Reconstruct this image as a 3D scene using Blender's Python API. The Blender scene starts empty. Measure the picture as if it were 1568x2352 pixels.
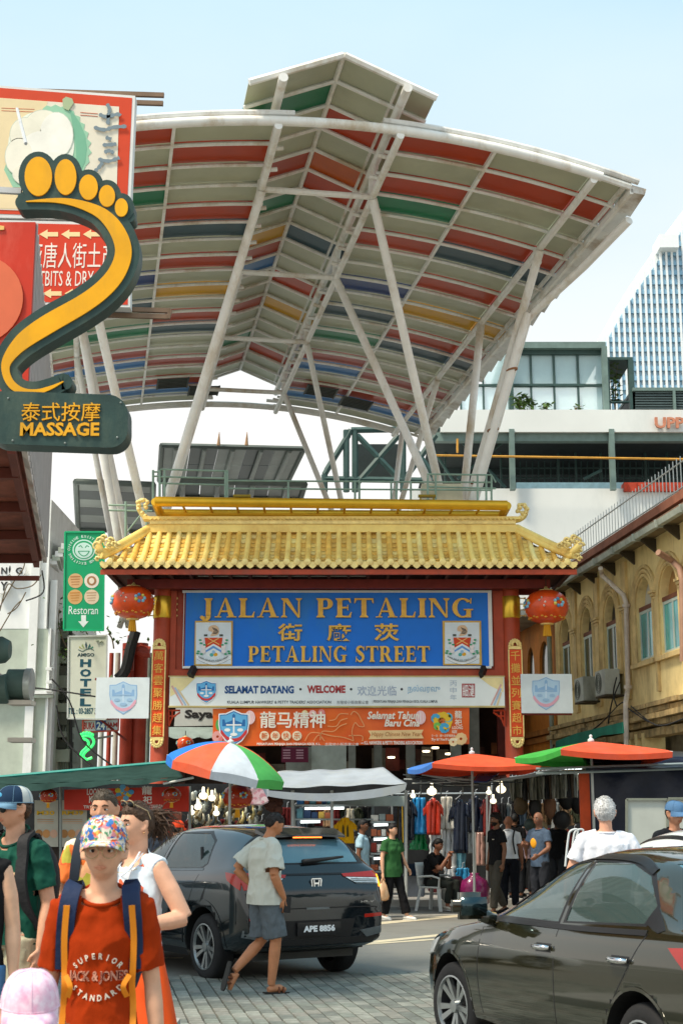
import bpy,bmesh,math,random
from mathutils import Vector,Matrix,noise
from mathutils.bvhtree import BVHTree
random.seed(7)
SC=bpy.context.scene
COL=SC.collection
V=Vector
PI=math.pi
# ---------------------------------------------------------------- camera
CAMH,FPX=1.65,3300.0
PITCH=math.atan(702/FPX)
cam=bpy.data.objects.new('camera',bpy.data.cameras.new('camera'))
COL.objects.link(cam)
cam.location=(0,0,CAMH)
cam.rotation_euler=(math.radians(90)+PITCH,0,0)
cam.data.sensor_fit='VERTICAL'
cam.data.sensor_height=36
cam.data.lens=FPX/2352*36
cam.data.clip_start=0.1
cam.data.clip_end=3000
cam.data.dof.use_dof=True
cam.data.dof.focus_distance=22.0
cam.data.dof.aperture_fstop=8.0
SC.camera=cam
# ---------------------------------------------------------------- world, sun, exposure
SUN_EL,SUN_AZ=math.radians(58),math.radians(236)
w=bpy.data.worlds.new('World');SC.world=w;w.use_nodes=True
nt=w.node_tree;bg=nt.nodes['Background']
sky=nt.nodes.new('ShaderNodeTexSky');sky.sky_type='NISHITA'
sky.sun_disc=False;sky.sun_elevation=SUN_EL;sky.sun_rotation=SUN_AZ
sky.air_density=0.8;sky.dust_density=5.0;sky.ozone_density=1.2;sky.altitude=60
tcw=nt.nodes.new('ShaderNodeTexCoord');sx=nt.nodes.new('ShaderNodeSeparateXYZ');nt.links.new(tcw.outputs['Generated'],sx.inputs[0])
hf=nt.nodes.new('ShaderNodeValToRGB');hf.color_ramp.elements[0].position=0.0;hf.color_ramp.elements[0].color=(.97,)*3+(1,)
hf.color_ramp.elements[1].position=1.0;hf.color_ramp.elements[1].color=(.85,)*3+(1,)
nt.links.new(sx.outputs[2],hf.inputs[0])
hc=nt.nodes.new('ShaderNodeValToRGB');hc.color_ramp.elements[0].position=.26;hc.color_ramp.elements[0].color=(1,.975,.92,1)
hc.color_ramp.elements[1].position=.66;hc.color_ramp.elements[1].color=(.42,.76,.95,1)
nt.links.new(sx.outputs[2],hc.inputs[0])
hz=nt.nodes.new('ShaderNodeMix');hz.data_type='RGBA';hz.blend_type='MULTIPLY';hz.inputs[0].default_value=1
nt.links.new(hc.outputs[0],hz.inputs[6]);hz.inputs[7].default_value=(2.35,2.4,2.42,1)
mxs=nt.nodes.new('ShaderNodeMix');mxs.data_type='RGBA'
nt.links.new(hf.outputs[0],mxs.inputs[0]);nt.links.new(sky.outputs[0],mxs.inputs[6]);nt.links.new(hz.outputs[2],mxs.inputs[7])
cn=nt.nodes.new('ShaderNodeTexNoise');cn.inputs['Scale'].default_value=2.2;cn.inputs['Detail'].default_value=7;cm9=nt.nodes.new('ShaderNodeMapping');cm9.inputs['Scale'].default_value=(1,1,2.5)
nt.links.new(tcw.outputs['Generated'],cm9.inputs[0]);nt.links.new(cm9.outputs[0],cn.inputs['Vector'])
cr9=nt.nodes.new('ShaderNodeValToRGB');cr9.color_ramp.elements[0].position=.35;cr9.color_ramp.elements[0].color=(.93,.965,.985,1);cr9.color_ramp.elements[1].position=.7;cr9.color_ramp.elements[1].color=(1.10,1.05,1.02,1);nt.links.new(cn.outputs[0],cr9.inputs[0])
cx9=nt.nodes.new('ShaderNodeMix');cx9.data_type='RGBA';cx9.blend_type='MULTIPLY';cx9.inputs[0].default_value=1;nt.links.new(mxs.outputs[2],cx9.inputs[6]);nt.links.new(cr9.outputs[0],cx9.inputs[7])
nt.links.new(cx9.outputs[2],bg.inputs[0]);bg.inputs[1].default_value=0.15
sd=bpy.data.lights.new('sun','SUN');sd.energy=1.5;sd.angle=math.radians(10);sd.color=(1,.88,.70)
sun=bpy.data.objects.new('sun',sd);COL.objects.link(sun)
sdir=V((math.sin(SUN_AZ)*math.cos(SUN_EL),math.cos(SUN_AZ)*math.cos(SUN_EL),math.sin(SUN_EL)))
sun.rotation_euler=sdir.to_track_quat('Z','Y').to_euler()
sun.location=sdir*60
SC.view_settings.view_transform='Standard'
SC.view_settings.look='None'
SC.view_settings.exposure=1.58
SC.view_settings.gamma=1
SC.cycles.max_bounces=6
SC.cycles.diffuse_bounces=3
SC.cycles.glossy_bounces=3
SC.cycles.transparent_max_bounces=10
SC.cycles.use_denoising=True
# ---------------------------------------------------------------- frame of the place
def ray(x,y):
 dx=(x-784)/FPX;dz=(1176-y)/FPX
 return V((dx,math.cos(PITCH)-dz*math.sin(PITCH),math.sin(PITCH)+dz*math.cos(PITCH)))
def P(x,y,Y):
 a=ray(x,y);return V((0,0,CAMH))+a*(Y/a.y)
def PZ(x,y,Z):
 a=ray(x,y);return V((0,0,CAMH))+a*((Z-CAMH)/a.z)
# ---------------------------------------------------------------- materials
MATS={}
def M(name,rgb=(.5,.5,.5),rough=.6,metal=0.,var=.12,scale=3.,bump=0.,bscale=30.,emit=None,es=1.,spec=.3,coat=0.,alpha=1.,trans=0.,dirt=None,dscale=1.2,rgb2=None,kind='noise',sheen=0.):
 if name in MATS:return MATS[name]
 m=bpy.data.materials.new(name);m.use_nodes=True;MATS[name]=m
 n=m.node_tree;L=n.links;b=n.nodes['Principled BSDF']
 b.inputs['Roughness'].default_value=rough;b.inputs['Metallic'].default_value=metal
 b.inputs['Specular IOR Level'].default_value=spec
 b.inputs['Coat Weight'].default_value=coat;b.inputs['Coat Roughness'].default_value=.04
 b.inputs['Alpha'].default_value=alpha;b.inputs['Transmission Weight'].default_value=trans
 b.inputs['Sheen Weight'].default_value=sheen
 c=(*rgb,1)
 tc=n.nodes.new('ShaderNodeTexCoord')
 out=None
 if var or rgb2:
  if kind=='wave':
   t=n.nodes.new('ShaderNodeTexWave');t.inputs['Distortion'].default_value=3;t.inputs['Detail'].default_value=3
  else:
   t=n.nodes.new('ShaderNodeTexNoise');t.inputs['Detail'].default_value=6;t.inputs['Roughness'].default_value=.6
  t.inputs['Scale'].default_value=scale
  L.new(tc.outputs['Object'],t.inputs['Vector'])
  r=n.nodes.new('ShaderNodeValToRGB');r.color_ramp.elements[0].position=.3;r.color_ramp.elements[1].position=.7
  a2=rgb2 or tuple(v*(1-var*1.6)for v in rgb)
  b1=rgb if rgb2 else tuple(min(1,v*(1+var))for v in rgb)
  r.color_ramp.elements[0].color=(*a2,1);r.color_ramp.elements[1].color=(*b1,1)
  L.new(t.outputs[0],r.inputs[0]);out=r.outputs[0]
 if dirt:
  t2=n.nodes.new('ShaderNodeTexNoise');t2.inputs['Scale'].default_value=dscale;t2.inputs['Detail'].default_value=8;t2.inputs['Roughness'].default_value=.7
  mp=n.nodes.new('ShaderNodeMapping');mp.inputs['Scale'].default_value=(1,1,.35)
  L.new(tc.outputs['Object'],mp.inputs[0]);L.new(mp.outputs[0],t2.inputs['Vector'])
  r2=n.nodes.new('ShaderNodeValToRGB');r2.color_ramp.elements[0].position=.5;r2.color_ramp.elements[1].position=.68
  r2.color_ramp.elements[1].color=(.85,)*3+(1,);r2.color_ramp.elements[0].color=(0,0,0,1)
  L.new(t2.outputs[0],r2.inputs[0])
  mx=n.nodes.new('ShaderNodeMix');mx.data_type='RGBA'
  L.new(r2.outputs[0],mx.inputs[0]);mx.inputs[7].default_value=(*dirt,1)
  if out:L.new(out,mx.inputs[6])
  else:mx.inputs[6].default_value=c
  out=mx.outputs[2]
 if out:L.new(out,b.inputs['Base Color'])
 else:b.inputs['Base Color'].default_value=c
 if bump:
  t3=n.nodes.new('ShaderNodeTexNoise');t3.inputs['Scale'].default_value=bscale;t3.inputs['Detail'].default_value=5
  L.new(tc.outputs['Object'],t3.inputs['Vector'])
  bp=n.nodes.new('ShaderNodeBump');bp.inputs['Strength'].default_value=bump;bp.inputs['Distance'].default_value=.02
  L.new(t3.outputs[0],bp.inputs['Height']);L.new(bp.outputs[0],b.inputs['Normal'])
 if emit:
  b.inputs['Emission Color'].default_value=(*emit,1);b.inputs['Emission Strength'].default_value=es
 return m
def C(hexs,k=1.):
 """sRGB hex to linear base colour"""
 v=[int(hexs[i:i+2],16)/255 for i in(0,2,4)]
 return tuple((x/12.92 if x<.04 else((x+.055)/1.055)**2.4)*k for x in v)
def paint(hexs,rough=.55,k=1.,**kw):return M('paint_%s_%d_%s'%(hexs,int(rough*100),k),C(hexs,k),rough,**{**dict(var=.08),**kw})
# ---------------------------------------------------------------- mesh builder
class MB:
 def __init__(s,m=None):s.v=[];s.f=[];s.fm=[];s.ms=[];s.m=m
 def mi(s):
  if s.m is None:return 0
  if s.m not in s.ms:s.ms.append(s.m)
  return s.ms.index(s.m)
 def add(s,vs,fs):
  o=len(s.v);s.v+=[tuple(x)for x in vs];k=s.mi()
  for f in fs:s.f.append(tuple(i+o for i in f));s.fm.append(k)
  return s
 def box(s,x0,x1,y0,y1,z0,z1):
  vs=[(x,y,z)for x in(x0,x1)for y in(y0,y1)for z in(z0,z1)]
  return s.add(vs,[(0,1,3,2),(4,6,7,5),(0,4,5,1),(2,3,7,6),(0,2,6,4),(1,5,7,3)])
 def obox(s,c,X,Y,Z):
  c,X,Y,Z=V(c),V(X)/2,V(Y)/2,V(Z)/2
  vs=[c+a*X+b*Y+d*Z for a in(-1,1)for b in(-1,1)for d in(-1,1)]
  return s.add(vs,[(0,1,3,2),(4,6,7,5),(0,4,5,1),(2,3,7,6),(0,2,6,4),(1,5,7,3)])
 def bar(s,a,b,w,h=None,up=(0,0,1)):
  a,b=V(a),V(b);d=b-a;u=V(up)
  x=d.cross(u)
  if x.length<1e-6:x=d.cross(V((1,0,0)))
  x.normalize();y=x.cross(d).normalized()
  return s.obox((a+b)/2,d,x*w,y*(h or w))
 def loft(s,rings,cap=True,closed=True):
  n=len(rings[0]);vs=[p for r in rings for p in r];fs=[]
  for i in range(len(rings)-1):
   for j in range(n if closed else n-1):
    k=(j+1)%n
    fs.append((i*n+j,i*n+k,(i+1)*n+k,(i+1)*n+j))
  if cap and closed:
   fs.append(tuple(range(n))[::-1]);fs.append(tuple((len(rings)-1)*n+j for j in range(n)))
  return s.add(vs,fs)
 def tube(s,pts,r,n=8,cap=True,flat=1.):
  pts=[V(p)for p in pts];rings=[]
  rr=r if isinstance(r,(list,tuple))else[r]*len(pts)
  px=None
  for i,p in enumerate(pts):
   d=(pts[min(i+1,len(pts)-1)]-pts[max(i-1,0)]).normalized()
   if px is None:
    px=d.cross(V((0,0,1)))
    if px.length<.05:px=d.cross(V((0,1,0)))
   else:
    px=px-d*px.dot(d)
   px.normalize();q=d.cross(px)
   rings.append([p+(px*math.cos(a)+q*math.sin(a)*flat)*rr[i]for a in[2*PI*k/n for k in range(n)]])
  return s.loft(rings,cap)
 def lathe(s,prof,c=(0,0,0),n=16,ax='z',sx=1,sy=1,cap=True):
  c=V(c);rings=[]
  for r,z in prof:
   ring=[]
   for k in range(n):
    a=2*PI*k/n;x,y=r*math.cos(a)*sx,r*math.sin(a)*sy
    ring.append(c+(V((x,y,z))if ax=='z' else V((x,z,-y))if ax=='y' else V((z,x,y))))
   rings.append(ring)
  return s.loft(rings,cap)
 def prism(s,poly,ex):
  """poly: 3d points of a planar loop, ex: extrusion vector"""
  poly=[V(p)for p in poly];ex=V(ex);n=len(poly)
  nn=V((0,0,0))
  for i in range(n):nn+=poly[i].cross(poly[(i+1)%n])
  if nn.dot(ex)>0:poly=poly[::-1]
  vs=poly+[p+ex for p in poly]
  return s.add(vs,[tuple(range(n)),tuple(range(2*n-1,n-1,-1))]+[((i+1)%n,i,i+n,(i+1)%n+n)for i in range(n)])
 def quad(s,a,b,c,d):return s.add([a,b,c,d],[(0,1,2,3)])
 def grid(s,fn,nu,nv,th=0):
  vs=[V(fn(i/nu,j/nv))for i in range(nu+1)for j in range(nv+1)]
  fs=[(i*(nv+1)+j,(i+1)*(nv+1)+j,(i+1)*(nv+1)+j+1,i*(nv+1)+j+1)for i in range(nu)for j in range(nv)]
  return s.add(vs,fs)
 def sphere(s,c,r,n=10,m=7,sc=(1,1,1)):
  c=V(c);prof=[(max(1e-4,r*math.sin(PI*i/m)),-r*math.cos(PI*i/m))for i in range(m+1)]
  rings=[[c+V((q*math.cos(2*PI*k/n)*sc[0],q*math.sin(2*PI*k/n)*sc[1],z*sc[2]))for k in range(n)]for q,z in prof]
  return s.loft(rings,False)
 def build(s,name,mat=None,parent=None,smooth=False,kind=None,bevel=0,auto=None,solid=0):
  me=bpy.data.meshes.new(name)
  me.from_pydata(s.v,[],s.f)
  if s.ms:
   for m in s.ms:me.materials.append(m)
   me.polygons.foreach_set('material_index',s.fm)
  elif mat:me.materials.append(mat)
  me.validate();me.update()
  if solid or bevel:
   bm=bmesh.new();bm.from_mesh(me)
   if solid:bmesh.ops.solidify(bm,geom=bm.faces[:],thickness=solid)
   if bevel:bmesh.ops.bevel(bm,geom=bm.edges[:],offset=bevel,segments=2,affect='EDGES',clamp_overlap=True)
   bm.to_mesh(me);bm.free()
  if auto is not None:me.shade_auto(auto)if hasattr(me,'shade_auto')else None
  if smooth or auto is not None:
   me.shade_smooth()
   if auto is not None:me.set_sharp_from_angle(angle=math.radians(auto))
  o=bpy.data.objects.new(name,me);return link(o,parent,kind)
def link(o,parent=None,kind=None):
 COL.objects.link(o)
 if parent is not None:
  o.parent=parent
  if parent.type=='EMPTY':o.matrix_parent_inverse=parent.matrix_basis.inverted()
 if kind:o['kind']=kind
 return o
def tag(o,label,cat,group=None):
 o['label']=label;o['category']=cat
 if group:o['group']=group
 return o
def E(name,label,cat,loc=(0,0,0),group=None):
 o=bpy.data.objects.new(name,None);o.empty_display_size=.1;COL.objects.link(o);o.location=loc
 return tag(o,label,cat,group)
def kids(o):return[c for c in KIDS.get(o.name,[])]
def copy_tree(root,loc=None,rz=None,label=None,sc=None,mat=None):
 allo=list(COL.objects)
 def rec(o,par):
  c=o.copy();COL.objects.link(c)
  if par is not None:c.parent=par
  for ch in[q for q in allo if q.parent==o]:rec(ch,c)
  return c
 r=rec(root,None)
 if loc is not None:r.location=loc
 if rz is not None:r.rotation_euler.z=rz
 if sc:r.scale=(sc,)*3
 if label:r['label']=label
 return r
def tube_obj(name,pts,r,mat,parent=None,n=8,**k):return MB().tube(pts,r,n).build(name,mat,parent,smooth=False,auto=40,**k)
# ---------------------------------------------------------------- flat print in photo-like frames: real boards at real depths
def flat(mb,pts,Y,th=.003,off=0.):
 mb.prism([P(x,y,Y-off)for x,y in pts],(0,th,0));return mb
def rect(x0,y0,x1,y1):return[(x0,y0),(x1,y0),(x1,y1),(x0,y1)]
def ell(cx,cy,rx,ry,n=20,a0=0,a1=2*PI):return[(cx+rx*math.cos(a0+(a1-a0)*k/n),cy+ry*math.sin(a0+(a1-a0)*k/n))for k in range(n)]
def line2(pts,w):
 """outline of a 2d stroke; w number or list"""
 L,R=[],[];n=len(pts)
 ws=w if isinstance(w,(list,tuple))else[w]*n
 for i in range(n):
  a=V(pts[max(0,i-1)]);b=V(pts[min(n-1,i+1)]);d=(b-a).normalized();q=V((-d.y,d.x))*ws[i]/2;p=V(pts[i])
  L.append(tuple(p+q));R.append(tuple(p-q))
 return L+R[::-1]
def spl(pts,n=6):
 """catmull-rom through points of any dimension"""
 pts=[V(p)for p in pts];out=[]
 for i in range(len(pts)-1):
  p0=pts[max(0,i-1)];p1=pts[i];p2=pts[i+1];p3=pts[min(len(pts)-1,i+2)]
  for k in range(n):
   t=k/n
   out.append(.5*((2*p1)+(p2-p0)*t+(2*p0-5*p1+4*p2-p3)*t*t+(3*p1-p0-3*p2+p3)*t**3))
 return out+[pts[-1]]
TXT={}
def text_mesh(body,bold=0.,ext=.004,res=2,space=1.,shear=0.):
 key=(body,bold,ext,res,space,shear)
 if key in TXT:return TXT[key]
 cu=bpy.data.curves.new('text','FONT');cu.body=body;cu.size=1;cu.offset=bold;cu.resolution_u=res;cu.space_character=space;cu.shear=shear
 o=bpy.data.objects.new('text',cu);COL.objects.link(o)
 me=bpy.data.meshes.new_from_object(o.evaluated_get(bpy.context.evaluated_depsgraph_get()))
 vs=[v.co.copy()for v in me.vertices];fs=[tuple(p.vertices)for p in me.polygons]
 COL.objects.unlink(o);bpy.data.objects.remove(o);bpy.data.curves.remove(cu);bpy.data.meshes.remove(me)
 if not vs:vs=[V((0,0,0)),V((1,0,0)),V((1,1,0))];fs=[(0,1,2)]
 x0=min(v.x for v in vs);x1=max(v.x for v in vs);y0=min(v.y for v in vs);y1=max(v.y for v in vs)
 TXT[key]=([((v.x-x0)/(x1-x0),(v.y-y0)/(y1-y0))for v in vs],fs,(x1-x0)/(y1-y0));return TXT[key]
def put_text(mb,body,fn,bold=0.,depth=(0,.004,0),**k):
 """fn(s,t) -> 3d point, s right, t up, both 0..1. Builds front face and a skirt."""
 vs,fs,asp=text_mesh(body,bold,**k)
 fr=[V(fn(s,t))for s,t in vs];n=len(fr);d=V(depth)
 ec={}
 for f in fs:
  for i in range(len(f)):
   e=(f[i],f[(i+1)%len(f)]);ec[e]=1
 side=[(b,a,a+n,b+n)for(a,b)in ec if(b,a)not in ec]
 mb.add(fr+[p+d for p in fr],list(fs)+side);return asp
def textpx(mb,body,x0,y0,x1,y1,Y,off=0.,bold=0.,th=.004,**k):
 """text fitted to a board rectangle given by corners (x0,y0)-(x1,y1) at depth Y"""
 a,b=P(x0,y1,Y-off),P(x1,y0,Y-off)
 return put_text(mb,body,lambda s,t:(a.x+(b.x-a.x)*s,Y-off,a.z+(b.z-a.z)*t),bold,(0,th,0),**k)
# ================================================================ canopy over the street
AL=math.radians(9.62);CN=V((math.cos(AL),math.sin(AL),0));CD=V((-math.sin(AL),math.cos(AL),0))
CO=V((0.01,30.2,0));UC=-.42
def K(u,v,z):return CO+CN*(u+UC)+CD*v+V((0,0,z))
white=M('canopy_white_steel',C('f0eee8'),.45,var=.05,dirt=C('c0ac8c'),dscale=.8)
whitef=M('canopy_white_flashing',C('e6e6e2'),.4,var=.06,dirt=C('a08a70'),dscale=.8)
tints=dict(c=('cream','b6b89e'),r=('red','b43c10'),o=('orange','c45a10'),g=('green','0f7a50'),t=('slate','34505a'),n=('navy','1c3c78'),b=('blue','2070b0'),y=('yellow','d8a010'),m=('maroon','a8483c'))
def cpm(k):n_,h=tints[k];return M('canopy_panel_'+n_,C(h),.28,var=.08,scale=.7,bump=.15,bscale=2.5,dirt=tuple(x*.8 for x in C(h)),dscale=.5)
canopy=E('street_canopy','large white steel canopy over the street with curved roof halves and coloured panels','canopy',K(0,8,9))
def arcz(u):return 16.05-u*u/44.0
rows=[-2.1+1.06*i for i in range(21)]
U_IN,U_MID,U_OUT,U_E=1.32,3.45,5.6,6.45
S1='rcrgcrccnctcgcmbcmbc';S2='crccrtcrcycrtccmcrbc'
seq={0:S1,1:S2,2:S2}
def panel(u0,u1,v0,v1,zf,mat,par,name='roof_panel',nu=6,th=.05):
 mb=MB();vs=[]
 for t in(0,th):
  for i in range(nu+1):
   u=u0+(u1-u0)*i/nu
   for v in(v0,v1):vs.append(K(u,v,zf(u)+t))
 n=2*(nu+1);fs=[]
 for i in range(nu):
  a=2*i;fs+=[(a,a+1,a+3,a+2),(a+n,a+2+n,a+3+n,a+1+n),(a,a+2,a+2+n,a+n),(a+1,a+1+n,a+3+n,a+3)]
 fs+=[(0,n,1+n,1),(n-2,n-1,2*n-1,2*n-2)]
 mb.add(vs,fs);return mb.build(name,mat,par,smooth=False,auto=30)
for sd_ in(-1,1):
 for i in range(20):
  v0,v1=rows[i]+.01,rows[i+1]-.01
  for j,(a,b)in enumerate(((U_IN+.03,U_MID-.01),(U_MID+.01,U_OUT-.01),(U_OUT+.01,U_E))):
   k=(S1 if j==0 else S2)[i]if sd_>0 else(S2 if j==0 else S1)[i]
   panel(sd_*a,sd_*b,v0,v1,lambda u:arcz(u)+.05,cpm(k),canopy)
 for i,v in enumerate(rows):
  pts=[K(sd_*(U_IN-.12+(U_E-U_IN+.1)*t/8),v,arcz(U_IN+(U_E-U_IN)*t/8)-.02)for t in range(9)]
  tube_obj('purlin',pts,.045 if i else .075,white,canopy,6)
 for u in(U_MID,U_E-.12):
  MB().bar(K(sd_*u,-2.1,arcz(u)+.0),K(sd_*u,19.1,arcz(u)+.0),.07,.1).build('rib',white,canopy)
 tube_obj('inner_beam',[K(sd_*1.3,-2.25,15.8),K(sd_*1.3,19.3,15.8)],.085,white,canopy,10)
 tube_obj('outer_beam',[K(sd_*5.57,-2.2,15.15),K(sd_*5.57,19.3,15.15)],.085,white,canopy,10)
 for v in rows[::2]:
  MB().bar(K(sd_*5.57,v,15.15),K(sd_*5.57,v,arcz(5.57)),.06).build('strut',white,canopy)
 g=MB(whitef)
 for i in range(20):
  v0=rows[i];z=arcz(U_E)-.02;a=.10 if i%2 else .0
  g.add([K(sd_*(U_E-.02),v0,z+.06),K(sd_*(U_E+.34),v0,z-.02-a*.3),K(sd_*(U_E+.38),v0+1.0,z-.10-a*.3),K(sd_*(U_E-.02),v0+1.0,z+.05),K(sd_*(U_E-.02),v0,z-.12),K(sd_*(U_E+.30),v0,z-.16),K(sd_*(U_E+.34),v0+1.0,z-.24),K(sd_*(U_E-.02),v0+1.0,z-.12)],[(0,1,2,3),(7,6,5,4),(0,4,5,1),(1,5,6,2),(2,6,7,3),(3,7,4,0)])
 g.build('gutter',None,canopy)
 MB().bar(K(sd_*U_E,-2.1,arcz(U_E)-.12),K(sd_*U_E,19.1,arcz(U_E)-.12),.08,.12).build('gutter_beam',white,canopy)
 for v,r in((-2.14,.07),(19.12,.06)):
  pts=[K(sd_*(.95+(U_E+.15-.95)*t/10),v,arcz(.95+(U_E+.15-.95)*t/10)+.13)for t in range(11)]
  tube_obj('edge_capping',pts,r,whitef,canopy,8)
for v in(-2.2,19.2):
 tube_obj('arch_tube',[K(u,v,arcz(u)-.08)for u in[-5.75+11.5*t/24 for t in range(25)]],.105,white,canopy,10)
def gz(u):return 17.25-abs(u)*.40
GL='cgcccrcgcyrbccrccgcr';GR='cccroorctccrcyccccrc'
grow=[-2.75+1.09*i for i in range(21)]
for i in range(20):
 v0,v1=grow[i]+.01,grow[i+1]-.01
 kl='cgccrcgcyrbccrccgcrc'[i];kr='ccrcorcctccrcycccrcc'[i]
 for sgn,k in((-1,kl),(1,kr)):
  for a,b in((.04,1.18),(1.22,1.98)):
   panel(sgn*a,sgn*b,v0,v1,lambda u:gz(u)+.06,cpm(k),canopy,'gable_panel',1,.04)
for i,v in enumerate(grow):
 for sgn in(-1,1):
  tube_obj('gable_rafter',[K(sgn*.02,v,gz(0)),K(sgn*1.98,v,gz(1.98))],.05 if i else .075,white,canopy,6)
 if i<20:tube_obj('ridge_link',[K(0,v,gz(0)+.02),K(0,v+1.09,gz(0)+.02)],.06,white,canopy,6)
for sgn in(-1,1):
 MB().bar(K(sgn*1.2,grow[0],gz(1.2)+.03),K(sgn*1.2,grow[-1],gz(1.2)+.03),.05,.07).build('rib',white,canopy)
 pts=[K(sgn*1.3,-3.0,16.5)]
 for v in(1.5,6.7,12.0,17.4):
  pts+=[K(sgn*1.3,v-.9,16.5),K(sgn*1.3,v-.35,16.1)]
  tube_obj('kinked_post',[K(sgn*1.3,v-.95,16.5),K(sgn*1.3,v-.55,16.25),K(sgn*1.3,v-.45,15.85)],.09,white,canopy,8)
 tube_obj('gable_beam',[K(sgn*1.3,-3.0,16.5),K(sgn*1.3,19.3,16.5)],.1,white,canopy,10)
 for v in grow[::2]:MB().bar(K(sgn*1.3,v,16.5),K(sgn*1.3,v,gz(1.3)),.06).build('strut',white,canopy)
 for v in rows[1:20]:
  tube_obj('stub',[K(sgn*1.05,v,15.9),K(sgn*1.36,v,15.85)],.05,white,canopy,6)
for v in(.9,6.1,11.5,16.9):
 tube_obj('cross_tie',[K(-1.3,v,15.8),K(1.3,v,15.8)],.075,white,canopy,8)
for u0,v0 in((-3.0,15.9),(-1.9,16.9),(2.0,16.0),(3.3,16.6)):
 g=MB(M('grille_dark',(.06,.07,.06),.6))
 for k in range(7):g.bar(K(u0,v0+k*.16,arcz(u0)-.12),K(u0+1.0,v0+k*.16,arcz(u0+1)-.12),.04)
 for q in(0,1):g.bar(K(u0+q,v0-.05,arcz(u0+q)-.12),K(u0+q,v0+1.05,arcz(u0+q)-.12),.05)
 g.build('grille',None,canopy)
def mast(a,b,r=.13,seam=False):
 o=tube_obj('mast',[a,b],r,white,canopy,14)
 if seam:MB(M('rusty_seam',C('9a6a48'),.8)).bar(V(a)+V((.06,-r,0)),V(b)+V((.06,-r,0)),.02).build('weld_seam',None,o)
 for p,q in((a,b),(b,a)):
  d=(V(q)-V(p)).normalized();tube_obj('collar',[V(p)+d*.25,V(p)+d*.32],r*1.12,white,o,14)
 return o
def ext(top,through,Z=7.6):
 t,b=V(top),V(through);d=b-t;return t+d*((Z-t.z)/d.z)
for top,bpx in((K(1.3,.9,15.75),(1005,1105,34.9)),(K(1.3,6.1,15.75),(984,1110,35.0)),(K(-1.3,.9,15.75),(390,1130,34.0)),(K(-1.3,6.1,15.75),(396,1128,34.4)),(K(5.57,1.7,15.1),(1078,1140,36.2)),(K(5.57,7.2,15.1),(1066,1120,36.4)),(K(-5.57,.9,15.1),(322,1145,34.0)),(K(-5.57,6.1,15.1),(268,1215,36.5)),(K(-5.57,6.4,15.1),(290,1235,36.8)),(K(1.3,11.5,15.75),(781,1140,46.0)),(K(1.3,16.9,15.75),(748,1140,46.2)),(K(5.57,12.4,15.1),(926,1135,46.6)),(K(5.57,17.6,15.1),(906,1140,46.8)),(K(-1.3,11.5,15.75),(360,1200,44.0)),(K(-5.57,12.0,15.1),(255,1230,44.0))):
 mast(top,ext(top,P(*bpx)),.105 if bpx[2]<40 else .09)
dp0=K(6.7,2.9,14.75);dp1=P(1214,722,33.6);dp2=P(1078,1150,35.0)
dpo=tube_obj('downpipe',[K(6.72,-1.2,14.72),P(1340,612,31.6),dp1+V((.12,0,.05)),P(1210,735,33.7),dp2+V((.12,0,0)),],.1,white,canopy,10)
tube_obj('mast',[dp1+V((-.05,-.1,0)),dp2+V((-.12,-.1,-.6))],.1,white,canopy,10)
for q in(.3,.62,.9):tube_obj('rusty_joint',[dp1.lerp(dp2,q)+V((-.0,-.13,0)),dp1.lerp(dp2,q)+V((.01,-.13,-.04))],.15,M('rusty_seam',C('9a6a48'),.8),canopy,10)
# ================================================================ gate
GY=32.5
red=M('gate_red_paint',C('b0482c'),.5,var=.14,scale=2,dirt=C('8a4a38'),dscale=1.5,bump=.1)
redd=M('gate_dark_red',C('7a2a20'),.6,var=.15)
gold=M('gate_gold_tile',C('fada80'),.45,metal=.0,var=.08,scale=2.2,dirt=C('d8ac58'),dscale=1.2,bump=.12,bscale=20)
golds=[gold]+[M('gate_gold_tile_%d'%i,C(h_),.42,var=.16,scale=3,dirt=C(d_),dscale=1.6,bump=.15,bscale=25)for i,(h_,d_)in enumerate((('f4cc70','c89a4c'),('fce094','dab068'),('eec060','b88a40')))]
goldp=M('gate_gold_tube',C('dcaa2c'),.3,metal=.45,var=.1,scale=2)
goldc=M('gate_gold_carving',C('f6d88c'),.4,metal=.15,var=.15,scale=8)
gate=E('street_gate','red ceremonial gate with golden tiled roof and blue name board across the street','gate',P(784,2040,GY)*1)
gate.location=(0,GY,0)
def gp(x,y,o=0):return P(x,y,GY+o)
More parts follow.
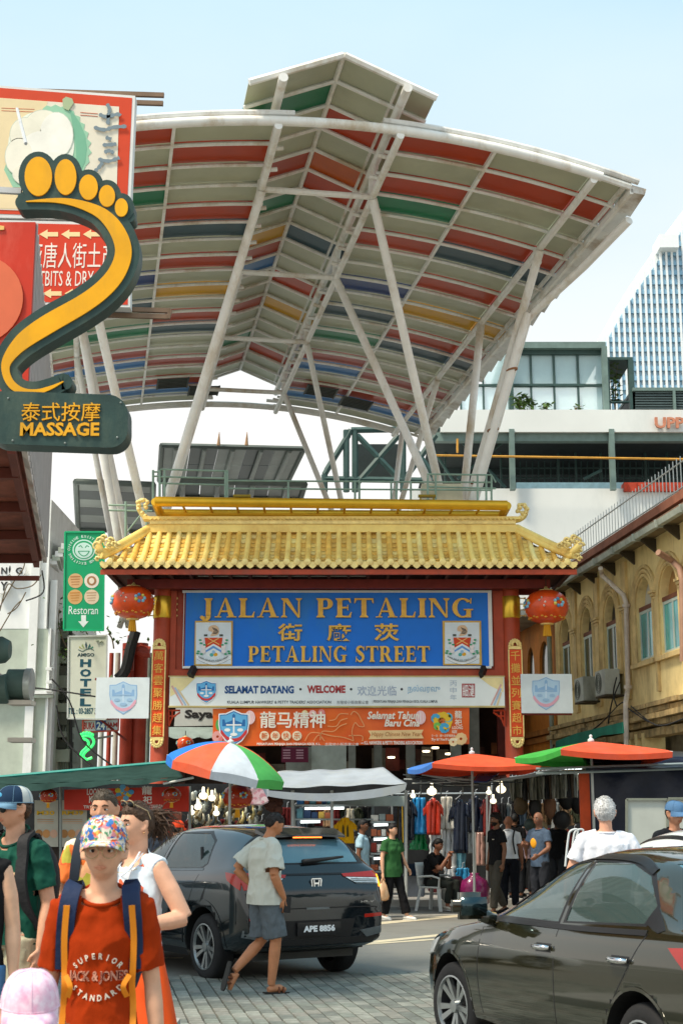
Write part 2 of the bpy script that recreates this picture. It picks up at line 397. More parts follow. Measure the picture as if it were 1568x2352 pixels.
for cx0,nm in((366,'l'),(1180,'r')):
 b=P(cx0,1720,GY);r=.20
 mb=MB(red);mb.lathe([(r*1.15,0),(r*1.15,.3),(r,.34),(r,7.4)],(b.x,GY,0),24)
 col_=mb.build('column',None,gate,auto=40)
 z0,z1=P(0,1418,GY-r).z,P(0,1368,GY-r).z
 MB(M('brass_band',C('e0b840'),.25,metal=.7,var=.06)).lathe([(r+.012,z0),(r+.02,z0+.02),(r+.02,z1-.02),(r+.012,z1)],(b.x,GY,0),24).build('brass_band',None,col_,auto=40)
 sb=MB(goldc)
 for q in(-1,1):
  for k in range(4):
   z=z0+.06+(z1-z0-.1)*k/3
   sb.tube([(b.x+q*(r+.01),GY-.05,z),(b.x+q*(r+.10),GY-.05,z)],.014,6);sb.sphere((b.x+q*(r+.12),GY-.05,z),.028,8,5)
 sb.build('brass_studs',None,col_)
 bx=P(cx0 if nm=='l' else cx0+2,1600,GY);yb=GY-r-.03
 zt,zb=P(0,1492,yb).z,P(0,1692,yb).z
 bd=MB(M('couplet_orange_red',C('e2501c'),.45,var=.06)).box(bx.x-.135,bx.x+.135,yb,yb+.05,zb,zt).build('couplet_board',None,gate)
 fr=MB(goldc)
 for q in(-1,1):fr.box(bx.x+q*.145-.012,bx.x+q*.145+.012,yb-.012,yb+.05,zb,zt)
 fr.build('gold_edge',None,bd)
 for zc,up in((zt+.13,1),(zb-.13,-1)):
  orn=MB(goldc);orn.box(bx.x-.15,bx.x+.15,yb,yb+.05,zc-.12,zc-.05)if up>0 else orn.box(bx.x-.15,bx.x+.15,yb,yb+.05,zc+.05,zc+.12)
  for a in range(9):
   t=PI*a/8;orn.sphere((bx.x+.12*math.cos(t),yb,zc+up*(-.04+.13*math.sin(t))),.035,7,5,(1,.6,1))
   orn.sphere((bx.x+.06*math.cos(t),yb-.01,zc+up*(-.02+.07*math.sin(t))),.028,7,5,(1,.6,1))
  orn.build('gold_carving',None,bd)
 ch=MB(M('character_gold',C('f0b850'),.45,var=.08));chars='萬客雲聚勝趕集' if nm=='l' else '千攤並列賽超市'
 for k,c_ in enumerate(chars):
  zc=zt-(zt-zb)*(k+.5)/7;h=.105
  put_text(ch,c_,lambda s,t:(bx.x-h+2*h*s,yb-.015,zc-h+2*h*t),.004,(0,.014,0),res=3)
 ch.build('couplet_characters',None,bd)
def slab(x0,y0,x1,y1,Yf,th,mat,name,par=None,bevel=0):
 a,b=P(x0,y1,Yf),P(x1,y0,Yf)
 return MB().box(a.x,b.x,Yf,Yf+th,a.z,b.z).build(name,mat,par,bevel=bevel)
slab(389,1340,1153,1556,GY-.02,.2,red,'board_surround',gate)
for q in(398,1144):
 slab(q-9,1345,q+9,1556,GY-.09,.07,red,'surround_post',gate)
slab(389,1341,1153,1357,GY-.1,.08,redd,'upper_beam',gate)
slab(389,1538,1153,1556,GY-.1,.08,red,'lower_beam',gate)
board=slab(424,1361,1123,1530,GY-.14,.05,M('board_blue',C('0074dc'),.4,var=.05,scale=1.2,dirt=C('2a7cc0'),dscale=.7),'name_board',gate)
for(a,b,c,d)in((419,1356,1128,1361),(419,1530,1128,1535),(419,1361,424,1530),(1123,1361,1128,1530)):
 slab(a,b,c,d,GY-.17,.08,M('frame_white',C('e4e4e0'),.4,var=.04),'board_frame',board)
def serif(ch):
 """list of polygons in a box, height 1; returns polys, width"""
 T,t,s,sh=.235,.085,.07,.08
 R=lambda a,b,c,d:[(a,b),(c,b),(c,d),(a,d)]
 def stem(x,w=T,y0=0,y1=1,top=True,bot=True,ov=sh):
  o=[R(x,y0,x+w,y1)]
  if bot:o.append([(x-ov,y0),(x+w+ov,y0),(x+w+ov,y0+s*.6),(x+w,y0+s*1.9),(x,y0+s*1.9),(x-ov,y0+s*.6)])
  if top:o.append([(x-ov,y1),(x-ov,y1-s*.6),(x,y1-s*1.9),(x+w,y1-s*1.9),(x+w+ov,y1-s*.6),(x+w+ov,y1)])
  return o
 def bowl(cx,cy,rx,ry,a0,a1,wth,wtk,n=14):
  ou,inn=[],[]
  for k in range(n+1):
   a=a0+(a1-a0)*k/n;ou.append((cx+rx*math.cos(a),cy+ry*math.sin(a)))
   w_=wtk;h_=wth;inn.append((cx+(rx-w_)*math.cos(a),cy+(ry-h_)*math.sin(a)))
  return[[ou[i],ou[i+1],inn[i+1],inn[i]]for i in range(n)]
 if ch=='I':return stem(sh),T+2*sh
 if ch=='L':return stem(sh)+[R(sh+T,0,.72,t),[(.62,t),(.72,t),(.75,.30),(.71,.30)]],.76
 if ch=='E':return stem(sh)+[R(sh+T,0,.72,t),[(.62,t),(.72,t),(.76,.28),(.72,.28)],R(sh+T,1-t,.70,1),[(.60,1-t),(.70,1-t),(.72,.76),(.69,.76)],R(sh+T,.47,.56,.47+t),R(.55,.37,.60,.65)],.78
 if ch=='T':return stem(.33,top=False)+[R(0,1-t,.9,1),[(0,1-t),(.10,1-t),(.03,.74),(-.01,.74)],[(.80,1-t),(.90,1-t),(.91,.74),(.87,.74)]],.9
 if ch=='P':return stem(sh)+[R(sh+T,1-t,.45,1),R(sh+T,.43,.45,.43+t)]+bowl(.45,.715,.33,.285,-PI/2,PI/2,t,T),.80
 if ch=='R':return stem(sh)+[R(sh+T,1-t,.45,1),R(sh+T,.46,.45,.46+t),[(.38,.48),(.62,.50),(.90,.05),(.98,.0),(.66,0)],R(.66,0,1.0,s*.8)]+bowl(.45,.73,.32,.27,-PI/2,PI/2,t,T),.98
 if ch=='N':return stem(.10,t,ov=.10)+stem(.80,t,bot=False,ov=.10)+[[(.06,1),(.32,1),(.885,0),(.80,-.02)]],1.0
 if ch=='A':return[[(.10,0),(.19,0),(.50,.93),(.46,1.01)],[(.44,1.02),(.54,1.02),(.93,0),(.66,0)],R(.23,.28,.72,.28+t),R(0,0,.30,s*.8),R(.57,0,1.02,s*.8)],1.02
 if ch=='J':return stem(.30,y0=.12,bot=False)+bowl(.285,.10,.25,.30,-PI,0,.09,.22)[1:]+[ell(.12,.0,.09,.09,12)],.62
 if ch=='G':return bowl(.50,.5,.50,.52,PI*.22,PI*1.72,t,T)+[R(.66,.0,.88,.42),R(.54,.38,.98,.38+s*.9),[(.84,.72),(.90,.72),(.92,1.0),(.87,1.0)],[(.60,-.0),(.88,.06),(.88,.16),(.60,.1)]],.98
 if ch=='S':
  pts=spl([(.60,.80),(.52,.93),(.34,.965),(.17,.88),(.16,.72),(.34,.56),(.52,.42),(.57,.24),(.44,.07),(.26,.035),(.08,.20)],3)
  n=len(pts);wl=[.06+.17*math.sin(PI*k/(n-1))**1.5 for k in range(n)]
  return[line2(pts,wl),[(.60,.70),(.66,.70),(.66,1.0),(.62,1.0)],[(.02,.0),(.07,.0),(.08,.34),(.02,.34)]],.68
 return[],.45
def serif_line(body,x0,y0,x1,y1,Y,mat,par,name):
 gl=[serif(c)for c in body];gap=.11
 tot=sum(g[1]for g in gl)+gap*(len(body)-1)
 a,b=P(x0,y1,Y),P(x1,y0,Y);kx=(b.x-a.x)/tot;h=b.z-a.z;cx=a.x
 for g,c in zip(gl,body):
  if g[0]:
   mb=MB()
   for i,pl in enumerate(g[0]):
    mb.prism([(cx+x*kx,Y-.0004*i,a.z+y*h)for x,y in pl],(0,.05,0))
   mb.build(name,mat,par)
  cx+=(g[1]+gap)*kx
lg=M('letter_gold',C('f6c454'),.4,metal=.05,var=.22,scale=6,rgb2=C('d8a440'))
serif_line('JALAN PETALING',458,1374,1085,1418,GY-.2,lg,board,'raised_letter')
serif_line('PETALING STREET',570,1484,986,1520,GY-.2,lg,board,'raised_letter')
for c_,x0 in(('街',638),('廠',751),('茨',860)):
 mb=MB(lg);textpx(mb,c_,x0,1432,x0+56,1472,GY-.145,.045,.018,.045,res=3);mb.build('raised_character',None,board)
def crest(x0,y0,x1,y1):
 Y=GY-.15;w_,h_=x1-x0,y1-y0
 q=lambda pts:[(x0+a*w_/1000,y0+b*h_/1120)for a,b in pts]
 base=slab(x0,y0,x1,y1,Y-.03,.04,M('crest_gold_frame',C('c8a04c'),.4,metal=.3),'crest_panel',board)
 mb=MB();k=[0]
 def put(col,pts):
  k[0]+=1;mb.m=paint(col,.5,var=.04);flat(mb,q(pts),Y,.003,.034+.0009*k[0])
 put('dfe8ec',[(45,40),(955,40),(955,1080),(45,1080)])
 put('f0f2f2',spl([(60,850),(300,960),(500,1020),(700,960),(940,850),(930,960),(700,1060),(500,1100),(300,1060),(70,960),(60,850)],3)[:-1])
 put('3a4a44',line2(spl([(120,890),(300,985),(500,1030),(700,985),(880,880)],4),9));put('60706a',line2(spl([(70,955),(300,1062),(500,1095),(700,1062),(930,955)],4),7))
 put('e8eeee',[(300,420),(700,420),(700,850),(500,960),(300,850)])
 put('d8461c',[(270,420),(735,420),(700,680),(500,570),(300,680)])
 put('f0c070',line2([(350,590),(640,430)],22));put('f0c070',line2([(650,590),(360,430)],22))
 put('6aa0dc',[(295,740),(500,620),(705,740),(705,790),(500,680),(295,790)])
 put('e8a81c',ell(550,840,55,45));put('58b0a8',ell(450,850,50,45));put('9ac0e0',ell(500,780,45,45))
 put('e0bc98',spl([(370,180),(420,125),(560,110),(630,180),(640,260),(600,350),(420,380),(470,280),(380,250),(370,180)],3)[:-1])
 for j in range(5):put('2c3030',line2([(470+26*j,160+10*j),(520+26*j,240+8*j),(480+20*j,330)],13))
 for sx in(300,700):put('4a5048',rect(sx-45,335,sx+45,385))
 for sx,d in((180,1),(820,-1)):
  put('f0e4e0',ell(sx+60*d,650,60,60));put('f0e4e0',ell(sx+20*d,480,50,60));put('f0e4e0',ell(sx+60*d,760,60,50))
  for dx,dy in((0,560),(-20,480),(90,600),(-90,810),(10,830),(-70,760)):put('2c9a6c',ell(sx+dx*d,dy,42,22,10))
 mb.m=paint('3a4a44',.5)
 body='Dewan Bandaraya Kuala Lumpur'
 for i,c_ in enumerate(body):
  if c_==' ':continue
  t=i/(len(body)-1);cx=130+740*t;cy=905+95*math.sin(PI*t)
  (ax,ay),(bx_,by_)=q([(cx-(13 if c_ not in 'ril' else 5),cy-26),(cx+(13 if c_ not in 'ril' else 5),cy+14)]);textpx(mb,c_,ax,ay,bx_,by_,Y,.07,.0,.003,res=1)
 mb.build('coat_of_arms',None,base)
crest(446,1426,535,1529);crest(1017,1426,1104,1528)
def shieldpx(mb,cx,cy,w_,h_,Y,pale=False,off=.01):
 q=lambda pts:[(cx+a*w_/2,cy+b*h_/2)for a,b in pts];k=[0]
 shp=[(-.92,-.78),(-.5,-.8),(0,-1),(.5,-.8),(.92,-.78),(.94,-.2),(.86,.25),(.5,.72),(0,1),(-.5,.72),(-.86,.25),(-.94,-.2)]
 def put(col,pts):
  k[0]+=1;mb.m=paint(col,.5,var=.04);flat(mb,q(pts),Y,.003,off+.001*k[0])
 a,b,c,d=('8fb4d8','b4d0e4','e0a8b8','9cbcd8')if pale else('2c6ca8','64b0dc','cc3838','eef0ec')
 if not pale:put('f0f0ee',[(x*1.08,y*1.08)for x,y in shp])
 put(a,shp);put(b,[(x*.94,y*.94)for x,y in shp])
 put(a,[(-.75,-.5),(-.6,-.5),(-.55,-.3),(-.1,-.45),(-.1,-.75),(0,-.85),(.1,-.75),(.1,-.45),(.55,-.3),(.6,-.5),(.75,-.5),(.75,-.1),(-.75,-.1)])
 put(c,spl([(-.8,.1),(-.45,.48),(0,.62),(.45,.48),(.8,.1),(.86,.3),(.5,.66),(0,.82),(-.5,.66),(-.86,.3),(-.8,.1)],3)[:-1])
 put(d if not pale else 'c8dcec',rect(-.05,-.6,.05,.35));put(d,rect(-.5,-.22,.5,-.14));put(d,ell(-.42,.12,.2,.1,12));put(d,ell(.42,.12,.2,.1,12));put(d,ell(0,.38,.24,.1,12))
banner=E('welcome_banner','long white welcome banner with shield and red stamp under the blue board','banner',P(770,1620,GY-.3))
BY=GY-.3
bb=slab(389,1554,1157,1622,BY,.04,M('banner_white',C('e8ece8'),.45,var=.05,scale=1.5),'banner_sheet',banner)
for a in((387,1552,1159,1555),(387,1621,1159,1625)):slab(*a,BY-.01,.05,M('banner_edge',C('c8b478'),.5),'banner_edge',banner)
mb=MB();mb.m=paint('f0dca0',.5);flat(mb,[(391,1556),(450,1556),(420,1585),(391,1600)],BY,.003,.004);flat(mb,[(1100,1556),(1155,1556),(1155,1590),(1125,1575)],BY,.003,.004)
for j,cc in enumerate(('d8a8a0','a8c0d8','e0c8a0')):
 mb.m=paint(cc,.5);flat(mb,line2([(395+7*j,1575+4*j),(420+7*j,1620)],4),BY,.003,.005);flat(mb,line2([(1127+7*j,1620),(1150,1572+9*j)],4),BY,.003,.005)
shieldpx(mb,474,1589,48,50,BY)
for body,a,b,c,d,col,bo in(('SELAMAT DATANG',516,1575,675,1593,'1f4e86',.045),('WELCOME',705,1574,793,1592,'b03030',.045),('欢迎光临',820,1575,910,1598,'aab4c4',.01),('நல்வரவு',936,1573,1010,1594,'9cc0d8',.012),("KUALA LUMPUR HAWKERS' & PETTY TRADERS' ASSOCIATION",522,1609,760,1616,'4a4c50',.01),('吉隆坡小贩商業公會',773,1609,846,1617,'8a8c90',0),('| PERSATUAN PENJAJA DAN PENIAGA KECIL KUALA LUMPUR',855,1608,1004,1616,'5a5c60',.01)):
 mb.m=paint(col,.5);textpx(mb,body,a,b,c,d,BY,.006,bo,.003)
for x in(690,806,922):mb.m=paint('3a3c40',.5);flat(mb,ell(x,1583,3,3,8),BY,.003,.006)
for k,c_ in enumerate('丙申年'):mb.m=paint('b4c0cc',.5);textpx(mb,c_,1033,1563+16*k,1048,1576+16*k,BY,.006,0,.003)
mb.m=paint('b05858',.5);flat(mb,rect(1060,1570,1090,1602),BY,.003,.004);mb.m=paint('efe8e4',.5)
textpx(mb,'細',1062,1572,1074,1600,BY,.009,.01,.003);textpx(mb,'漣',1076,1572,1088,1600,BY,.009,.01,.003)
mb.build('banner_print',None,banner)
fest=E('festival_banner','orange new year banner with horse drawing and shield hung below the welcome banner','banner',P(783,1712,GY-.25))
FY=GY-.25
def fz(s,t):
 a=P(489,1628+4*s,FY);a=P(489+588*s,(1628-3*s)+(86-2*s)*t,FY);return a+V((0,.025*math.sin(s*23)*math.sin(t*5+1),0))
MB(M('festival_orange',C('f07024'),.4,var=.12,scale=1.5,rgb2=C('e4581c'),bump=.1,bscale=4)).grid(fz,60,6).build('banner_sheet',None,fest,smooth=True)
mb=MB();FO=.035
for x,y,r,cc in((1016,1657,22,'e8c030'),(1000,1650,11,'4aa8d0'),(1028,1648,11,'58b8c8'),(1020,1672,12,'4aa8d0'),(1004,1668,9,'78c058'),(1014,1657,9,'e07830'),(1058,1697,14,'f0c890'),(1040,1704,10,'f4d8a8'),(500,1692,13,'f0a8a0'),(512,1700,10,'e88078'),(718,1640,9,'f4c0b8'),(738,1637,8,'e89088'),(700,1638,7,'f8e0a0')):
 for a in range(9):
  t=2*PI*a/9;mb.m=paint(cc,.5,var=.1);flat(mb,ell(x+r*.62*math.cos(t),y+r*.62*math.sin(t),r*.42,r*.42,8),FY,.003,FO+.002+a*.0003)
mb.m=paint('58a858',.5);flat(mb,ell(503,1665,8,14,8),FY,.003,FO)
shieldpx(mb,537,1672,70,78,FY,off=FO+.004)
for x,cc in((574,'f4b8b8'),(965,'f0b0b0')):
 for j in range(5):
  mb.m=paint(cc if j%2 else 'fae0dc',.5);flat(mb,ell(x,1648,12-2.4*j,16,14),FY,.003,FO+.003+.0005*j)
for body,a,b,c,d,col,bo in(('龍马精神',597,1634,747,1672,'f6ecd8',.016),('Selamat Tahun',843,1634,962,1652,'f8ecd8',.03),('Baru Cina',882,1652,963,1669,'f8ecd8',.03),('龍',1044,1632,1060,1650,'f6ecd8',.012),('祀',1044,1652,1060,1667,'f6ecd8',.012),('LOONG\nKEE',1038,1668,1062,1684,'f6ecd8',.02),('食一次 · 想一次就想再来',990,1687,1045,1693,'f6ecd8',.01),("Try it! You'll Love it!",990,1695,1050,1703,'f6ecd8',.03),('PERSATUAN PENJAJA DAN PENIAGA KECIL K.L.',590,1706,736,1713,'f6f0e4',.03),('吉隆坡小販商業公會',746,1706,824,1713,'f6f0e4',.0),('— K.L. HAWKERS & PETTY TRADERS ASSOCIATION',828,1702,970,1710,'f6f0e4',.03)):
 mb.m=paint(col,.5);textpx(mb,body,a,b,c,d,FY,FO+.006,bo,.003,**(dict(shear=.25)if body[0]in 'SBT' else{}))
for k,c_ in enumerate('新年快乐'):
 mb.m=paint('f4e0bc',.5);flat(mb,ell(607+25*k,1690,11,11,16),FY,.003,FO+.003);mb.m=paint('e06820',.5);textpx(mb,c_,600+25*k,1683,614+25*k,1697,FY,FO+.008,.01,.003)
mb.m=paint('f4cc90',.5);flat(mb,[(845,1678),(972,1676),(967,1686),(973,1696),(846,1698),(851,1688)],FY,.003,FO+.002)
mb.m=paint('b0641c',.5);textpx(mb,'Happy Chinese New Year',853,1681,966,1694,FY,FO+.006,.0,.003,shear=.25)
mb.m=paint('f0a468',.5)
for pts in([(805,1642),(812,1634),(822,1640),(830,1655),(836,1668),(824,1668),(815,1660),(808,1680),(812,1702)],[(800,1640),(780,1640),(770,1652),(756,1655)],[(798,1650),(782,1655),(772,1668),(752,1668)],[(796,1662),(780,1668),(765,1680),(740,1680),(735,1700)],[(700,1702),(712,1684),(735,1684),(760,1690),(790,1694),(812,1702)],[(720,1702),(732,1688),(745,1702)],[(800,1690),(830,1690),(832,1702)]):
 flat(mb,line2(spl(pts,4),2.2),FY,.003,FO+.002)
mb.build('banner_print',None,fest)
for x0,x1 in((219,344),(1197,1312)):
 nm=E('shield_placard','white square placard with faded shield beside the left gate column' if x0<500 else 'white square placard with faded shield beside the right gate column','sign',P((x0+x1)/2,1640,GY-.28),'placards beside the gate columns')
 y0,y1=(1556,1650)if x0<500 else(1548,1638)
 slab(x0,y0,x1,y1,GY-.28,.03,M('placard_white',C('dce4e4'),.45,var=.05),'placard_sheet',nm)
 mb=MB();shieldpx(mb,(x0+x1)/2+2 if x0<500 else 1253,(y0+y1)/2,68,76,GY-.28,True,.004);mb.build('faded_shield',None,nm)
 f_=MB(redd);a,b=P(x0,1560,GY-.22),P(x1,1560,GY-.22);f_.bar(a,b,.05);a,b=P(x0,1640,GY-.22),P(x1,1640,GY-.22);f_.bar(a,b,.05);f_.build('support_rail',None,nm)
RF,RB=GY-1.35,GY+1.0
ev=lambda x:P(x,1294,RF)
zE=P(0,1294,RF).z;RY=GY-.05;zR=P(0,1224,RY).z
xl,xr=P(229,1294,RF).x,P(1326,1294,RF).x
xrl,xrr=P(343,1224,RY).x,P(1186,1224,RY).x
NC=46
def rs(x,t):
 return V((x,RF+(RY-RF)*t,zE+(zR-zE)*t-.10*math.sin(PI*t)*1.0))
def tmax(x):
 if x<xrl:return max(0.02,(x-xl)/(xrl-xl))
 if x>xrr:return max(0.02,(xr-x)/(xr-xrr))
 return 1.
pitchx=(xr-xl)/NC
slope_ang=math.atan2(zR-zE,RY-RF)
tiles=[];
tile_me={}
NP=9
for i in range(NC):
 xc=xl+pitchx*(i+.5)
 tm=min(tmax(xc),1)
 x=xl+pitchx*i if i else xl+.03
 tm2=tmax(x+.001)
 if tm2>.06:
  pts=[rs(x,t*tm2)+V((0,-.01*(1-t),.035))for t in(0,.25,.5,.75,1)]
  o=MB(random.choice(golds)).tube(pts,[.066,.062,.062,.062,.06],9).build('cover_tile',None,gate,auto=50)
  tile_d=MB(goldc);c=rs(x,0)+V((0,-.02,.03));tile_d.lathe([(.0001,-.03),(.03,-.034),(.045,-.025),(.062,-.03),(.074,-.02),(.074,.02)],c,14,'y');tile_d.build('round_end_cap',None,o,smooth=True)
 dt=MB(goldc);w2=pitchx*.46;pts=[(-w2,.05),(w2,.05),(w2*.95,-.01),(w2*.6,-.06),(0,-.10),(-w2*.6,-.06),(-w2*.95,-.01)]
 dt.prism([rs(xc,0)+V((a,-.03,b-.02))for a,b in pts],(0,.03,0));dt.build('drip_tile',None,gate)
 for k in range(NP):
  t0,t1=k/NP,(k+1.25)/NP
  if(k+.4)/NP>tm:break
  t1=min(t1,tm+.04);tiles.append((xc,t0,t1))
pan=MB(gold)
def pan_tile(mb,xc,t0,t1):
 w2=pitchx*.43;n=5;vs=[]
 for t,dz in((t0,.030),(t1,.0)):
  for j in range(n+1):
   s=-1+2*j/n;c=rs(xc+s*w2,t);vs.append(c+V((0,-.0 if t==t1 else-.02*(1-s*s),dz-.035*(1-s*s))))
 m_=n+1;fs=[(j,j+1,m_+j+1,m_+j)for j in range(n)]
 k=len(vs);vs+=[vs[j]+V((0,.0,-.022))for j in range(m_)];fs+=[(j+1,j,k+j,k+j+1)for j in range(n)]
 mb.add(vs,fs)
base_tile=None
for i,(xc,t0,t1)in enumerate(tiles):
 if i<300:
  mb=MB(random.choice(golds));pan_tile(mb,xc,t0,t1);mb.build('pan_tile',None,gate)
 else:pan_tile(pan,xc,t0,t1)
pan.build('pan_tiles',None,gate,kind='stuff')
rb=MB(redd)
A,B,Cc,D=rs(xl,0),rs(xr,0),rs(xrr,1),rs(xrl,1)
lo=V((0,.03,-.07))
yb2=2*RY-RF
Ab,Bb,Cb,Db=V((A.x,yb2,A.z)),V((B.x,yb2,B.z)),Cc+V((0,.02,0)),D+V((0,.02,0))
rb.m=gold
rb.add([A+lo,B+lo,Cc+lo,D+lo,Ab,Bb,Cb,Db],[(3,7,6,2),(5,4,7,6),(4,0,3,7),(1,5,6,2)])
n_=8
for j in range(n_):
 a0,a1=j/n_,(j+1)/n_
 def rw(t):s=tmax;return rs(xl+(xrl-xl)*t,t)+lo,rs(xr+(xrr-xr)*t,t)+lo
 p0,q0=rw(a0);p1,q1=rw(a1);rb.add([p0,q0,q1,p1],[(0,1,2,3)])
rb.build('roof_bed',None,gate)
fa=MB(red);fa.box(A.x+.02,B.x-.02,RF+.03,RF+.09,zE-.24,zE-.13);fa.build('fascia',None,gate)
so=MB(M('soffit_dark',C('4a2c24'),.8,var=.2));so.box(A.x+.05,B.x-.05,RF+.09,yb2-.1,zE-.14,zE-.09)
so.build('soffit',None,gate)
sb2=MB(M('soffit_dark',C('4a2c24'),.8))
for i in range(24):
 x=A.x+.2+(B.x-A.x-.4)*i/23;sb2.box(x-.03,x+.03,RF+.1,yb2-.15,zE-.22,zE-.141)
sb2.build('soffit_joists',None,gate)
for yy in(GY-.45,GY+.45):
 MB(redd).box(A.x+.5,B.x-.5,yy-.08,yy+.08,zE-.42,zE-.22).build('eave_beam',None,gate)
for k in range(3):
 xa,xb=((455,840),(645,1010),(900,1140))[k];a,b=P(xa,1322-3*k,GY-.5),P(xb,1322-3*k,GY-.5)
 MB(M('tube_lamp_off',C('c8ccc0'),.3)).tube([a+V((0,-.05*k,0)),b+V((0,-.05*k,0))],.022,8).build('lamp_tube',None,gate,auto=40)
hl=MB(redd)
for i in range(20):
 a=P(436+37*i,1331,GY+.15);hl.box(a.x,a.x+.22,GY+.1,GY+.16,a.z-.08,a.z+.10)
hl.build('frieze_slats',None,gate)
def ridge_box(x0,y0,x1,y1,th,mat,nm='ridge_course'):
 a,b=P(x0,y1,RY),P(x1,y0,RY);return MB().box(a.x,b.x,RY-th,RY+th,a.z,b.z).build(nm,mat,gate)
ridge_box(344,1206,1184,1224,.10,gold);ridge_box(346,1196,1182,1205.6,.13,goldc);ridge_box(330,1189,1192,1195.6,.16,gold)
ro=MB(goldc);a,b=P(350,1192,RY-.17),P(1178,1192,RY-.17)
for i in range(90):
 t=i/89;ro.tube([(a.x+(b.x-a.x)*t-.05,RY-.165,a.z-.02),(a.x+(b.x-a.x)*t,RY-.17,a.z+.02),(a.x+(b.x-a.x)*t+.05,RY-.165,a.z-.02)],.012,5)
ro.build('scroll_relief',None,gate,kind='stuff')
def curl(pts,r,mat,name,Y,nub=True):
 q=[P(x,y,Y)for x,y in pts];q=spl(q,5);n=len(q)
 mb=MB(mat).tube(q,[r*(1-.65*i/(n-1))for i in range(n)],8)
 if nub:
  for i in range(6,n,3):mb.sphere(q[i]+V((.03*math.sin(i),-.03,.03*math.cos(i*2))),r*.75,7,5)
 return mb.build(name,None,gate,smooth=True)
curl([(352,1194),(338,1190),(324,1178),(318,1162),(322,1150),(334,1148),(338,1158),(330,1166)],.07,goldc,'ridge_finial',RY)
curl([(1176,1196),(1192,1193),(1204,1184),(1208,1170),(1203,1160),(1192,1160),(1190,1172),(1198,1178)],.07,goldc,'ridge_finial',RY)
for sg,x0,x1,e0 in((-1,343,240,229),(1,1186,1308,1326)):
 q0=P(x0,1212,RY);q1=P(x1,1268,RF+.1);q2=P(e0+(2 if sg>0 else-2),1254,RF)
 pts=[q0,q0.lerp(q1,.35)+V((0,0,-.01)),q0.lerp(q1,.7)+V((0,0,-.02)),q1,P(x1+sg*8,1266,RF),q2]
 mb=MB(gold);mb.tube(spl(pts,4),.085,8);mb.build('hip_ridge',None,gate,auto=50)
 mb=MB(gold);mb.tube([p+V((0,-.05,-.1))for p in pts[:5]],.075,8);mb.build('hip_ridge_base',None,gate,auto=50)
 dr=MB(goldc)
 for(dx,dy,rr)in((0,-18,.10),(8,-26,.07),(-8,-8,.09),(16,-14,.08),(24,-20,.07),(22,-8,.07),(32,-12,.06),(40,-8,.06),(-4,6,.07),(2,16,.06),(-6,22,.05)):
  c=P(e0-sg*dx-sg*2,1262+dy,RF);dr.tube([c+V((.0,0,0))+V((rr*math.cos(t),-.03,rr*math.sin(t)))*.9 for t in[k*.75 for k in range(8)]],[.035-.003*k for k in range(8)],6)
  dr.sphere(c,rr*.55,8,6,(1,.8,1))
 dr.build('dragon_finial',None,gate,smooth=True)
T1=P(357,1152,RY-.35);T2=P(1164,1161,RY-.35)
gt=MB(goldp).tube([T1,T2],.115,18).build('light_truss',None,gate,auto=40)
T3=P(368,1180,RY+.25)+V((0,0,-.0));T4=P(1152,1184,RY+.25)
tube_obj('rear_tube',[T3,T4],.11,goldp,gt,18)
for Ta,Tb in((T1,T3),(T2,T4)):tube_obj('end_tube',[Ta,Tb],.10,goldp,gt,14)
for i in range(1,13):
 t=i/13;tube_obj('truss_web',[T1.lerp(T2,t)+V((0,0,-.06)),T3.lerp(T4,t)+V((0,0,.02))],.028,goldp,gt,8)
for px in(556,980):
 c=P(px,1140,RY-.35);MB(M('olive_bracket',C('8a7420'),.5,metal=.3)).box(c.x-.2,c.x+.2,c.y-.06,c.y+.06,c.z-.02,c.z+.03).box(c.x-.17,c.x-.13,c.y-.03,c.y+.03,c.z-.12,c.z).box(c.x+.13,c.x+.17,c.y-.03,c.y+.03,c.z-.12,c.z).build('lamp_bracket',None,gt)
for px in(442,1108):
 c=P(px,1543,GY-.3);sgn=1 if px<700 else-1
 MB(M('lamp_black',(.02,.02,.022),.4)).obox(c,V((.08,.1,.2)),V((.1*sgn,-.06,0)),V((-.05,-.12,.09))).tube([c+V((-.02,.1,-.05)),c+V((0,.22,-.14))],.02,6).build('flood_lamp',None,gate)
for x,sg in((388,1),(1158,-1)):
 mb=MB(M('bracket_red',C('c44424'),.5));Yb=GY-.1
 for pts in([(x,1632),(x+sg*26,1632)],[(x,1632),(x,1668)],[(x,1668),(x+sg*8,1648),(x+sg*26,1636)],[(x+sg*8,1634),(x+sg*8,1652)],[(x,1645),(x+sg*16,1645)]):
  mb.tube([P(a,b,Yb)for a,b in pts],.022,6)
 mb.build('fret_bracket',None,gate)
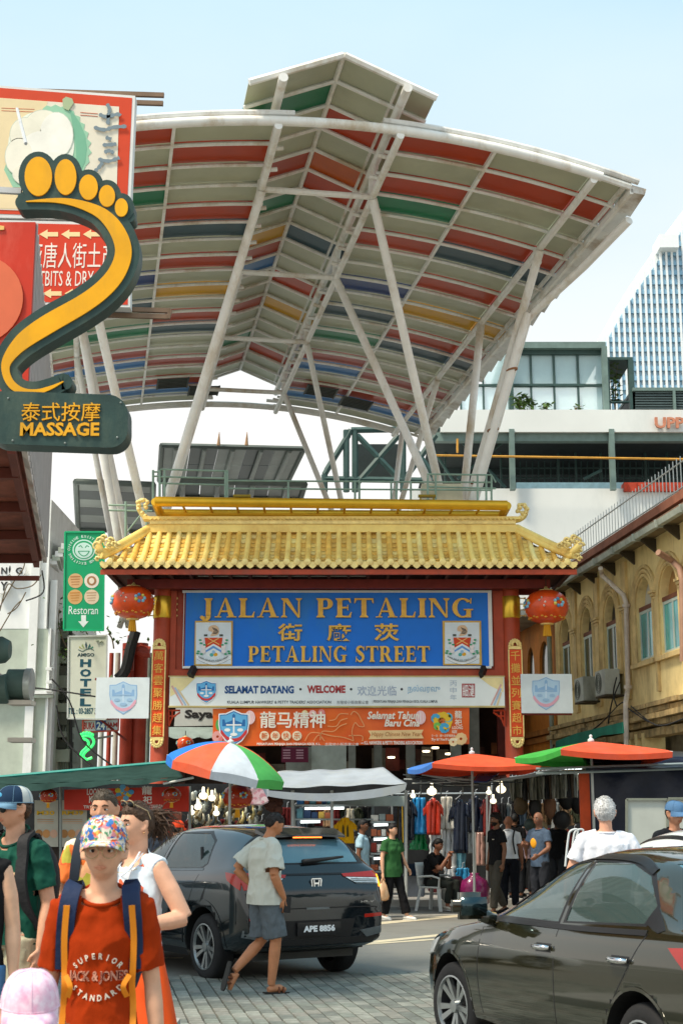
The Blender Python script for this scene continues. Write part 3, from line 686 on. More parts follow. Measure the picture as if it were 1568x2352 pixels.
def lantern(name,label,cx,cy,Y,rx,tassel=True,group='big red paper lanterns',dark=False,par=True):
 c=P(cx,cy,Y);r=rx*Y/FPX/math.cos(PITCH)*1.0
 lt=E(name,label,'lantern',c,group)
 lr=M('lantern_red' if not dark else 'lantern_dark_red',C('d84c18' if not dark else 'a4300c'),.3,var=.12,scale=6,coat=.3)
 n=24;rings=[]
 for k in range(13):
  a=PI*k/12;rr=max(.28*r,r*math.sin(a)**.75);z=-r*.78*math.cos(a)
  rings.append([c+V((rr*math.cos(2*PI*j/n)*(1+.02*(j%2)),rr*math.sin(2*PI*j/n)*(1+.02*(j%2)),z))for j in range(n)])
 MB(lr).loft(rings).build('lantern_body',None,lt,auto=60)
 MB(goldc).lathe([(.30*r,.70*r),(.32*r,.80*r),(.12*r,.84*r),(.05*r,.95*r),(.0001,.96*r)],c,14).build('top_cap',None,lt,smooth=True)
 MB(goldc).lathe([(.30*r,-.70*r),(.31*r,-.82*r),(.1*r,-.84*r)],c,14).build('bottom_ring',None,lt,smooth=True)
 g=MB(paint('d89838',.5))
 for j in range(12):
  a=2*PI*j/12+.13
  for zz,q in((-.56,1),(-.5,0)):
   g.sphere(c+V((math.cos(a+q*.2)*r*.80,math.sin(a+q*.2)*r*.80,zz*r)),.075*r,6,4,(1,1,.6))
 g.build('gold_scallops',None,lt)
 fl=MB()
 for a,mode in((-1.9,0),(-1.1,1),(-2.85,1),(-.25,0)):
  for j in range(7):
   t=2*PI*j/7;aa=a+.22*math.cos(t);zz=.1+.16*math.sin(t)
   if mode:fl.m=paint(('8ac0d8','d8c860','5890b8')[j%3],.5)
   else:
    fl.m=paint('f0dcd0',.5);aa=a+.14*math.cos(t*2);zz=.1+.22*math.sin(t*1.5)
   rr=r*1.015*max(.3,math.cos(math.asin(min(.95,abs(zz)/.78))))**.75
   fl.sphere(c+V((rr*math.cos(aa),rr*math.sin(aa),zz*r)),(.085 if mode else .05)*r,6,4)
 fl.build('flower_print',None,lt)
 if tassel:
  tz=c.z-.84*r;t_=MB(paint('dca020',.6))
  for j in range(10):
   a=2*PI*j/10;t_.tube([(c.x+.10*r*math.cos(a),c.y+.10*r*math.sin(a),tz),(c.x+.16*r*math.cos(a),c.y+.16*r*math.sin(a),tz-.52*r)],.05*r,5)
  t_.build('tassel',None,lt)
 MB(M('cord_dark',(.05,.04,.03),.8)).tube([c+V((0,0,.9*r)),c+V((0,0,1.5*r))],.01,5).build('hanging_cord',None,lt)
 return lt
lantern('paper_lantern','red round lantern with blue flowers left of the gate under the golden eave',306,1384,GY-.6,48)
lantern('paper_lantern','red round lantern with yellow tassel right of the gate under the golden eave',1254,1394,GY-.6,49)
rl=E('platform_railing','grey green metal railing on the platform behind the golden ridge','railing',P(700,1140,33.4))
gm=M('railing_green_grey',C('8aa494'),.5,var=.15)
YR=33.5
def rail(pts,r=.022,nm='rail'):tube_obj(nm,[P(x,y,YR)for x,y in pts],r,gm,rl,6)
for y in(1078,1095,1110):rail([(368,y),(522,y+4)])
rail([(352,1084),(366,1084)]);rail([(352,1094),(366,1094)])
for x in(352,367,378,522,518):rail([(x,1080),(x,1150)],.03,'post')
for y in(1104,1122):rail([(522,y),(1130,y+4)])
rail([(980,1089),(1128,1091),(1138,1108)]);rail([(980,1118),(1138,1122)])
for x in(662,815,825,898,910,943,982,1000,1096,1116,1128):rail([(x,1092 if x>960 else 1106),(x,1150)],.026,'post')
for y in(1160,1172):rail([(250,y),(350,y+2)],.025)
for x in(289,337):rail([(x,1152),(x,1245)],.03,'post')
rail([(292,1222),(335,1168)],.02,'brace')
dk=MB(M('platform_deck',C('a8a498'),.7));a,b=P(340,1150,33.6),P(1140,1150,33.6);dk.box(a.x,b.x,33.4,36.8,8.6,8.75);dk.build('deck',None,rl)
cb=P(1010,1132,33.9);d2=P(1060,1100,33.9)
MB(M('cream_box',C('d8d0b4'),.6)).box(P(954,0,33.9).x*1.0,d2.x,33.8,34.4,8.75,P(0,1113,33.9).z).build('equipment_box',None,rl)
# ================================================================ ground
asph=M('asphalt',(.215,.21,.185),.9,var=.18,scale=.5,bump=.5,bscale=60,dirt=(.13,.135,.135),dscale=.5)
pavm=M('pavement_concrete',(.30,.29,.27),.85,var=.2,scale=1.5,bump=.3,bscale=40)
MB(asph).box(-600,600,-60,1500,-.3,0).build('road',None,kind='structure')
def GR(u,v,z=0):return CN*u+CD*v+V((0,0,z))
pv=MB(pavm);k0=PZ(800,2082,0).y
pv.prism([(-30,k0-.2,.12),(30,k0+.3,.12),(30,140,.12),(-30,140,.12)],(0,0,-.2));pv.build('pavement',None,kind='structure')
kb=MB(M('kerb_stone',(.36,.35,.32),.8,bump=.3)).bar((-30,k0-.27,.058),(30,k0+.23,.058),.13,.13).build('kerb',None,kind='structure')
bs=[M('paver_grey_%d'%i,c,.8,var=.2,scale=12,bump=.4,bscale=50)for i,c in enumerate(((.20,.215,.185),(.26,.265,.23),(.155,.165,.145),(.225,.22,.19)))]
p00=PZ(700,2242,0);vtop=p00.dot(CD);pb=MB(M('paver_joint_sand',(.07,.075,.07),.95,bump=.4))
u0b,u1b,v0b=-.2,5.6,8.4
pb.prism([GR(u0b-1.5,v0b,.004),GR(u1b,v0b,.004),GR(u1b,vtop,.004),GR(u0b-1.5,vtop,.004)],(0,0,-.05));bed=pb.build('brick_paving',None,kind='structure')
BW,BL=.128,.262
bme=[]
for i in range(8):
 mb=MB();a,b,h=BW/2-.006,BL/2-.006,.012
 vs=[CN*(sx*a*q)+CD*(sy*b*q)+V((0,0,z))for q,z in((1,0),(1,.014),(.94,.02))for sx,sy in((-1,-1),(1,-1),(1,1),(-1,1))]
 vs=[v+V((0,0,random.uniform(-.002,.003)if v.z>.015 else 0))for v in vs]
 me=bpy.data.meshes.new('brick');me.from_pydata(vs,[],[(0,1,5,4),(1,2,6,5),(2,3,7,6),(3,0,4,7),(4,5,9,8),(5,6,10,9),(6,7,11,10),(7,4,8,11),(8,9,10,11)])
 me.materials.append(bs[i%4]);bme.append(me)
cells=[]
for i in range(int((u1b-u0b+1.4)/BW)):
 for j in range(int((vtop-v0b)/BL)):
  cells.append((u0b-1.4+(i+.5)*BW,vtop-(j+.5+.5*(i%2))*BL+BL/2-.03))
rest=MB()
def seen(c):
 q=GR(*c);return-2.3<q.x<1.4 and q.y>10.6
cells.sort(key=lambda c:not seen(c))
nb=0
for c in cells:
 if nb<300 and seen(c):
  o=bpy.data.objects.new('brick',random.choice(bme));COL.objects.link(o);o.parent=bed;o.location=GR(c[0],c[1],.004+random.uniform(-.002,.003));o.rotation_euler.z=random.uniform(-.02,.02);nb+=1
 elif GR(*c).y>8.6:
  rest.m=random.choice(bs);q=GR(c[0],c[1],.011);rest.obox(q,CN*(BW-.012),CD*(BL-.012),V((0,0,.024+random.uniform(-.002,.003))))
rest.build('bricks',None,bed,kind='stuff')
q=PZ(380,2338,.12);MB(M('kerb_stone',(.36,.35,.32),.8)).prism([q+V((-4,-2.2,0)),q+V((.12,-2.2,0)),q+V((.12,-.02,0)),q+V((.02,.08,0)),q+V((-4,.08,0))],(0,0,-.15)).build('traffic_island',None,kind='structure')
yl=M('marking_yellow',C('d8caa8'),.7,var=.3,scale=6,rgb2=C('b4ac98'));wl=M('marking_white',C('c8c8c0'),.7,var=.3,scale=6)
def mark(x0,y0,x1,y1,w,m):
 a,b=PZ(x0,y0,.004),PZ(x1,y1,.004);d=(b-a).normalized();n_=V((-d.y,d.x,0))*w/2
 MB(m).add([a-n_,b-n_,b+n_,a+n_],[(0,1,2,3)]).build('road_marking',None,kind='structure')
mark(600,2146,1300,2080,.32,yl);mark(600,2190,1160,2132,.22,yl);mark(560,2112,1300,2094,.12,wl)
mark(820,2170,1100,2150,.14,yl)
mark(-900,2200,420,2200,.15,yl)
# ================================================================ far tower with fins
def pxbox(x0,y0,x1,y1,Y,th,mat,name,par=None):
 a,b=P(x0,y1,Y),P(x1,y0,Y);ym=min((y0+y1)/2,1300);return MB().box(P(x0,ym,Y).x,P(x1,ym,Y).x,Y,Y+th,a.z,b.z).build(name,mat,par)
tw=E('fin_tower','tall office tower with curved side and white vertical fins far behind the glass box','tower',P(1500,1000,170))
glassb=M('tower_glass',C('a0c4d8'),.4,var=0,spec=.5)  # pale blue base colour carries the distance haze, no haze volume
finw=M('tower_fin',C('e8ecec'),.5,var=.03)
TY=170
prof=[(1388,790),(1430,715),(1470,655),(1510,600),(1545,555),(1580,515),(1700,400),(1700,1010),(1388,1010)]
MB(glassb).prism([P(x,y,TY)for x,y in prof],(0,25,0)).build('glass_body',None,tw)
def topat(x):
 for(xa,ya),(xb,yb_)in zip(prof[:6],prof[1:7]):
  if xa<=x<=xb:return ya+(yb_-ya)*(x-xa)/(xb-xa)
 return 1000
for x in range(1392,1690,13):
 yt=topat(x)-14;a,b=P(x,1005,TY-.5),P(x+5,yt,TY-.5);xm=P(x,800,TY).x
 MB(finw).box(xm,xm+.26,TY-.5,TY-.1,a.z,b.z).build('fin',None,tw)
MB(finw).prism([P(x,y,TY+.5)for x,y in((1362,800),(1404,720),(1444,655),(1520,545),(1580,465),(1680,380),(1680,500),(1545,600),(1392,820),(1392,1010),(1362,1010))],(0,20,0)).build('sloping_wall',None,tw)
fl_=MB(M('tower_band',C('88b0c8'),.5))
for y in range(540,1000,22):
 x0=next((x for x in range(1392,1690,4)if topat(x)<y),1690);a=P(x0,y,TY);b=P(1690,y,TY);fl_.box(a.x,b.x,TY-.35,TY-.06,a.z-.3,a.z+.3)
fl_.build('floor_bands',None,tw)
MB(finw).box(P(1478,0,TY).x,P(1520,0,TY).x,TY-2,TY+2,P(0,582,TY).z,P(0,552,TY).z).build('roof_bridge',None,tw)
# ================================================================ steel and glass building on the right behind
dst=M('dark_green_steel',C('3c5450'),.5,var=.12);wwall=M('white_render_wall',C('e0e2de'),.7,var=.04,scale=.3,dirt=C('c8ccc8'),dscale=.2)
BYY=60
bb_=E('terrace_building','white and dark steel building with roof terrace glass box behind the shophouses','building',P(1300,1250,BYY))
pxbox(948,1122,1900,1700,BYY,14,wwall,'white_wall',bb_)
pxbox(1010,941,1900,992,BYY-.5,1.0,wwall,'white_fascia',bb_)
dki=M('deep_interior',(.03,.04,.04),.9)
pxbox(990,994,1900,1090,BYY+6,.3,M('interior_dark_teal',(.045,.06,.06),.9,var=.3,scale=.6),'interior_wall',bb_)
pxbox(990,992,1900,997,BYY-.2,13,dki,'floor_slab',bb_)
pxbox(1000,993,1900,1013,BYY-.3,.4,M('grey_green_steel',C('6e827c'),.5),'edge_beam',bb_)
for x in(1170,1400,1640,1880):pxbox(x,985,x+12,1124,BYY-.55,.3,M('grey_green_steel',C('6e827c'),.5),'steel_column',bb_)
for x in(1020,1100,1148,1280,1320,1378,1480,1530,1560):pxbox(x,1013,x+4,1122,BYY+3,.2,dst,'inner_post',bb_)
for(a,b)in(((1055,1010),(1160,1120)),((1160,1010),(1050,1100)),((980,1010),(1050,1120)),((1340,1100),(1380,1080))):tube_obj('brace',[P(*a,BYY+1),P(*b,BYY+1)],.07,dst,bb_,6)
tube_obj('yellow_pipe',[P(1000,1046,BYY-.9),P(1900,1060,BYY-.9)],.05,M('pipe_orange',C('c8923c'),.5),bb_,8)
tube_obj('yellow_pipe',[P(1050,1008,BYY-.9),P(1050,1040,BYY-.9)],.05,M('pipe_orange',C('c8923c'),.5),bb_,8)
gr_=MB(dst)
for x in range(1180,1568,14):gr_.bar(P(x,1060,BYY+4),P(x,1118,BYY+4),.05)
for y in(1075,1098):gr_.bar(P(1150,y,BYY+4),P(1700,y,BYY+4),.06)
gr_.build('mesh_grille',None,bb_)
pxbox(1432,1108,1620,1128,BYY-.2,.6,M('container_red',C('b8442c'),.6,var=.15),'red_parapet',bb_)
for x in range(1440,1600,22):pxbox(x,1109,x+2,1127,BYY-.3,.1,M('container_red_rib',C('983420'),.6),'rib',bb_)
pxbox(1185,1108,1432,1122,BYY+1,.1,M('sky_glass',C('a8ccd4'),.2),'glass_strip',bb_)
lt=MB(M('letter_terracotta',C('c88468'),.6));textpx(lt,'UPP',1504,958,1570,983,BYY-.72,0,.03,.12);lt.build('wall_letters',None,bb_)
gb=E('glass_pavilion','glass box with dark green steel frame on the white terrace','pavilion',P(1280,945,BYY+1))
gpn=M('pavilion_glass',C('d4f0f4'),.1,var=.03,spec=.6,alpha=.45)
XS=[1058,1110,1168,1219,1272,1327,1384]
for i in range(6):
 for y0,y1 in((814,881),(887,942)):
  if i==0 and y0<850:continue
  pxbox(XS[i]+2,y0,XS[i+1]-2,y1,BYY+.8,.04,gpn,'glass_pane',gb)
for i,x in enumerate(XS[:-1]):pxbox(x-2,812 if i>1 else 870,x+2,945,BYY+.7,.2,dst,'mullion',gb)
for y in(884,):pxbox(1058,y-2,1384,y+2,BYY+.65,.2,dst,'transom',gb)
pxbox(1160,785,1390,799,BYY+.3,6,M('grey_green_steel',C('6e827c'),.5),'roof_beam',gb);pxbox(1168,799,1388,813,BYY+.6,.3,dst,'header',gb)
pxbox(1384,795,1396,949,BYY+.2,.3,M('grey_green_steel',C('6e827c'),.5),'corner_post',gb);pxbox(1168,799,1178,949,BYY+.4,.3,dst,'corner_post',gb)
pxbox(1370,810,1382,944,BYY+3,.2,dst,'inner_post',gb)
fr2=E('terrace_pergola','open dark steel frame beside the glass box with a slim plant inside','pergola',P(1420,945,BYY+2))
pxbox(1390,820,1452,826,BYY+1,3,dst,'top_beam',fr2);pxbox(1444,826,1456,948,BYY+1,.3,dst,'post',fr2);pxbox(1394,921,1444,924,BYY+1,.2,dst,'rail',fr2);pxbox(1394,826,1400,948,BYY+1,.3,dst,'post',fr2)
sh=E('louvred_store','dark louvred plant room on the terrace in front of the tower','shed',P(1520,945,BYY+2))
pxbox(1452,892,1800,944,BYY+1,4,M('louvre_dark',C('303a3a'),.6),'wall',sh)
for y in range(900,940,6):pxbox(1458,y,1800,y+3,BYY+.9,.08,M('louvre_grey',C('4a5858'),.5),'louvre',sh)
pxbox(1452,890,1800,897,BYY+.8,4.2,M('grey_green_steel',C('6e827c'),.5),'roof_edge',sh);pxbox(1545,897,1551,944,BYY+.8,.2,M('grey_green_steel',C('6e827c'),.5),'post',sh)
leafg=M('leaf_green',(.10,.17,.04),.6,var=.4,scale=20,rgb2=(.05,.10,.02));stemm=M('plant_stem',(.16,.12,.07),.8)
def plant(label,c,h,wd,n=60,name='terrace_plant',ls=.12,cat='plant',group=None):
 t=E(name,label,cat,c,group);c=V(c)
 sb=MB(stemm)
 for k in range(4):sb.tube([c,c+V((random.uniform(-wd,wd)*.3,random.uniform(-.2,.2),h*.5)),c+V((random.uniform(-wd,wd)*.6,random.uniform(-.3,.3),h*random.uniform(.7,1)))],[.025,.018,.008],5)
 sb.build('stem',None,t)
 lb=MB(leafg)
 for k in range(n):
  p=c+V((random.gauss(0,wd*.42),random.gauss(0,wd*.3),h*random.uniform(.2,1.02)));d=V((random.uniform(-1,1),random.uniform(-1,1),random.uniform(-.7,.5))).normalized();s=d.cross(V((0,0,1))).normalized()*ls*.3
  lb.add([p,p+d*ls*.5+s,p+d*ls,p+d*ls*.5-s],[(0,1,2,3)])
 lb.build('foliage',None,t);return t
plant('bushy green plant at the left foot of the glass box panes',P(1198,945,BYY+.2),.75,.55,90,ls=.32)
plant('small sprouting plant below the middle glass pane',P(1252,946,BYY+.2),.45,.4,24,ls=.3)
plant('slim tall yellow green plant inside the open steel frame',P(1412,946,BYY+1.5),2.2,.35,110,ls=.26)
plant('low green tuft at the right end of the glass box',P(1325,947,BYY+.2),.3,.4,20,ls=.22)
tr=E('steel_gantry','dark steel braced gantry between the canopy masts and the white building','gantry',P(860,1250,57))
for a,b in(((806,988),(1010,985)),((806,988),(745,1090)),((745,1090),(745,1130)),((795,988),(795,1130)),((815,985),(815,1130)),((925,985),(925,1130)),((820,1000),(915,1100)),((915,1000),(820,1110)),((750,1080),(800,1000)),((930,1000),(1000,1100)),((1000,1000),(930,1100)),((745,1100),(1000,1104))):
 tube_obj('steel_member',[P(*a,57),P(*b,57)],.13,dst,tr,6)
pxbox(818,1020,920,1100,58,.2,M('louvre_dark',C('303a3a'),.6),'infill_panel',tr)
cd2=M('far_canopy_panel',C('8c9490'),.35,var=.12,scale=.8);cdk=M('far_canopy_dark',C('3c4648'),.35,var=.1)
c2=E('far_canopy','flat grey canopy with dark panels behind the platform railing, two spikes on top','canopy',P(540,1100,52))
cor=lambda x,y,Y:P(x,y,Y)
def pat(par,A,B,Cx,D,nx,ny,dark,nm='roof_panel'):
 A,B,Cx,D=map(V,(A,B,Cx,D))
 f=lambda s,t:(A.lerp(B,s)).lerp(D.lerp(Cx,s),t)
 for i in range(nx):
  for j in range(ny):
   g_=.012;ps=[f((i+g_)/nx,(j+g_)/ny),f((i+1-g_)/nx,(j+g_)/ny),f((i+1-g_)/nx,(j+1-g_)/ny),f((i+g_)/nx,(j+1-g_)/ny)]
   MB(cdk if dark(i,j)else cd2).prism(ps,(0,0,.1)).build(nm,None,par)
  tube_obj('rafter',[f((i+.5)/nx,0)-V((0,0,.1)),f((i+.5)/nx,1)-V((0,0,.1))],.09,cd2,par,6)
 for s0,t0,s1,t1 in((0,0,1,0),(0,1,1,1),(0,0,0,1),(1,0,1,1)):tube_obj('edge_tube',[f(s0,t0),f(s1,t1)],.10,M('far_canopy_edge',C('66706c'),.5),par,6)
a_=P(372,1023,50);z_=a_.z
def atz(x,y):return PZ(x,y,z_)
pat(c2,a_,atz(698,1031),atz(662,1106),atz(366,1104),5,2,lambda i,j:i in(1,3))
for x in(502,566):tube_obj('spike',[atz(x,1023),atz(x,1023)+V((.02,0,.5))],[.07,.01],M('rust_steel',C('b08c6c'),.7),c2,6)
z_=P(175,1105,44).z
c3=E('far_canopy','dark grey corrugated canopy end above the green restaurant sign','canopy',P(262,1200,46))
pat(c3,atz(175,1106),atz(352,1113),atz(350,1222),atz(180,1215),1,6,lambda i,j:j%2==1)
z_=P(352,1113,44).z
c4=E('far_canopy','dark canopy strip directly behind the railing and the golden ridge','canopy',P(600,1140,48))
pat(c4,PZ(380,1103,12),PZ(700,1112,12),PZ(690,1146,12),PZ(380,1140,12),4,1,lambda i,j:i%2==0)
# ================================================================ yellow shophouse row on the right
FN=V((1,.110,0)).normalized();FD=V((-.110,1,0)).normalized();F0=V((7.3,31.5,0))
def FXP(x,y,o=0.):
 """point where the photo ray meets the facade plane pushed o metres towards the street"""
 q=F0-FN*o;r=ray(x,y);c=V((0,0,CAMH));k=(q-c).dot(FN)/r.dot(FN);return c+r*k
def fv(p):return(p-F0).dot(FD)
def FP(v,z,o=0.):return F0-FN*o+FD*v+V((0,0,z))
yw=M('ochre_render',C('f4dc9c'),.8,var=.10,scale=1.2,dirt=C('b09868'),dscale=.8,bump=.25)
ywd=M('ochre_cornice_weathered',C('b49a6a'),.85,var=.3,scale=4,dirt=C('5c543c'),dscale=2,bump=.4)
sh1=E('ochre_shophouse','ochre shophouse with arched windows, downpipe and weathered cornice at the right','building',F0+V((0,0,0)))
Z3=lambda z:(993.8+.3661*z[0],1263+.3661*z[1])
wins=[((1437,655),(1560,622),(1500,300),(1500,100)),((1290,705),(1395,680),(1340,363),(1340,185)),((1085,775),(1168,755),(1125,465),(1125,275)),((940,815),(1015,790),(975,528),(975,345)),((808,850),(875,830),(840,585),(840,410))]
vfar=fv(FXP(*Z3((772,800))));vnear=-9.0
zl=FXP(*Z3((1568,925))).z;
ztop=FXP(1529,1196,.5).z+.1
wd=[]
for i,(a,b,tr_,tp)in enumerate(wins):
 A_,B_=FXP(*Z3(a)),FXP(*Z3(b));T_,U_=FXP(*Z3(tr_)),FXP(*Z3(tp));v1,v0=fv(A_),fv(B_)
 wd.append([v0,v1,(A_.z+B_.z)/2,T_.z,U_.z])
zs=sum(w_[2]for w_ in wd)/5;zt=sum(w_[3]for w_ in wd)/5;zu=sum(w_[4]for w_ in wd)/5
print('WIN',[[round(q,2)for q in w_]for w_ in wd],'ledge',zl,'top',ztop,'vfar',vfar)
step=wd[0][0]-(wd[1][0]-wd[0][0])
wd.append([step,step+(wd[0][1]-wd[0][0]),zs,zt,zu]);step2=2*step-wd[0][0];wd.append([step2,step2+(wd[0][1]-wd[0][0]),zs,zt,zu])
wd.sort()
wall=MB(yw);th=.32
def wq(v0,v1,z0,z1,o=0.,t=.32,mb=None):
 A_,B_,C_,D_=FP(v0,z0,o),FP(v1,z0,o),FP(v1,z1,o),FP(v0,z1,o);(mb or wall).prism([A_,B_,C_,D_],FN*t)
prev=vnear
for v0,v1,s_,t_,u_ in wd:
 wq(prev,v0,zl,ztop);wq(v0,v1,zl,zs);n=12;cx=(v0+v1)/2;rr=(v1-v0)/2;hh=max(.3,zu-zt)
 for k in range(n):
  a0,a1=PI*k/n,PI*(k+1)/n;xa,xb=cx+rr*math.cos(a0),cx+rr*math.cos(a1);za,zb=zt+hh*math.sin(a0),zt+hh*math.sin(a1)
  wall.prism([FP(xa,za),FP(xb,zb),FP(xb,ztop),FP(xa,ztop)],FN*th)
 prev=v1
wq(prev,vfar,zl,ztop)
wall.build('upper_wall',None,sh1)
arc_m=M('moulding_ochre',C('e0c488'),.8,var=.15,dirt=C('a08860'),dscale=1.5)
teal=M('window_teal_glass',C('38b8b8'),.12,var=.35,scale=1.2,rgb2=C('1c7880'),spec=.8);tdk=M('window_dark_glass',C('2c4038'),.12,var=.3,scale=1.5,spec=.8)
wfr=M('window_frame_green_grey',C('c4d0c4'),.5,var=.1)
for i,(v0,v1,s_,t_,u_)in enumerate(wd):
 cx=(v0+v1)/2;rr=(v1-v0)/2;hh=max(.3,zu-zt)
 ww=MB();near=i<4
 gm_=teal if i<4 else tdk
 fw=MB(wfr)
 for va,vb in((v0,v0+.06),(v1-.06,v1),(cx-.035,cx+.035)):fw.prism([FP(va,zs,-.06),FP(vb,zs,-.06),FP(vb,zt,-.06),FP(va,zt,-.06)],FN*.06)
 for za,zb in((zs,zs+.06),(zt-.07,zt)):fw.prism([FP(v0+.06,za,-.062),FP(v1-.06,za,-.062),FP(v1-.06,zb,-.062),FP(v0+.06,zb,-.062)],FN*.05)
 f_=fw.build('window',None,sh1)
 for va,vb in((v0+.06,cx-.035),(cx+.035,v1-.06)):MB(gm_).prism([FP(va,zs+.06,-.08),FP(vb,zs+.06,-.08),FP(vb,zt-.07,-.08),FP(va,zt-.07,-.08)],FN*.02).build('pane',None,f_)
 MB(M('transom_rust_red',C('7c4c34'),.7,var=.2)).prism([FP(v0,zt,-.05),FP(v1,zt,-.05),FP(v1,zt+.10,-.05),FP(v0,zt+.10,-.05)],FN*.1).build('transom_bar',None,f_)
 fan=[FP(cx+rr*math.cos(PI*k/10),zt+.1+(hh-.1)*math.sin(PI*k/10),-.2)for k in range(11)]
 fm=[M('fan_board_ochre',C('b88c54'),.8,var=.2),M('fan_board_white',C('c4c0b0'),.7),M('fan_dark',C('3c3830'),.6),M('fan_dark',C('3c3830'),.6),M('fan_dark',C('3c3830'),.6)][max(0,min(4,i-2))]
 MB(fm).prism(fan,FN*.05).build('fanlight',None,f_)
 for q,rad in((.06,.045),(.17,.05),(.28,.045)):
  tube_obj('arch_moulding',[FP(v0-q,zs-.1,.02)]+[FP(cx+(rr+q)*math.cos(a),zt+.1+(hh-.1+q)*math.sin(a),.02)for a in[PI-PI*k/12 for k in range(13)]]+[FP(v1+q,zs-.1,.02)],rad,arc_m,f_,6)
 MB(arc_m).prism([FP(v0-.3,zs-.16,.12),FP(v1+.3,zs-.16,.12),FP(v1+.3,zs-.06,.12),FP(v0-.3,zs-.06,.12)],FN*.12).build('sill',None,f_)
for i in range(len(wd)-1):
 m_=(wd[i][1]+wd[i+1][0])/2;big=wd[i+1][0]-wd[i][1]>1.0
 pl=MB(arc_m);hw=.18 if big else .07;zc=zt+.1
 pl.prism([FP(m_-hw,zl+.25,.07),FP(m_+hw,zl+.25,.07),FP(m_+hw,ztop-.2 if big else zc,.07),FP(m_-hw,ztop-.2 if big else zc,.07)],FN*.07)
 for k in range(3):pl.prism([FP(m_-hw-.04*k,zc+.07*k,.09+.03*k),FP(m_+hw+.04*k,zc+.07*k,.09+.03*k),FP(m_+hw+.04*k,zc+.06+.07*k,.09+.03*k),FP(m_-hw-.04*k,zc+.06+.07*k,.09+.03*k)],FN*.1)
 pl.build('pilaster',None,sh1)
for k,(dz,o,h)in enumerate(((.0,.30,.10),(-.12,.24,.11),(-.25,.34,.12),(-.38,.20,.12),(-.56,.12,.17))):
 cb_=MB(ywd);n=26
 for i in range(n):
  va,vb=vnear+(vfar-vnear)*i/n,vnear+(vfar-vnear)*(i+1)/n-.01;oo=o+random.uniform(-.03,.02);zz=zl+dz+random.uniform(-.01,.01)
  cb_.prism([FP(va,zz-h,oo),FP(vb,zz-h,oo),FP(vb,zz,oo),FP(va,zz,oo)],FN*(oo+.3))
 cb_.build('cornice_course',None,sh1)
rf=MB(M('old_roof_tile',C('8a6a58'),.85,var=.3,scale=6,bump=.5,dirt=C('5c6c54'),dscale=2))
rf.prism([FP(vnear,ztop,.5),FP(vfar,ztop,.5),FP(vfar,ztop+1.0,-1.4),FP(vnear,ztop+1.0,-1.4)],(0,0,.08));rf.build('roof',None,sh1)
ef=MB(M('eave_soffit',C('8c7c5c'),.85,var=.2));ef.prism([FP(vnear,ztop-.03,.45),FP(vfar,ztop-.03,.45),FP(vfar,ztop-.03,0),FP(vnear,ztop-.03,0)],(0,0,.04));ef.build('eave_soffit',None,sh1)
n=12
for i in range(n):
 va,vb=vnear+(vfar-vnear)*i/n,vnear+(vfar-vnear)*(i+1)/n
 g_=MB(M('gutter_grey',C('a8b0a4'),.5,var=.2,dirt=C('6c7060')));g_.prism([FP(va,ztop-.05,.48),FP(va,ztop-.05,.66),FP(va,ztop-.17,.63),FP(va,ztop-.17,.51)],FD*(vb-va-.02));g_.prism([FP(vb-.05,ztop-.03,.47),FP(vb-.05,ztop-.03,.68),FP(vb-.05,ztop-.2,.66),FP(vb-.05,ztop-.2,.49)],FD*.05);g_.build('gutter',None,sh1)
 br_=MB(M('bracket_dark',C('4c4434'),.8));br_.prism([FP(va+.3,ztop-.06,.43),FP(va+.3,ztop-.06,.0),FP(va+.3,ztop-.38,.0),FP(va+.3,ztop-.3,.1),FP(va+.3,ztop-.14,.3)],FD*.1);br_.build('eave_bracket',None,sh1)
pr=MB(M('roof_parapet_red',C('94604c'),.8,var=.2));pr.prism([FP(vnear,ztop+.35,.2),FP(vfar,ztop+.35,.2),FP(vfar,ztop+.55,.2),FP(vnear,ztop+.55,.2)],FN*.15);pr.build('roof_kerb',None,sh1)
gs=MB(M('shop_dark_wall',C('6a6250'),.85,var=.3,dirt=C('3c382c')));gs.prism([FP(vnear,0,-.5),FP(vfar,0,-.5),FP(vfar,zl-.5,-.5),FP(vnear,zl-.5,-.5)],FN*.3);gs.build('ground_storey',None,sh1)
for x in(1238,1310):pass
for zx in(1255,1300,1345):
 p_=FXP(*Z3((zx,1160)));v_=fv(p_);MB(yw).prism([FP(v_-.1,0,.12),FP(v_+.1,0,.12),FP(v_+.1,zl-.62,.12),FP(v_-.1,zl-.62,.12)],FN*.5).build('shop_pier',None,sh1)
MB(yw).prism([FP(vfar-.05,0),FP(vfar-.05,ztop+.8),FP(vfar-.05,ztop+.8,-9),FP(vfar-.05,0,-9)],FD*.05).build('party_wall',None,sh1)
rr_=E('roof_railing','thin white picket railing along the shophouse roof at the right','railing',FP(0,ztop+.5))
ra,rb_=FXP(1236,1232,-.6),FXP(1568,1134,-.6);vA,vB=fv(rb_)-3,fv(ra);zr=(ra.z+rb_.z)/2
pk=M('picket_white',C('ccd0cc'),.5)
n=64
pm=None
for i in range(n):
 v_=vA+(vB-vA)*i/n;tube_obj('picket',[FP(v_,zr-.75,-.6),FP(v_,zr+.1,-.6)],.012,pk,rr_,4)
for z in(-.65,-.05):tube_obj('rail',[FP(vA,zr+z,-.6),FP(vB,zr+z,-.6)],.02,pk,rr_,5)
MB(M('roof_parapet_red',C('94604c'),.8)).prism([FP(vA,zr-1.0,-.55),FP(vB,zr-1.0,-.55),FP(vB,zr-.75,-.55),FP(vA,zr-.75,-.55)],FN*.2).build('kerb',None,rr_)
dpx=[Z3((1050,115)),Z3((1060,160)),Z3((1195,285)),Z3((1212,340)),Z3((1222,870)),Z3((1208,960)),Z3((1212,1300))]
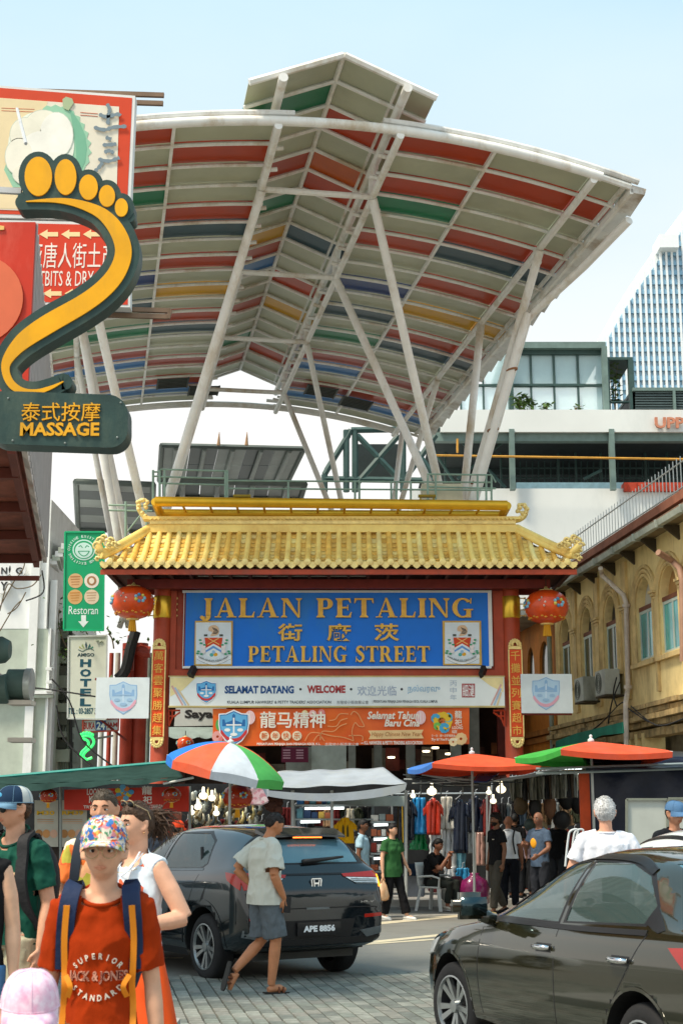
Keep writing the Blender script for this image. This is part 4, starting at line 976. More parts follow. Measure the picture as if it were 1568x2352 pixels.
dpt=[FXP(*dpx[0],.6),FXP(*dpx[1],.5),FXP(*dpx[2],.16),FXP(*dpx[3],.14),FXP(*dpx[4],.14),FXP(*dpx[5],.4),FXP(*dpx[6],.4)]
pp=tube_obj('drain_pipe',dpt,.06,M('pipe_pinkish_white',C('e0d4c4'),.5,var=.15,dirt=C('9a8068')),sh1,12)
for q in(3,4):tube_obj('pipe_collar',[dpt[q],dpt[q]+(dpt[4]-dpt[3]).normalized()*.08*(1 if q==3 else-1)],.1,M('pipe_pinkish_white'),pp,12)
dq=[FXP(*Z3(p_),o)for p_,o in(((1410,15),.6),((1500,70),.2),((1545,115),.12),((1562,190),.12),((1566,700),.12))]
tube_obj('drain_pipe',dq,.07,M('pipe_rusty_pink',C('b08a74'),.6),sh1,10)
acm=M('ac_casing',C('b8bcb0'),.5,var=.12,dirt=C('7c8074'))
for i,(zx,zy,lab)in enumerate((((945,1080),(760,905),'front'),((866,944),(797,945),'rear'))):
 A_=FXP(*Z3((zx[1],zy[1])),.5);B_=FXP(*Z3((zx[0],zy[0])),.5);v0,v1=fv(A_),fv(A_)+.85
 ac=E('air_conditioner',('weathered air conditioner under the third arched window','weathered air conditioner behind the white placard')[i],'air conditioner',FP(v0,A_.z,.3),'air conditioners on the ochre wall')
 za=A_.z;b_=MB(acm);b_.prism([FP(v0,za,.5),FP(v1,za,.5),FP(v1,za+.62,.5),FP(v0,za+.62,.5)],FN*.38);b_.build('casing',None,ac,bevel=.015)
 fg=MB(M('ac_grille',C('70746c'),.5))
 for r_ in(.08,.14,.2,.25):fg.tube([FP((v0+v1)/2+.1+r_*math.cos(t),za+.31+r_*math.sin(t),.51)for t in[2*PI*k/16 for k in range(17)]],.008,4)
 fg.build('fan_grille',None,ac)
 MB(M('bracket_dark')).prism([FP(v0,za-.04,.5),FP(v1,za-.04,.5),FP(v1,za,.5),FP(v0,za,.5)],FN*.5).build('bracket',None,ac)
ga=E('green_awning','teal green cloth awning hanging below the ochre cornice','awning',FXP(*Z3((1100,1180)),.8))
ya=[FXP(*Z3(q),.9)for q in((770,1200),(900,1150),(1185,1080),(1190,1150),(1050,1165),(880,1250),(760,1290))]
MB(M('awning_teal',C('1c7c64'),.7,var=.25,scale=2,bump=.2,bscale=5)).prism(ya,FN*.03).build('cloth',None,ga)
wr=E('facade_cable','thin dark cables sagging along the ochre facade','cable',FXP(1400,1650,.3))
for pts in(((1020,1400),(1080,1330),(1170,1270)),((900,1200),(1050,1090),(1180,960),(1230,1000),(1350,1080)),((1150,800),(1130,900),(1150,980)),((1240,980),(1400,1100),(1568,1060)),((1170,830),(1120,960),(1098,1090))):
 tube_obj('wire',spl([FXP(*Z3(q),.35)for q in pts],5),.018,M('cable_black',(.03,.03,.03),.7),wr,4)
ow=M('orange_render',C('c87c30'),.8,var=.2,scale=1,dirt=C('6c4424'),dscale=.8)
sh2=E('orange_shophouse','orange shophouse with dark arched windows behind the right gate column','building',FP(vfar+2,0))
vo=fv(FXP(1120,1600));wm=MB(ow)
v_list=[(fv(FXP(1262,1600)),fv(FXP(1240,1600))),(fv(FXP(1228,1600)),fv(FXP(1212,1600))),(fv(FXP(1160,1600)),fv(FXP(1145,1600)))]
prev=vfar+.02;zt2=zt-.3
for v0,v1 in v_list:
 wq(prev,v0,0,ztop-.3,mb=wm);wq(v0,v1,0,zs,mb=wm)
 cx=(v0+v1)/2;rr=(v1-v0)/2
 for k in range(8):
  a0,a1=PI*k/8,PI*(k+1)/8;wm.prism([FP(cx+rr*math.cos(a0),zt2+.7*math.sin(a0)),FP(cx+rr*math.cos(a1),zt2+.7*math.sin(a1)),FP(cx+rr*math.cos(a1),ztop-.3),FP(cx+rr*math.cos(a0),ztop-.3)],FN*th)
 MB(tdk).prism([FP(v0,zs,-.08),FP(v1,zs,-.08),FP(v1,zt2+.7,-.08),FP(v0,zt2+.7,-.08)],FN*.03).build('window_pane',None,sh2)
 MB(wfr).prism([FP(cx-.05,zs,-.15),FP(cx+.05,zs,-.15),FP(cx+.05,zt2,-.15),FP(cx-.05,zt2,-.15)],FN*.03).build('window_frame',None,sh2)
 prev=v1
wq(prev,vo+10,0,ztop-.3,mb=wm);wm.build('wall',None,sh2)
for dz,o in((0,.2),(-.2,.12),(.9,.1)):MB(M('orange_cornice',C('a46830'),.85,var=.2)).prism([FP(vfar+.05,zl+dz-.15,o),FP(vo+10,zl+dz-.15,o),FP(vo+10,zl+dz,o),FP(vfar+.05,zl+dz,o)],FN*.2).build('cornice',None,sh2)
MB(M('gutter_grey',C('a8b0a4'),.5)).prism([FP(vfar,ztop-.5,.8),FP(vo+10,ztop-.5,.8),FP(vo+10,ztop-.3,.8),FP(vfar,ztop-.3,.8)],FN*.9).build('eave',None,sh2)
for x in(1276,1130):q=fv(FXP(x,1600));tube_obj('drain_pipe',[FP(q,0,.15),FP(q,ztop-.5,.15)],.07,M('pipe_grey',C('8c9488'),.6),sh2,8)
# ================================================================ left side
wb=E('white_building','white two tone building with arched window behind the left market awning','building',P(40,1850,40))
lwm=M('white_paint_wall',C('ecefee'),.7,var=.04,dirt=C('b4bab4'),dscale=.5);lgm=M('pale_green_grey_wall',C('b8c2b4'),.7,var=.08)
LY=40
def lb(x0,y0,x1,y1,m,nm,o=0,t=.3,par=wb):a,b=P(x0,y1,LY),P(x1,y0,LY);return MB(m).box(a.x,b.x,LY-o,LY-o+t,a.z,b.z).build(nm,None,par)
wl_=MB(lwm);a,b=P(-220,1444,LY),P(122,1150,LY);zA=P(0,1444,LY).z
wcx,wr2=P(-12,0,LY).x,.42;aT=P(0,1455,LY).z;aB=P(0,1540,LY).z
wl_.box(wcx+wr2,b.x,LY,LY+8,zA,b.z);wl_.box(a.x,wcx-wr2,LY,LY+8,zA,b.z);wl_.box(wcx-wr2,wcx+wr2,LY,LY+.4,aT+wr2+.05,b.z)
wl_.build('upper_wall',None,wb)
ll=MB(lgm);ll.box(wcx+wr2,P(118,1600,LY).x,LY+.01,LY+8,0,zA);ll.box(a.x,wcx-wr2,LY+.01,LY+8,0,zA);ll.box(wcx-wr2,wcx+wr2,LY+.01,LY+.4,0,aB);ll.build('lower_wall',None,wb)
fr_=MB(M('window_frame_brown',C('b89060'),.6));fr_.tube([V((wcx+wr2,LY-.04,aB))]+[V((wcx+wr2*math.cos(t),LY-.04,aT+wr2*math.sin(t)))for t in[PI*k/12 for k in range(13)]]+[V((wcx-wr2,LY-.04,aB))],.05,6)
for z in(.3,.65):fr_.box(wcx-wr2,wcx+wr2,LY-.05,LY,aB+(aT-aB)*z,aB+(aT-aB)*z+.04)
fo=fr_.build('window',None,wb);MB(M('fan_dark',C('3c3830'),.4)).box(wcx-wr2,wcx+wr2,LY+.2,LY+.25,aB,aT+wr2).build('pane',None,fo)
lb(72,1150,82,1800,lwm,'pilaster',.12,.11);lb(108,1150,122,1444,lwm,'pilaster',.16,.15)
lb(106,1444.5,118,1800,lwm,'pilaster',.16,.15)
for y,w_ in((1560,6),(1570,4)):pass
lb(-60,1588,128,1596,lwm,'string_course',.3,.29);lb(-60,1597,126,1604,lgm,'string_course',.24,.23)
for i,y in enumerate((1536,1566,1585)):lb(112+0*i,y,126,y+6,lwm,'bracket',.4,.2)
for k in range(6):
 A_=P(120+1.5*k,1300-5*k+0,34+0);pts=[P(122+7*k,1290-9*k,LY+.0),P(158-0*k,1405-12*k,LY+9)]
 MB(lgm if k%2 else lwm).bar(pts[0],pts[1],.22,.16).build('cornice_band',None,wb)
sd3=MB(lwm);xr2=P(122,1600,LY).x;sd3.prism([(xr2,LY,0),(xr2-.9,LY+12,0),(xr2-.9,LY+12,8.2),(xr2,LY,8.2)],(-.2,0,0));sd3.build('side_wall',None,wb)
ls=MB()
for body,x0,y0,x1,y1 in(('N',3,1303,17,1318),('G',36,1303,52,1318),('Y',1,1336,18,1356)):
 ls.m=paint('f0f2f2',.4);a=P((x0+x1)/2,(y0+y1)/2,LY);ls.lathe([(.0001,-.2),(.24,-.2),(.24,-.12),(.0001,-.12)],a,16,'y')
 ls.m=M('letter_black',(.03,.03,.03),.4);textpx(ls,body,x0,y0,x1,y1,LY-.22,0,.02,.03)
ls.build('wall_letters',None,wb)
tg=E('bare_twigs','bare thin twigs arching across the white wall at the left edge','branch',P(0,1400,30))
for pts in(((0,1395),(30,1340),(52,1310),(58,1290)),((0,1404),(18,1343),(40,1352),(75,1345),(95,1320)),((0,1450),(30,1400),(48,1380)),((18,1410),(40,1395),(60,1360))):
 tube_obj('twig',spl([P(x,y,28)for x,y in pts],5),.012,stemm,tg,4)
def LXP(x,y,o=0.):
 q=V((-5.75+o,41,0));nn=V((1,.17,0)).normalized();r=ray(x,y);c=V((0,0,CAMH));return c+r*((q-c).dot(nn)/r.dot(nn))
lr_=E('grey_shophouse','dark weathered shophouse row inside the street left of the gate','building',(-6.2,48,0))
lwall=MB(M('weathered_grey_wall',C('7c7c70'),.85,var=.3,dirt=C('3c3c34'),dscale=1));L0,L1=V((-5.9,49.5,0)),V((-9.2,78,0))
lwall.prism([L0,L1,L1+V((0,0,7.5)),L0+V((0,0,7.5))],(-.4,0,0));lwall.build('wall',None,lr_)
for k in range(9):
 t0=(k+.2)/9;a=L0.lerp(L1,t0);b=L0.lerp(L1,t0+.06)
 for z0,z1 in((1,2.6),(3.6,5.2),(5.9,7)):MB(M('fan_dark')).prism([a+V((.02,0,z0)),b+V((.02,0,z0)),b+V((.02,0,z1)),a+V((.02,0,z1))],(.02,0,0)).build('window',None,lr_)
 MB(lgm).prism([a+V((.03,0,3.1)),b+V((.03,1,3.1)),b+V((.03,1,3.3)),a+V((.03,0,3.3))],(.3,0,0)).build('ledge',None,lr_)
bl=E('cluttered_balcony','narrow dark balcony stack with pipes between the white building and the hotel sign','balcony',P(150,1700,41))
for i in range(12):
 y=1440+28*i;c=P(140+3*(i%3),y,41.5)
 MB(paint(('5a5e54','8c9488','3c4038','9aa496')[i%4],.7)).box(c.x-.25,c.x+.2+.05*(i%2),41,42.2,c.z-.04,c.z+.12+.1*(i%3)).build('slab',None,bl)
for x in(131,138,147,156,163):tube_obj('pipe',[P(x,1430,41.2),P(x,1780,41.2)],.05,paint(('6c7468','3a3c38','b0b4ac')[x%3],.6),bl,6)
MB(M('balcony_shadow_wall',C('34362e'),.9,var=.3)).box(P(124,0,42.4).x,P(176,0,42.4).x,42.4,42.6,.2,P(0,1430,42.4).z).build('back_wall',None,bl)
def leafcloud(name,label,spots,Y,n,ls=.14,r=.35):
 t=E(name,label,'plant',P(*spots[0],Y));lb_=MB(leafg)
 for x,y in spots:
  c=P(x,y,Y)
  for k in range(n):
   p=c+V((random.gauss(0,r),random.gauss(0,r),random.gauss(0,r)));d=V((random.uniform(-1,1),random.uniform(-1,1),random.uniform(-1,.3))).normalized();s=d.cross(V((0,0,1))).normalized()*ls*.3
   lb_.add([p,p+d*ls*.5+s,p+d*ls,p+d*ls*.5-s],[(0,1,2,3)])
 lb_.build('foliage',None,t)
 tube_obj('stem',spl([P(x,y,Y)for x,y in spots],4),.02,stemm,t,5)if len(spots)>1 else None
leafcloud('hanging_plant','leafy plant hanging between the white wall and the green sign',[(137,1400),(134,1425),(140,1455),(150,1480),(165,1500)],40.5,36)
leafcloud('hanging_plant','small leafy plant hanging right of the green restaurant sign',[(250,1455),(258,1468),(262,1490)],37.5,24)
def sboard(name,label,pts,Y,col,edge='c8ccc8',th=.12):
 t=E(name,label,'sign',P(pts[0][0],pts[2][1],Y));b=MB(paint(col,.45,var=.05,dirt=tuple(v*.85 for v in C(col)))).prism([P(x,y,Y)for x,y in pts],(0,th,0)).build('board',None,t)
 for i in range(4):MB(paint(edge,.4)).bar(P(*pts[i],Y-.01),P(*pts[(i+1)%4],Y-.01),.035,.04).build('frame',None,b)
 return t
g1=sboard('restaurant_sign','tall green sign reading Restoran with face emblem and arrow',[(150,1222),(240,1222),(238,1448),(147,1447)],36,'10a06a','18b078')
mb=MB();SY=36
mb.m=paint('c8e8e0',.5);flat(mb,ell(193,1263,26,24,26),SY,.003,.006);mb.m=paint('10a06a',.5);flat(mb,ell(193,1263,23,21,26),SY,.003,.009);mb.m=paint('c8e8e0',.5);flat(mb,ell(193,1264,20,18,26),SY,.003,.012)
mb.m=paint('1c9c70',.5)
for s_ in(-1,1):flat(mb,line2([(193+s_*12,1256),(193+s_*7,1253),(193+s_*3,1258)],2),SY,.003,.015)
flat(mb,line2(spl([(180,1266),(186,1274),(193,1277),(200,1274),(206,1266)],4),2),SY,.003,.015);flat(mb,line2([(180,1266),(206,1266)],1.6),SY,.003,.015)
mb.m=paint('d8f0e8',.5)
for i,ch in enumerate('CUISINE EXCITING CUISINE EXCITING '):
 if ch==' ':continue
 t=-PI+2*PI*i/34;cx,cy=193+34*math.cos(t),1263+31*math.sin(t);vs_,fs_,_=text_mesh(ch,.01,.004,1)
 put_text(mb,ch,lambda s,u,cx=cx,cy=cy,t=t:P(cx+(s-.5)*(4.6 if ch!='I' else 1.5)*-math.sin(t)+(u-.5)*6*math.cos(t),cy+(s-.5)*(4.6 if ch!='I' else 1.5)*math.cos(t)+(u-.5)*6*math.sin(t),SY-.008),.015,(0,.004,0),res=1)
for x,y,c_,c2_ in((174,1334,'d8b080','b88050'),(211,1334,'e8e0d4','a87c54'),(173,1371,'d8ac70','c88c48'),(211,1371,'e0cdb0','c0a080')):
 mb.m=paint(c_,.5);flat(mb,ell(x,y,17,17,20),SY,.003,.006);mb.m=paint(c2_,.5)
 if y<1350 and x>200:flat(mb,ell(x,y,11,11,16),SY,.003,.009);mb.m=paint('f0e4d4',.5);flat(mb,ell(x,y,6,7,12),SY,.003,.012)
 else:
  for q in range(4):flat(mb,line2([(x-12+q,y-9+6*q),(x+11-q,y-10+6*q)],3-.4*q),SY,.003,.009)
mb.m=paint('e8f4f0',.5);textpx(mb,'Restoran',158,1392,226,1411,SY,.006,0,.003)
flat(mb,[(187,1413),(198,1413),(198,1427),(204,1427),(192,1441),(180,1427),(187,1427)],SY,.003,.006)
mb.build('sign_print',None,g1)
g2=sboard('hotel_sign','pale vertical hotel sign with dark teal letters above the shield placard',[(158,1462),(246,1460),(244,1652),(156,1650)],37,'d4d8c8')
mb=MB();SY=37;mb.m=paint('2c4c58',.5)
for k,(dx,h_)in enumerate(((-14,8),(-8,14),(0,19),(8,14),(14,8))):
 mb.m=paint(('b8b050','94a468','2c4c58','3c6c68','3c8c78')[k],.5);flat(mb,[(198+dx*.3,1492),(198+dx-2,1492-h_*.6),(198+dx*1.1,1492-h_),(198+dx+3,1492-h_*.5)],SY,.003,.006)
mb.m=paint('2c5c58',.5);flat(mb,line2(spl([(180,1492),(190,1496),(198,1492),(208,1490),(216,1494)],4),1.6),SY,.003,.006)
mb.m=paint('24444c',.5);textpx(mb,'AMIGO',178,1500,217,1508,SY,.006,.03,.003)
for k,ch in enumerate('HOTEL'):mb.m=paint('1c5060',.5);textpx(mb,ch,184,1514+22.5*k,210,1532+22.5*k,SY,.006,.05,.003)
textpx(mb,'TEL : 03-2857 3',157,1626,222,1640,SY,.006,.03,.003)
mb.build('sign_print',None,g2)
g3=sboard('opening_hours_sign','small red and white sign reading BUKA 24 JAM below the hotel sign',[(191,1654),(273,1650),(272,1678),(191,1682)],37.4,'c8d0d4','b04838')
mb=MB();SY=37.4;mb.m=paint('b03030',.5);textpx(mb,'BUKA',193,1659,219,1675,SY,.006,.03,.003);textpx(mb,'JAM',246,1659,270,1673,SY,.006,.03,.003)
mb.m=paint('20509c',.5);flat(mb,rect(220,1655,244,1678),SY,.003,.003);mb.m=paint('e8f0f0',.5);textpx(mb,'24',222,1658,242,1676,SY,.008,.03,.003);mb.build('sign_print',None,g3)
tube_obj('support_arm',[P(230,1652,37.2),P(290,1700,37.6)],.03,redd,g3,6);tube_obj('support_arm',[P(200,1700,37.2),P(260,1690,37.6)],.03,M('steel_grey',C('8c908c'),.5),g2,6)
nf=E('neon_foot_sign','green neon foot outline glowing below the small red sign','neon sign',P(200,1745,36.5))
neon=M('neon_green',(.05,.6,.15),.4,var=0,emit=(.02,.5,.08),es=.8)
for pts in([(186,1693),(200,1690),(212,1694),(216,1706),(208,1718),(196,1728),(192,1738),(200,1744),(212,1740)],[(190,1697),(200,1700),(204,1708),(198,1718),(188,1728),(186,1738)]):tube_obj('neon_tube',spl([P(x,y,36.5)for x,y in pts],4),.035,neon,nf,6)
for x,y in((187,1688),(193,1685),(200,1684),(206,1685),(212,1688)):MB(neon).sphere(P(x,y,36.5),.05,8,6).build('neon_toe',None,nf)
MB(M('steel_grey',C('8c908c'),.5)).bar(P(188,1738,36.6),P(188,1800,36.6),.04).build('stand',None,nf)
for i,(x,w_,col)in enumerate(((286,.16,'a83c28'),(313,.22,'b04430'),(262,.07,'b8b4a8'),(335,.08,'8c9c94'),(247,.06,'a04030'),(230,.06,'a8aca4'),(277,.05,'5c6c68'))):
 Yc=38+.3*i;b=P(x,1800,Yc);top=P(x,1478 if i<2 else 1500,Yc).z
 pc=MB(paint(col,.5,var=.15)).lathe([(w_,0),(w_,top)],(b.x,Yc,0),14)
 o=pc.build('street_column',None,auto=40);tag(o,['stout red pipe column just left of the left gate column','thick red column nearest to the left gate column','thin cream pipe behind the shield placard','slim grey green pipe against the gate column','thin red pole right of the neon foot','thin grey pole above the neon foot','dark slim pole between the two red columns'][i],'column')
rp=E('red_pipework','bent red pipework beside the left lantern tassel','pipe',P(330,1500,37.6))
for pts in(((312,1480),(318,1490),(345,1495)),((304,1460),(306,1484),(330,1500),(345,1500)),((298,1540),(300,1500),(312,1482))):tube_obj('pipe_bend',spl([P(x,y,37.6)for x,y in pts],4),.12,paint('a03c2c',.45),rp,10)
tube_obj('black_cable_loom',spl([P(x,y,37.3)for x,y in((312,1450),(300,1490),(288,1540),(270,1560))],4),.14,M('cable_black',(.03,.03,.03),.7),rp,8)
# ================================================================ market hall behind the gate
mh=E('market_hall','dark covered market hall front behind the gate with red columns','building',P(780,1850,44))
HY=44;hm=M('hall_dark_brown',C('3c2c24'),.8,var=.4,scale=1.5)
def hb(x0,y0,x1,y1,m,nm,Yo=0.,t=.2,par=mh):a,b=P(x0,y1,HY+Yo),P(x1,y0,HY+Yo);return MB(m).box(a.x,b.x,HY+Yo,HY+Yo+t,max(0,a.z),b.z).build(nm,None,par)
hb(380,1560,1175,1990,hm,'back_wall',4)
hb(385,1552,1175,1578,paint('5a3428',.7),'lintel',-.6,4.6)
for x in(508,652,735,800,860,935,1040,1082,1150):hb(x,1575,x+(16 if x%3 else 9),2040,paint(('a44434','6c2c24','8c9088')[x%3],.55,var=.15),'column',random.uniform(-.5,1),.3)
hb(656,1715,745,1800,paint('9ca49c',.6,var=.15),'grey_shutter',.2,.1);hb(715,1700,795,1775,paint('b8c4bc',.6,var=.12),'hanging_sheet',-.4,.05)
hb(646,1716,708,1751,paint('6c2440',.5),'maroon_board',-.6,.05)
mb=MB(paint('c89cac',.5))
for j in range(4):
 for x in(650,680):
  a=P(x,1723+6*j,HY-.62);mb.box(a.x,a.x+.22,HY-.62,HY-.605,a.z-.02,a.z+.02)
mb.build('board_lines',None,mh)
for i in range(34):
 x9,y9=random.uniform(395,1140),random.uniform(1700,1790);hb(x9,y9,x9+random.uniform(14,44),y9+random.uniform(12,60),paint(random.choice(('5c3a30','7c7468','48505a','8c8474','6c2c24','3c4448','a09888','96603c')),.6,var=.3),'shop_panel',random.uniform(1.2,3.6),.06)
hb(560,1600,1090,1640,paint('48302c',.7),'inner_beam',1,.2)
for x,y,w9 in((898,1740,'leftmost'),(978,1726,'middle'),(999,1718,'upper right'),(1030,1732,'rightmost')):
 c=P(x,y,HY+1);o=MB(M('lamp_warm',(1,.9,.7),.4,var=0,emit=(1,.8,.5),es=1.5)).lathe([(.0001,-.03),(.11,-.02),(.11,.03),(.0001,.04)],c,12).build('ceiling_lamp',None,smooth=True);tag(o,w9+' of the small warm ceiling lamps glowing in the dark hall','lamp','ceiling lamps in the market hall')
for x,y,s_ in((768,1745,14),(1004,1748,16),(1075,1755,18)):hb(x,y,x+s_*1.5,y+s_*1.6,paint(('c8b040','a8aca4','88908c')[x%3],.6,var=.3),'notice',-.3,.04)
bs_=E('banner_strip_sign','white curved shop sign reading Saya partly hidden by the orange banner','sign',P(450,1650,36))
mb=MB(paint('c8ccc8',.5));mb.prism([P(x,y,36)for x,y in((404,1626),(520,1626),(520,1666),(400,1668),(402,1645))],(0,.08,0)).build('board',None,bs_)
mb=MB(M('letter_black',(.03,.03,.03),.4));textpx(mb,'Saya',424,1630,490,1655,36,.01,.04,.01);mb.build('sign_letters',None,bs_)
an=E('grey_awning','scalloped grey awning with red trim below the white curved sign','awning',P(440,1690,36))
mb=MB(paint('8c9c98',.6,var=.15));mb.grid(lambda s,t:P(388+130*s,1670+22*t+(5*abs(math.sin(s*12))if t>.9 else 0),36-.8*t),24,4);mb.build('cloth',None,an)
lantern('paper_lantern','small red lantern under the grey awning left behind the gate',426,1708,34.5,19,group='small lanterns in the stalls')
# ================================================================ near-left shop fascia
fs=E('shop_fascia','large red projecting shop fascia with white streaked side, top left','fascia',(-3.5,12,4.84))
fx=P(82,510,12).x;zb,ztp=4.84,P(82,510,12).z;sl=-.1695
def fq(o,Y):return fx+sl*(Y-12)+o
MB(M('fascia_red',C('c8341c'),.4,var=.06,dirt=C('d8604c'))).prism([(fq(0,12),12,zb),(fq(-3,12),12,zb),(fq(-3,12),12,ztp),(fq(0,12),12,ztp)],(0,.06,0)).build('front_panel',None,fs)
MB(M('fascia_side_streaked',C('c8bcb4'),.6,kind='wave',scale=2.5,var=.15,dirt=C('b08c7c'),dscale=2)).prism([(fq(.004,12.062),12.062,zb-.02),(fq(.004,18),18,zb-.02),(fq(.004,18),18,ztp),(fq(.004,12.062),12.062,ztp)],(-.05,0,0)).build('side_panel',None,fs)
for k in range(24):
 Y=12.05+5.9*k/24;MB(paint('b4aca8',.6)).bar((fq(.012,Y),Y,zb),(fq(.012,Y),Y,ztp),.02,.02).build('side_rib',None,fs)
so_=MB(M('soffit_brown_red',C('7c4434'),.8,var=.25,dirt=C('a86048'),dscale=1));so_.prism([(fq(-.06,12.06),12.06,zb),(fq(-.06,18),18,zb),(fq(-3,18),18,zb),(fq(-3,12.06),12.06,zb)],(0,0,.05));so_.build('soffit',None,fs)
sbm=M('steel_brown',C('6a3428'),.7)
for k in range(4):
 Y=13+1.5*k;MB(sbm).bar((fq(-.1,Y),Y,zb-.06),(fq(-2.8,Y),Y,zb-.06),.07,.1).build('soffit_beam',None,fs)
for o_ in(-.12,-1.3):MB(sbm).bar((fq(o_,12.1),12.1,zb-.05),(fq(o_,17.9),17.9,zb-.05),.07,.1).build('soffit_beam',None,fs)
MB(sbm).bar((fq(-.5,16),16,zb-.12),(fq(-.5,16),16,zb-.55),.05).bar((fq(-.5,16),16,zb-.55),(fq(.0,16),16,zb-.55),.05).bar((fq(-.5,16),16,zb-.12),(fq(-1.0,15),15,zb-.4),.04).build('hanging_bracket',None,fs)
MB(M('fascia_disc_salmon',C('dc6c48'),.4,var=.05)).lathe([(.0001,-.012),(.42,-.012),(.42,0),(.0001,0)],(P(-55,690,12).x,11.99,P(0,690,12).z),40,'y').build('printed_disc',None,fs)
MB(paint('f0c070',.5)).prism([P(x,y,11.985)for x,y in((-20,515),(10,519),(10,527),(-20,530))],(0,.01,0)).build('printed_arrow',None,fs)
DY=14.5
ds=E('fruit_sign','white and red sign with peeled fruit drawing and brush characters, top left','sign',P(150,510,DY))
mb=MB(M('sign_white_frame',C('dcdcd8'),.5,var=.05));mb.prism([P(x,y,DY)for x,y in((-60,192),(311,220),(298,508),(-60,498))],(0,.15,0));bd=mb.build('board',None,ds)
mb=MB()
def dput(col,pts,o):mb.m=paint(col,.45,var=.05);flat(mb,pts,DY,.003,o)
dput('d0421c',[(-60,197),(304,225),(291,501),(-60,489)],.004)
dput('e4dcc8',[(5,225),(274,245),(267,490),(-60,480),(-60,225)],.008)
dput('e8d4a8',[(-60,225),(5,225),(110,233),(60,480),(-60,478)],.010)
for y in(248,254):dput('c8603c',line2([(4,y),(80,y+3)],1.2),.012);dput('c8603c',line2([(185,y+10),(225,y+13)],1.2),.012)
dput('98c8a8',[(100,248),(108,242),(118,245),(128,240),(140,246),(150,243),(158,252),(170,255),(172,264),(184,268),(184,280),(195,285),(193,298),(204,305),(200,318),(210,328),(203,338),(211,350),(203,358),(206,372),(198,380),(190,396),(178,402),(172,420),(120,430),(30,430),(20,410),(10,390),(14,378),(25,370)],.012)
dput('78b494',[(160,250),(172,264),(184,282),(196,310),(200,340),(196,372),(182,400),(172,415),(176,360),(172,310)],.014)
dput('e8ecdc',ell(95,335,76,80,28),.016);
for cx,cy,rx,ry,cc in((100,285,40,32,'f0ecd8'),(60,310,36,40,'ece8d4'),(130,310,38,52,'f2f0e4'),(95,345,48,44,'f4f2e6'),(45,360,32,42,'eeead8'),(120,385,42,36,'efeee0'),(70,400,40,26,'e8e4d0')):
 mb.m=paint('c8d0c0',.5);flat(mb,ell(cx,cy,rx+1.6,ry+1.6,22),DY,.003,.018+cy*1e-5);mb.m=paint(cc,.5);flat(mb,ell(cx,cy,rx,ry,22),DY,.003,.0185+cy*1e-5)
dput('a8b890',[(146,248),(144,228),(152,222),(166,226),(170,236),(163,246),(158,254)],.024)
gs_='788890'
for st in([(246,238),(252,250),(250,262),(248,286)],[(228,262),(245,268),(270,262),(277,266)],[(216,292),(240,298),(262,292),(291,290)],[(243,315),(256,320)],[(236,333),(258,332),(268,330)],[(240,350),(252,346),(262,352)],[(226,365),(250,370),(275,362)],[(236,372),(228,384),(216,396)]):
 dput(gs_,line2(spl(st,4),[4+6*abs(math.sin(1.3*k))for k in range(len(spl(st,4)))]),.026)
mb.build('sign_print',None,bd)
ds2=E('titbits_sign','red sign with arrows and white Chinese text reading titbits and dry goods','sign',P(200,705,DY))
mb=MB(M('sign_white_frame'));mb.prism([P(x,y,DY)for x,y in((-60,504),(299,512),(299,706),(-60,694))],(0,.15,0));bd=mb.build('board',None,ds2)
mb=MB();dput('d43c1c',[(-60,510),(294,518),(294,700),(-60,688)],.004)
for i in range(-2,4):
 for y in(538,674):
  x=96+50*i+(8 if y>600 else 0);dput('f4d8a0',[(x-5,y),(x+14,y-11),(x+14,y-5),(x+38,y-5),(x+38,y+5),(x+14,y+5),(x+14,y+11)],.008)
mb.m=paint('f2e8dc',.5);textpx(mb,'亚唐人街土产',66,557,266,616,DY,.008,.0,.003);textpx(mb,'TITBITS & DRY GOODS',70,622,302,657,DY,.008,.0,.003)
mb.build('sign_print',None,bd)
for y,x1 in((219,377),(238,375),(714,392),(728,386)):MB(M('steel_tan',C('7c6450'),.6,var=.2)).bar(P(-60 if y<400 else 200,y-(14 if y<400 else 6),DY+.2),P(x1,y,DY+.2),.04,.05).build('steel_bar',None,ds if y<400 else ds2)
MB(M('steel_tan')).bar(P(392,712,DY+.2),P(386,732,DY+.2),.04).build('steel_bar',None,ds2)
ZY=9.0
z1=lambda x,y:(x*.5002,172.2+.5002*y)
z3=lambda x,y:(x*.5,688.9+.4998*y)
fsn=E('massage_foot_sign','big foot shaped massage sign in dark green and yellow, left foreground','sign',P(150,1035,ZY))
dg=M('sign_dark_green',C('2c4440'),.45,var=.15,scale=4,bump=.1,dirt=C('4c5c50'),dscale=3);yy_=M('sign_yellow',C('f0aa08'),.4,var=.08,dirt=C('d89c20'),dscale=3)
cl=[(*z1(120,580),2),(*z1(250,575),10),(*z1(350,588),17),(*z1(450,625),25),(*z1(510,675),32),(*z1(550,738),36),(*z1(567,800),38),(*z1(558,860),39),(*z1(525,925),40),(*z1(465,990),41),(*z1(375,1055),42),(*z3(230,105),44),(*z3(130,170),40),(*z3(75,220),32),(*z3(38,270),24),(*z3(26,310),19),(*z3(35,355),18),(*z3(62,395),18),(*z3(110,420),15),(*z3(170,422),12),(*z3(235,402),8),(*z3(292,374),2)]
c3_=spl(cl,5);cen=[(p[0],p[1])for p in c3_];wid=[max(1.2,p[2])for p in c3_]
TH=.15
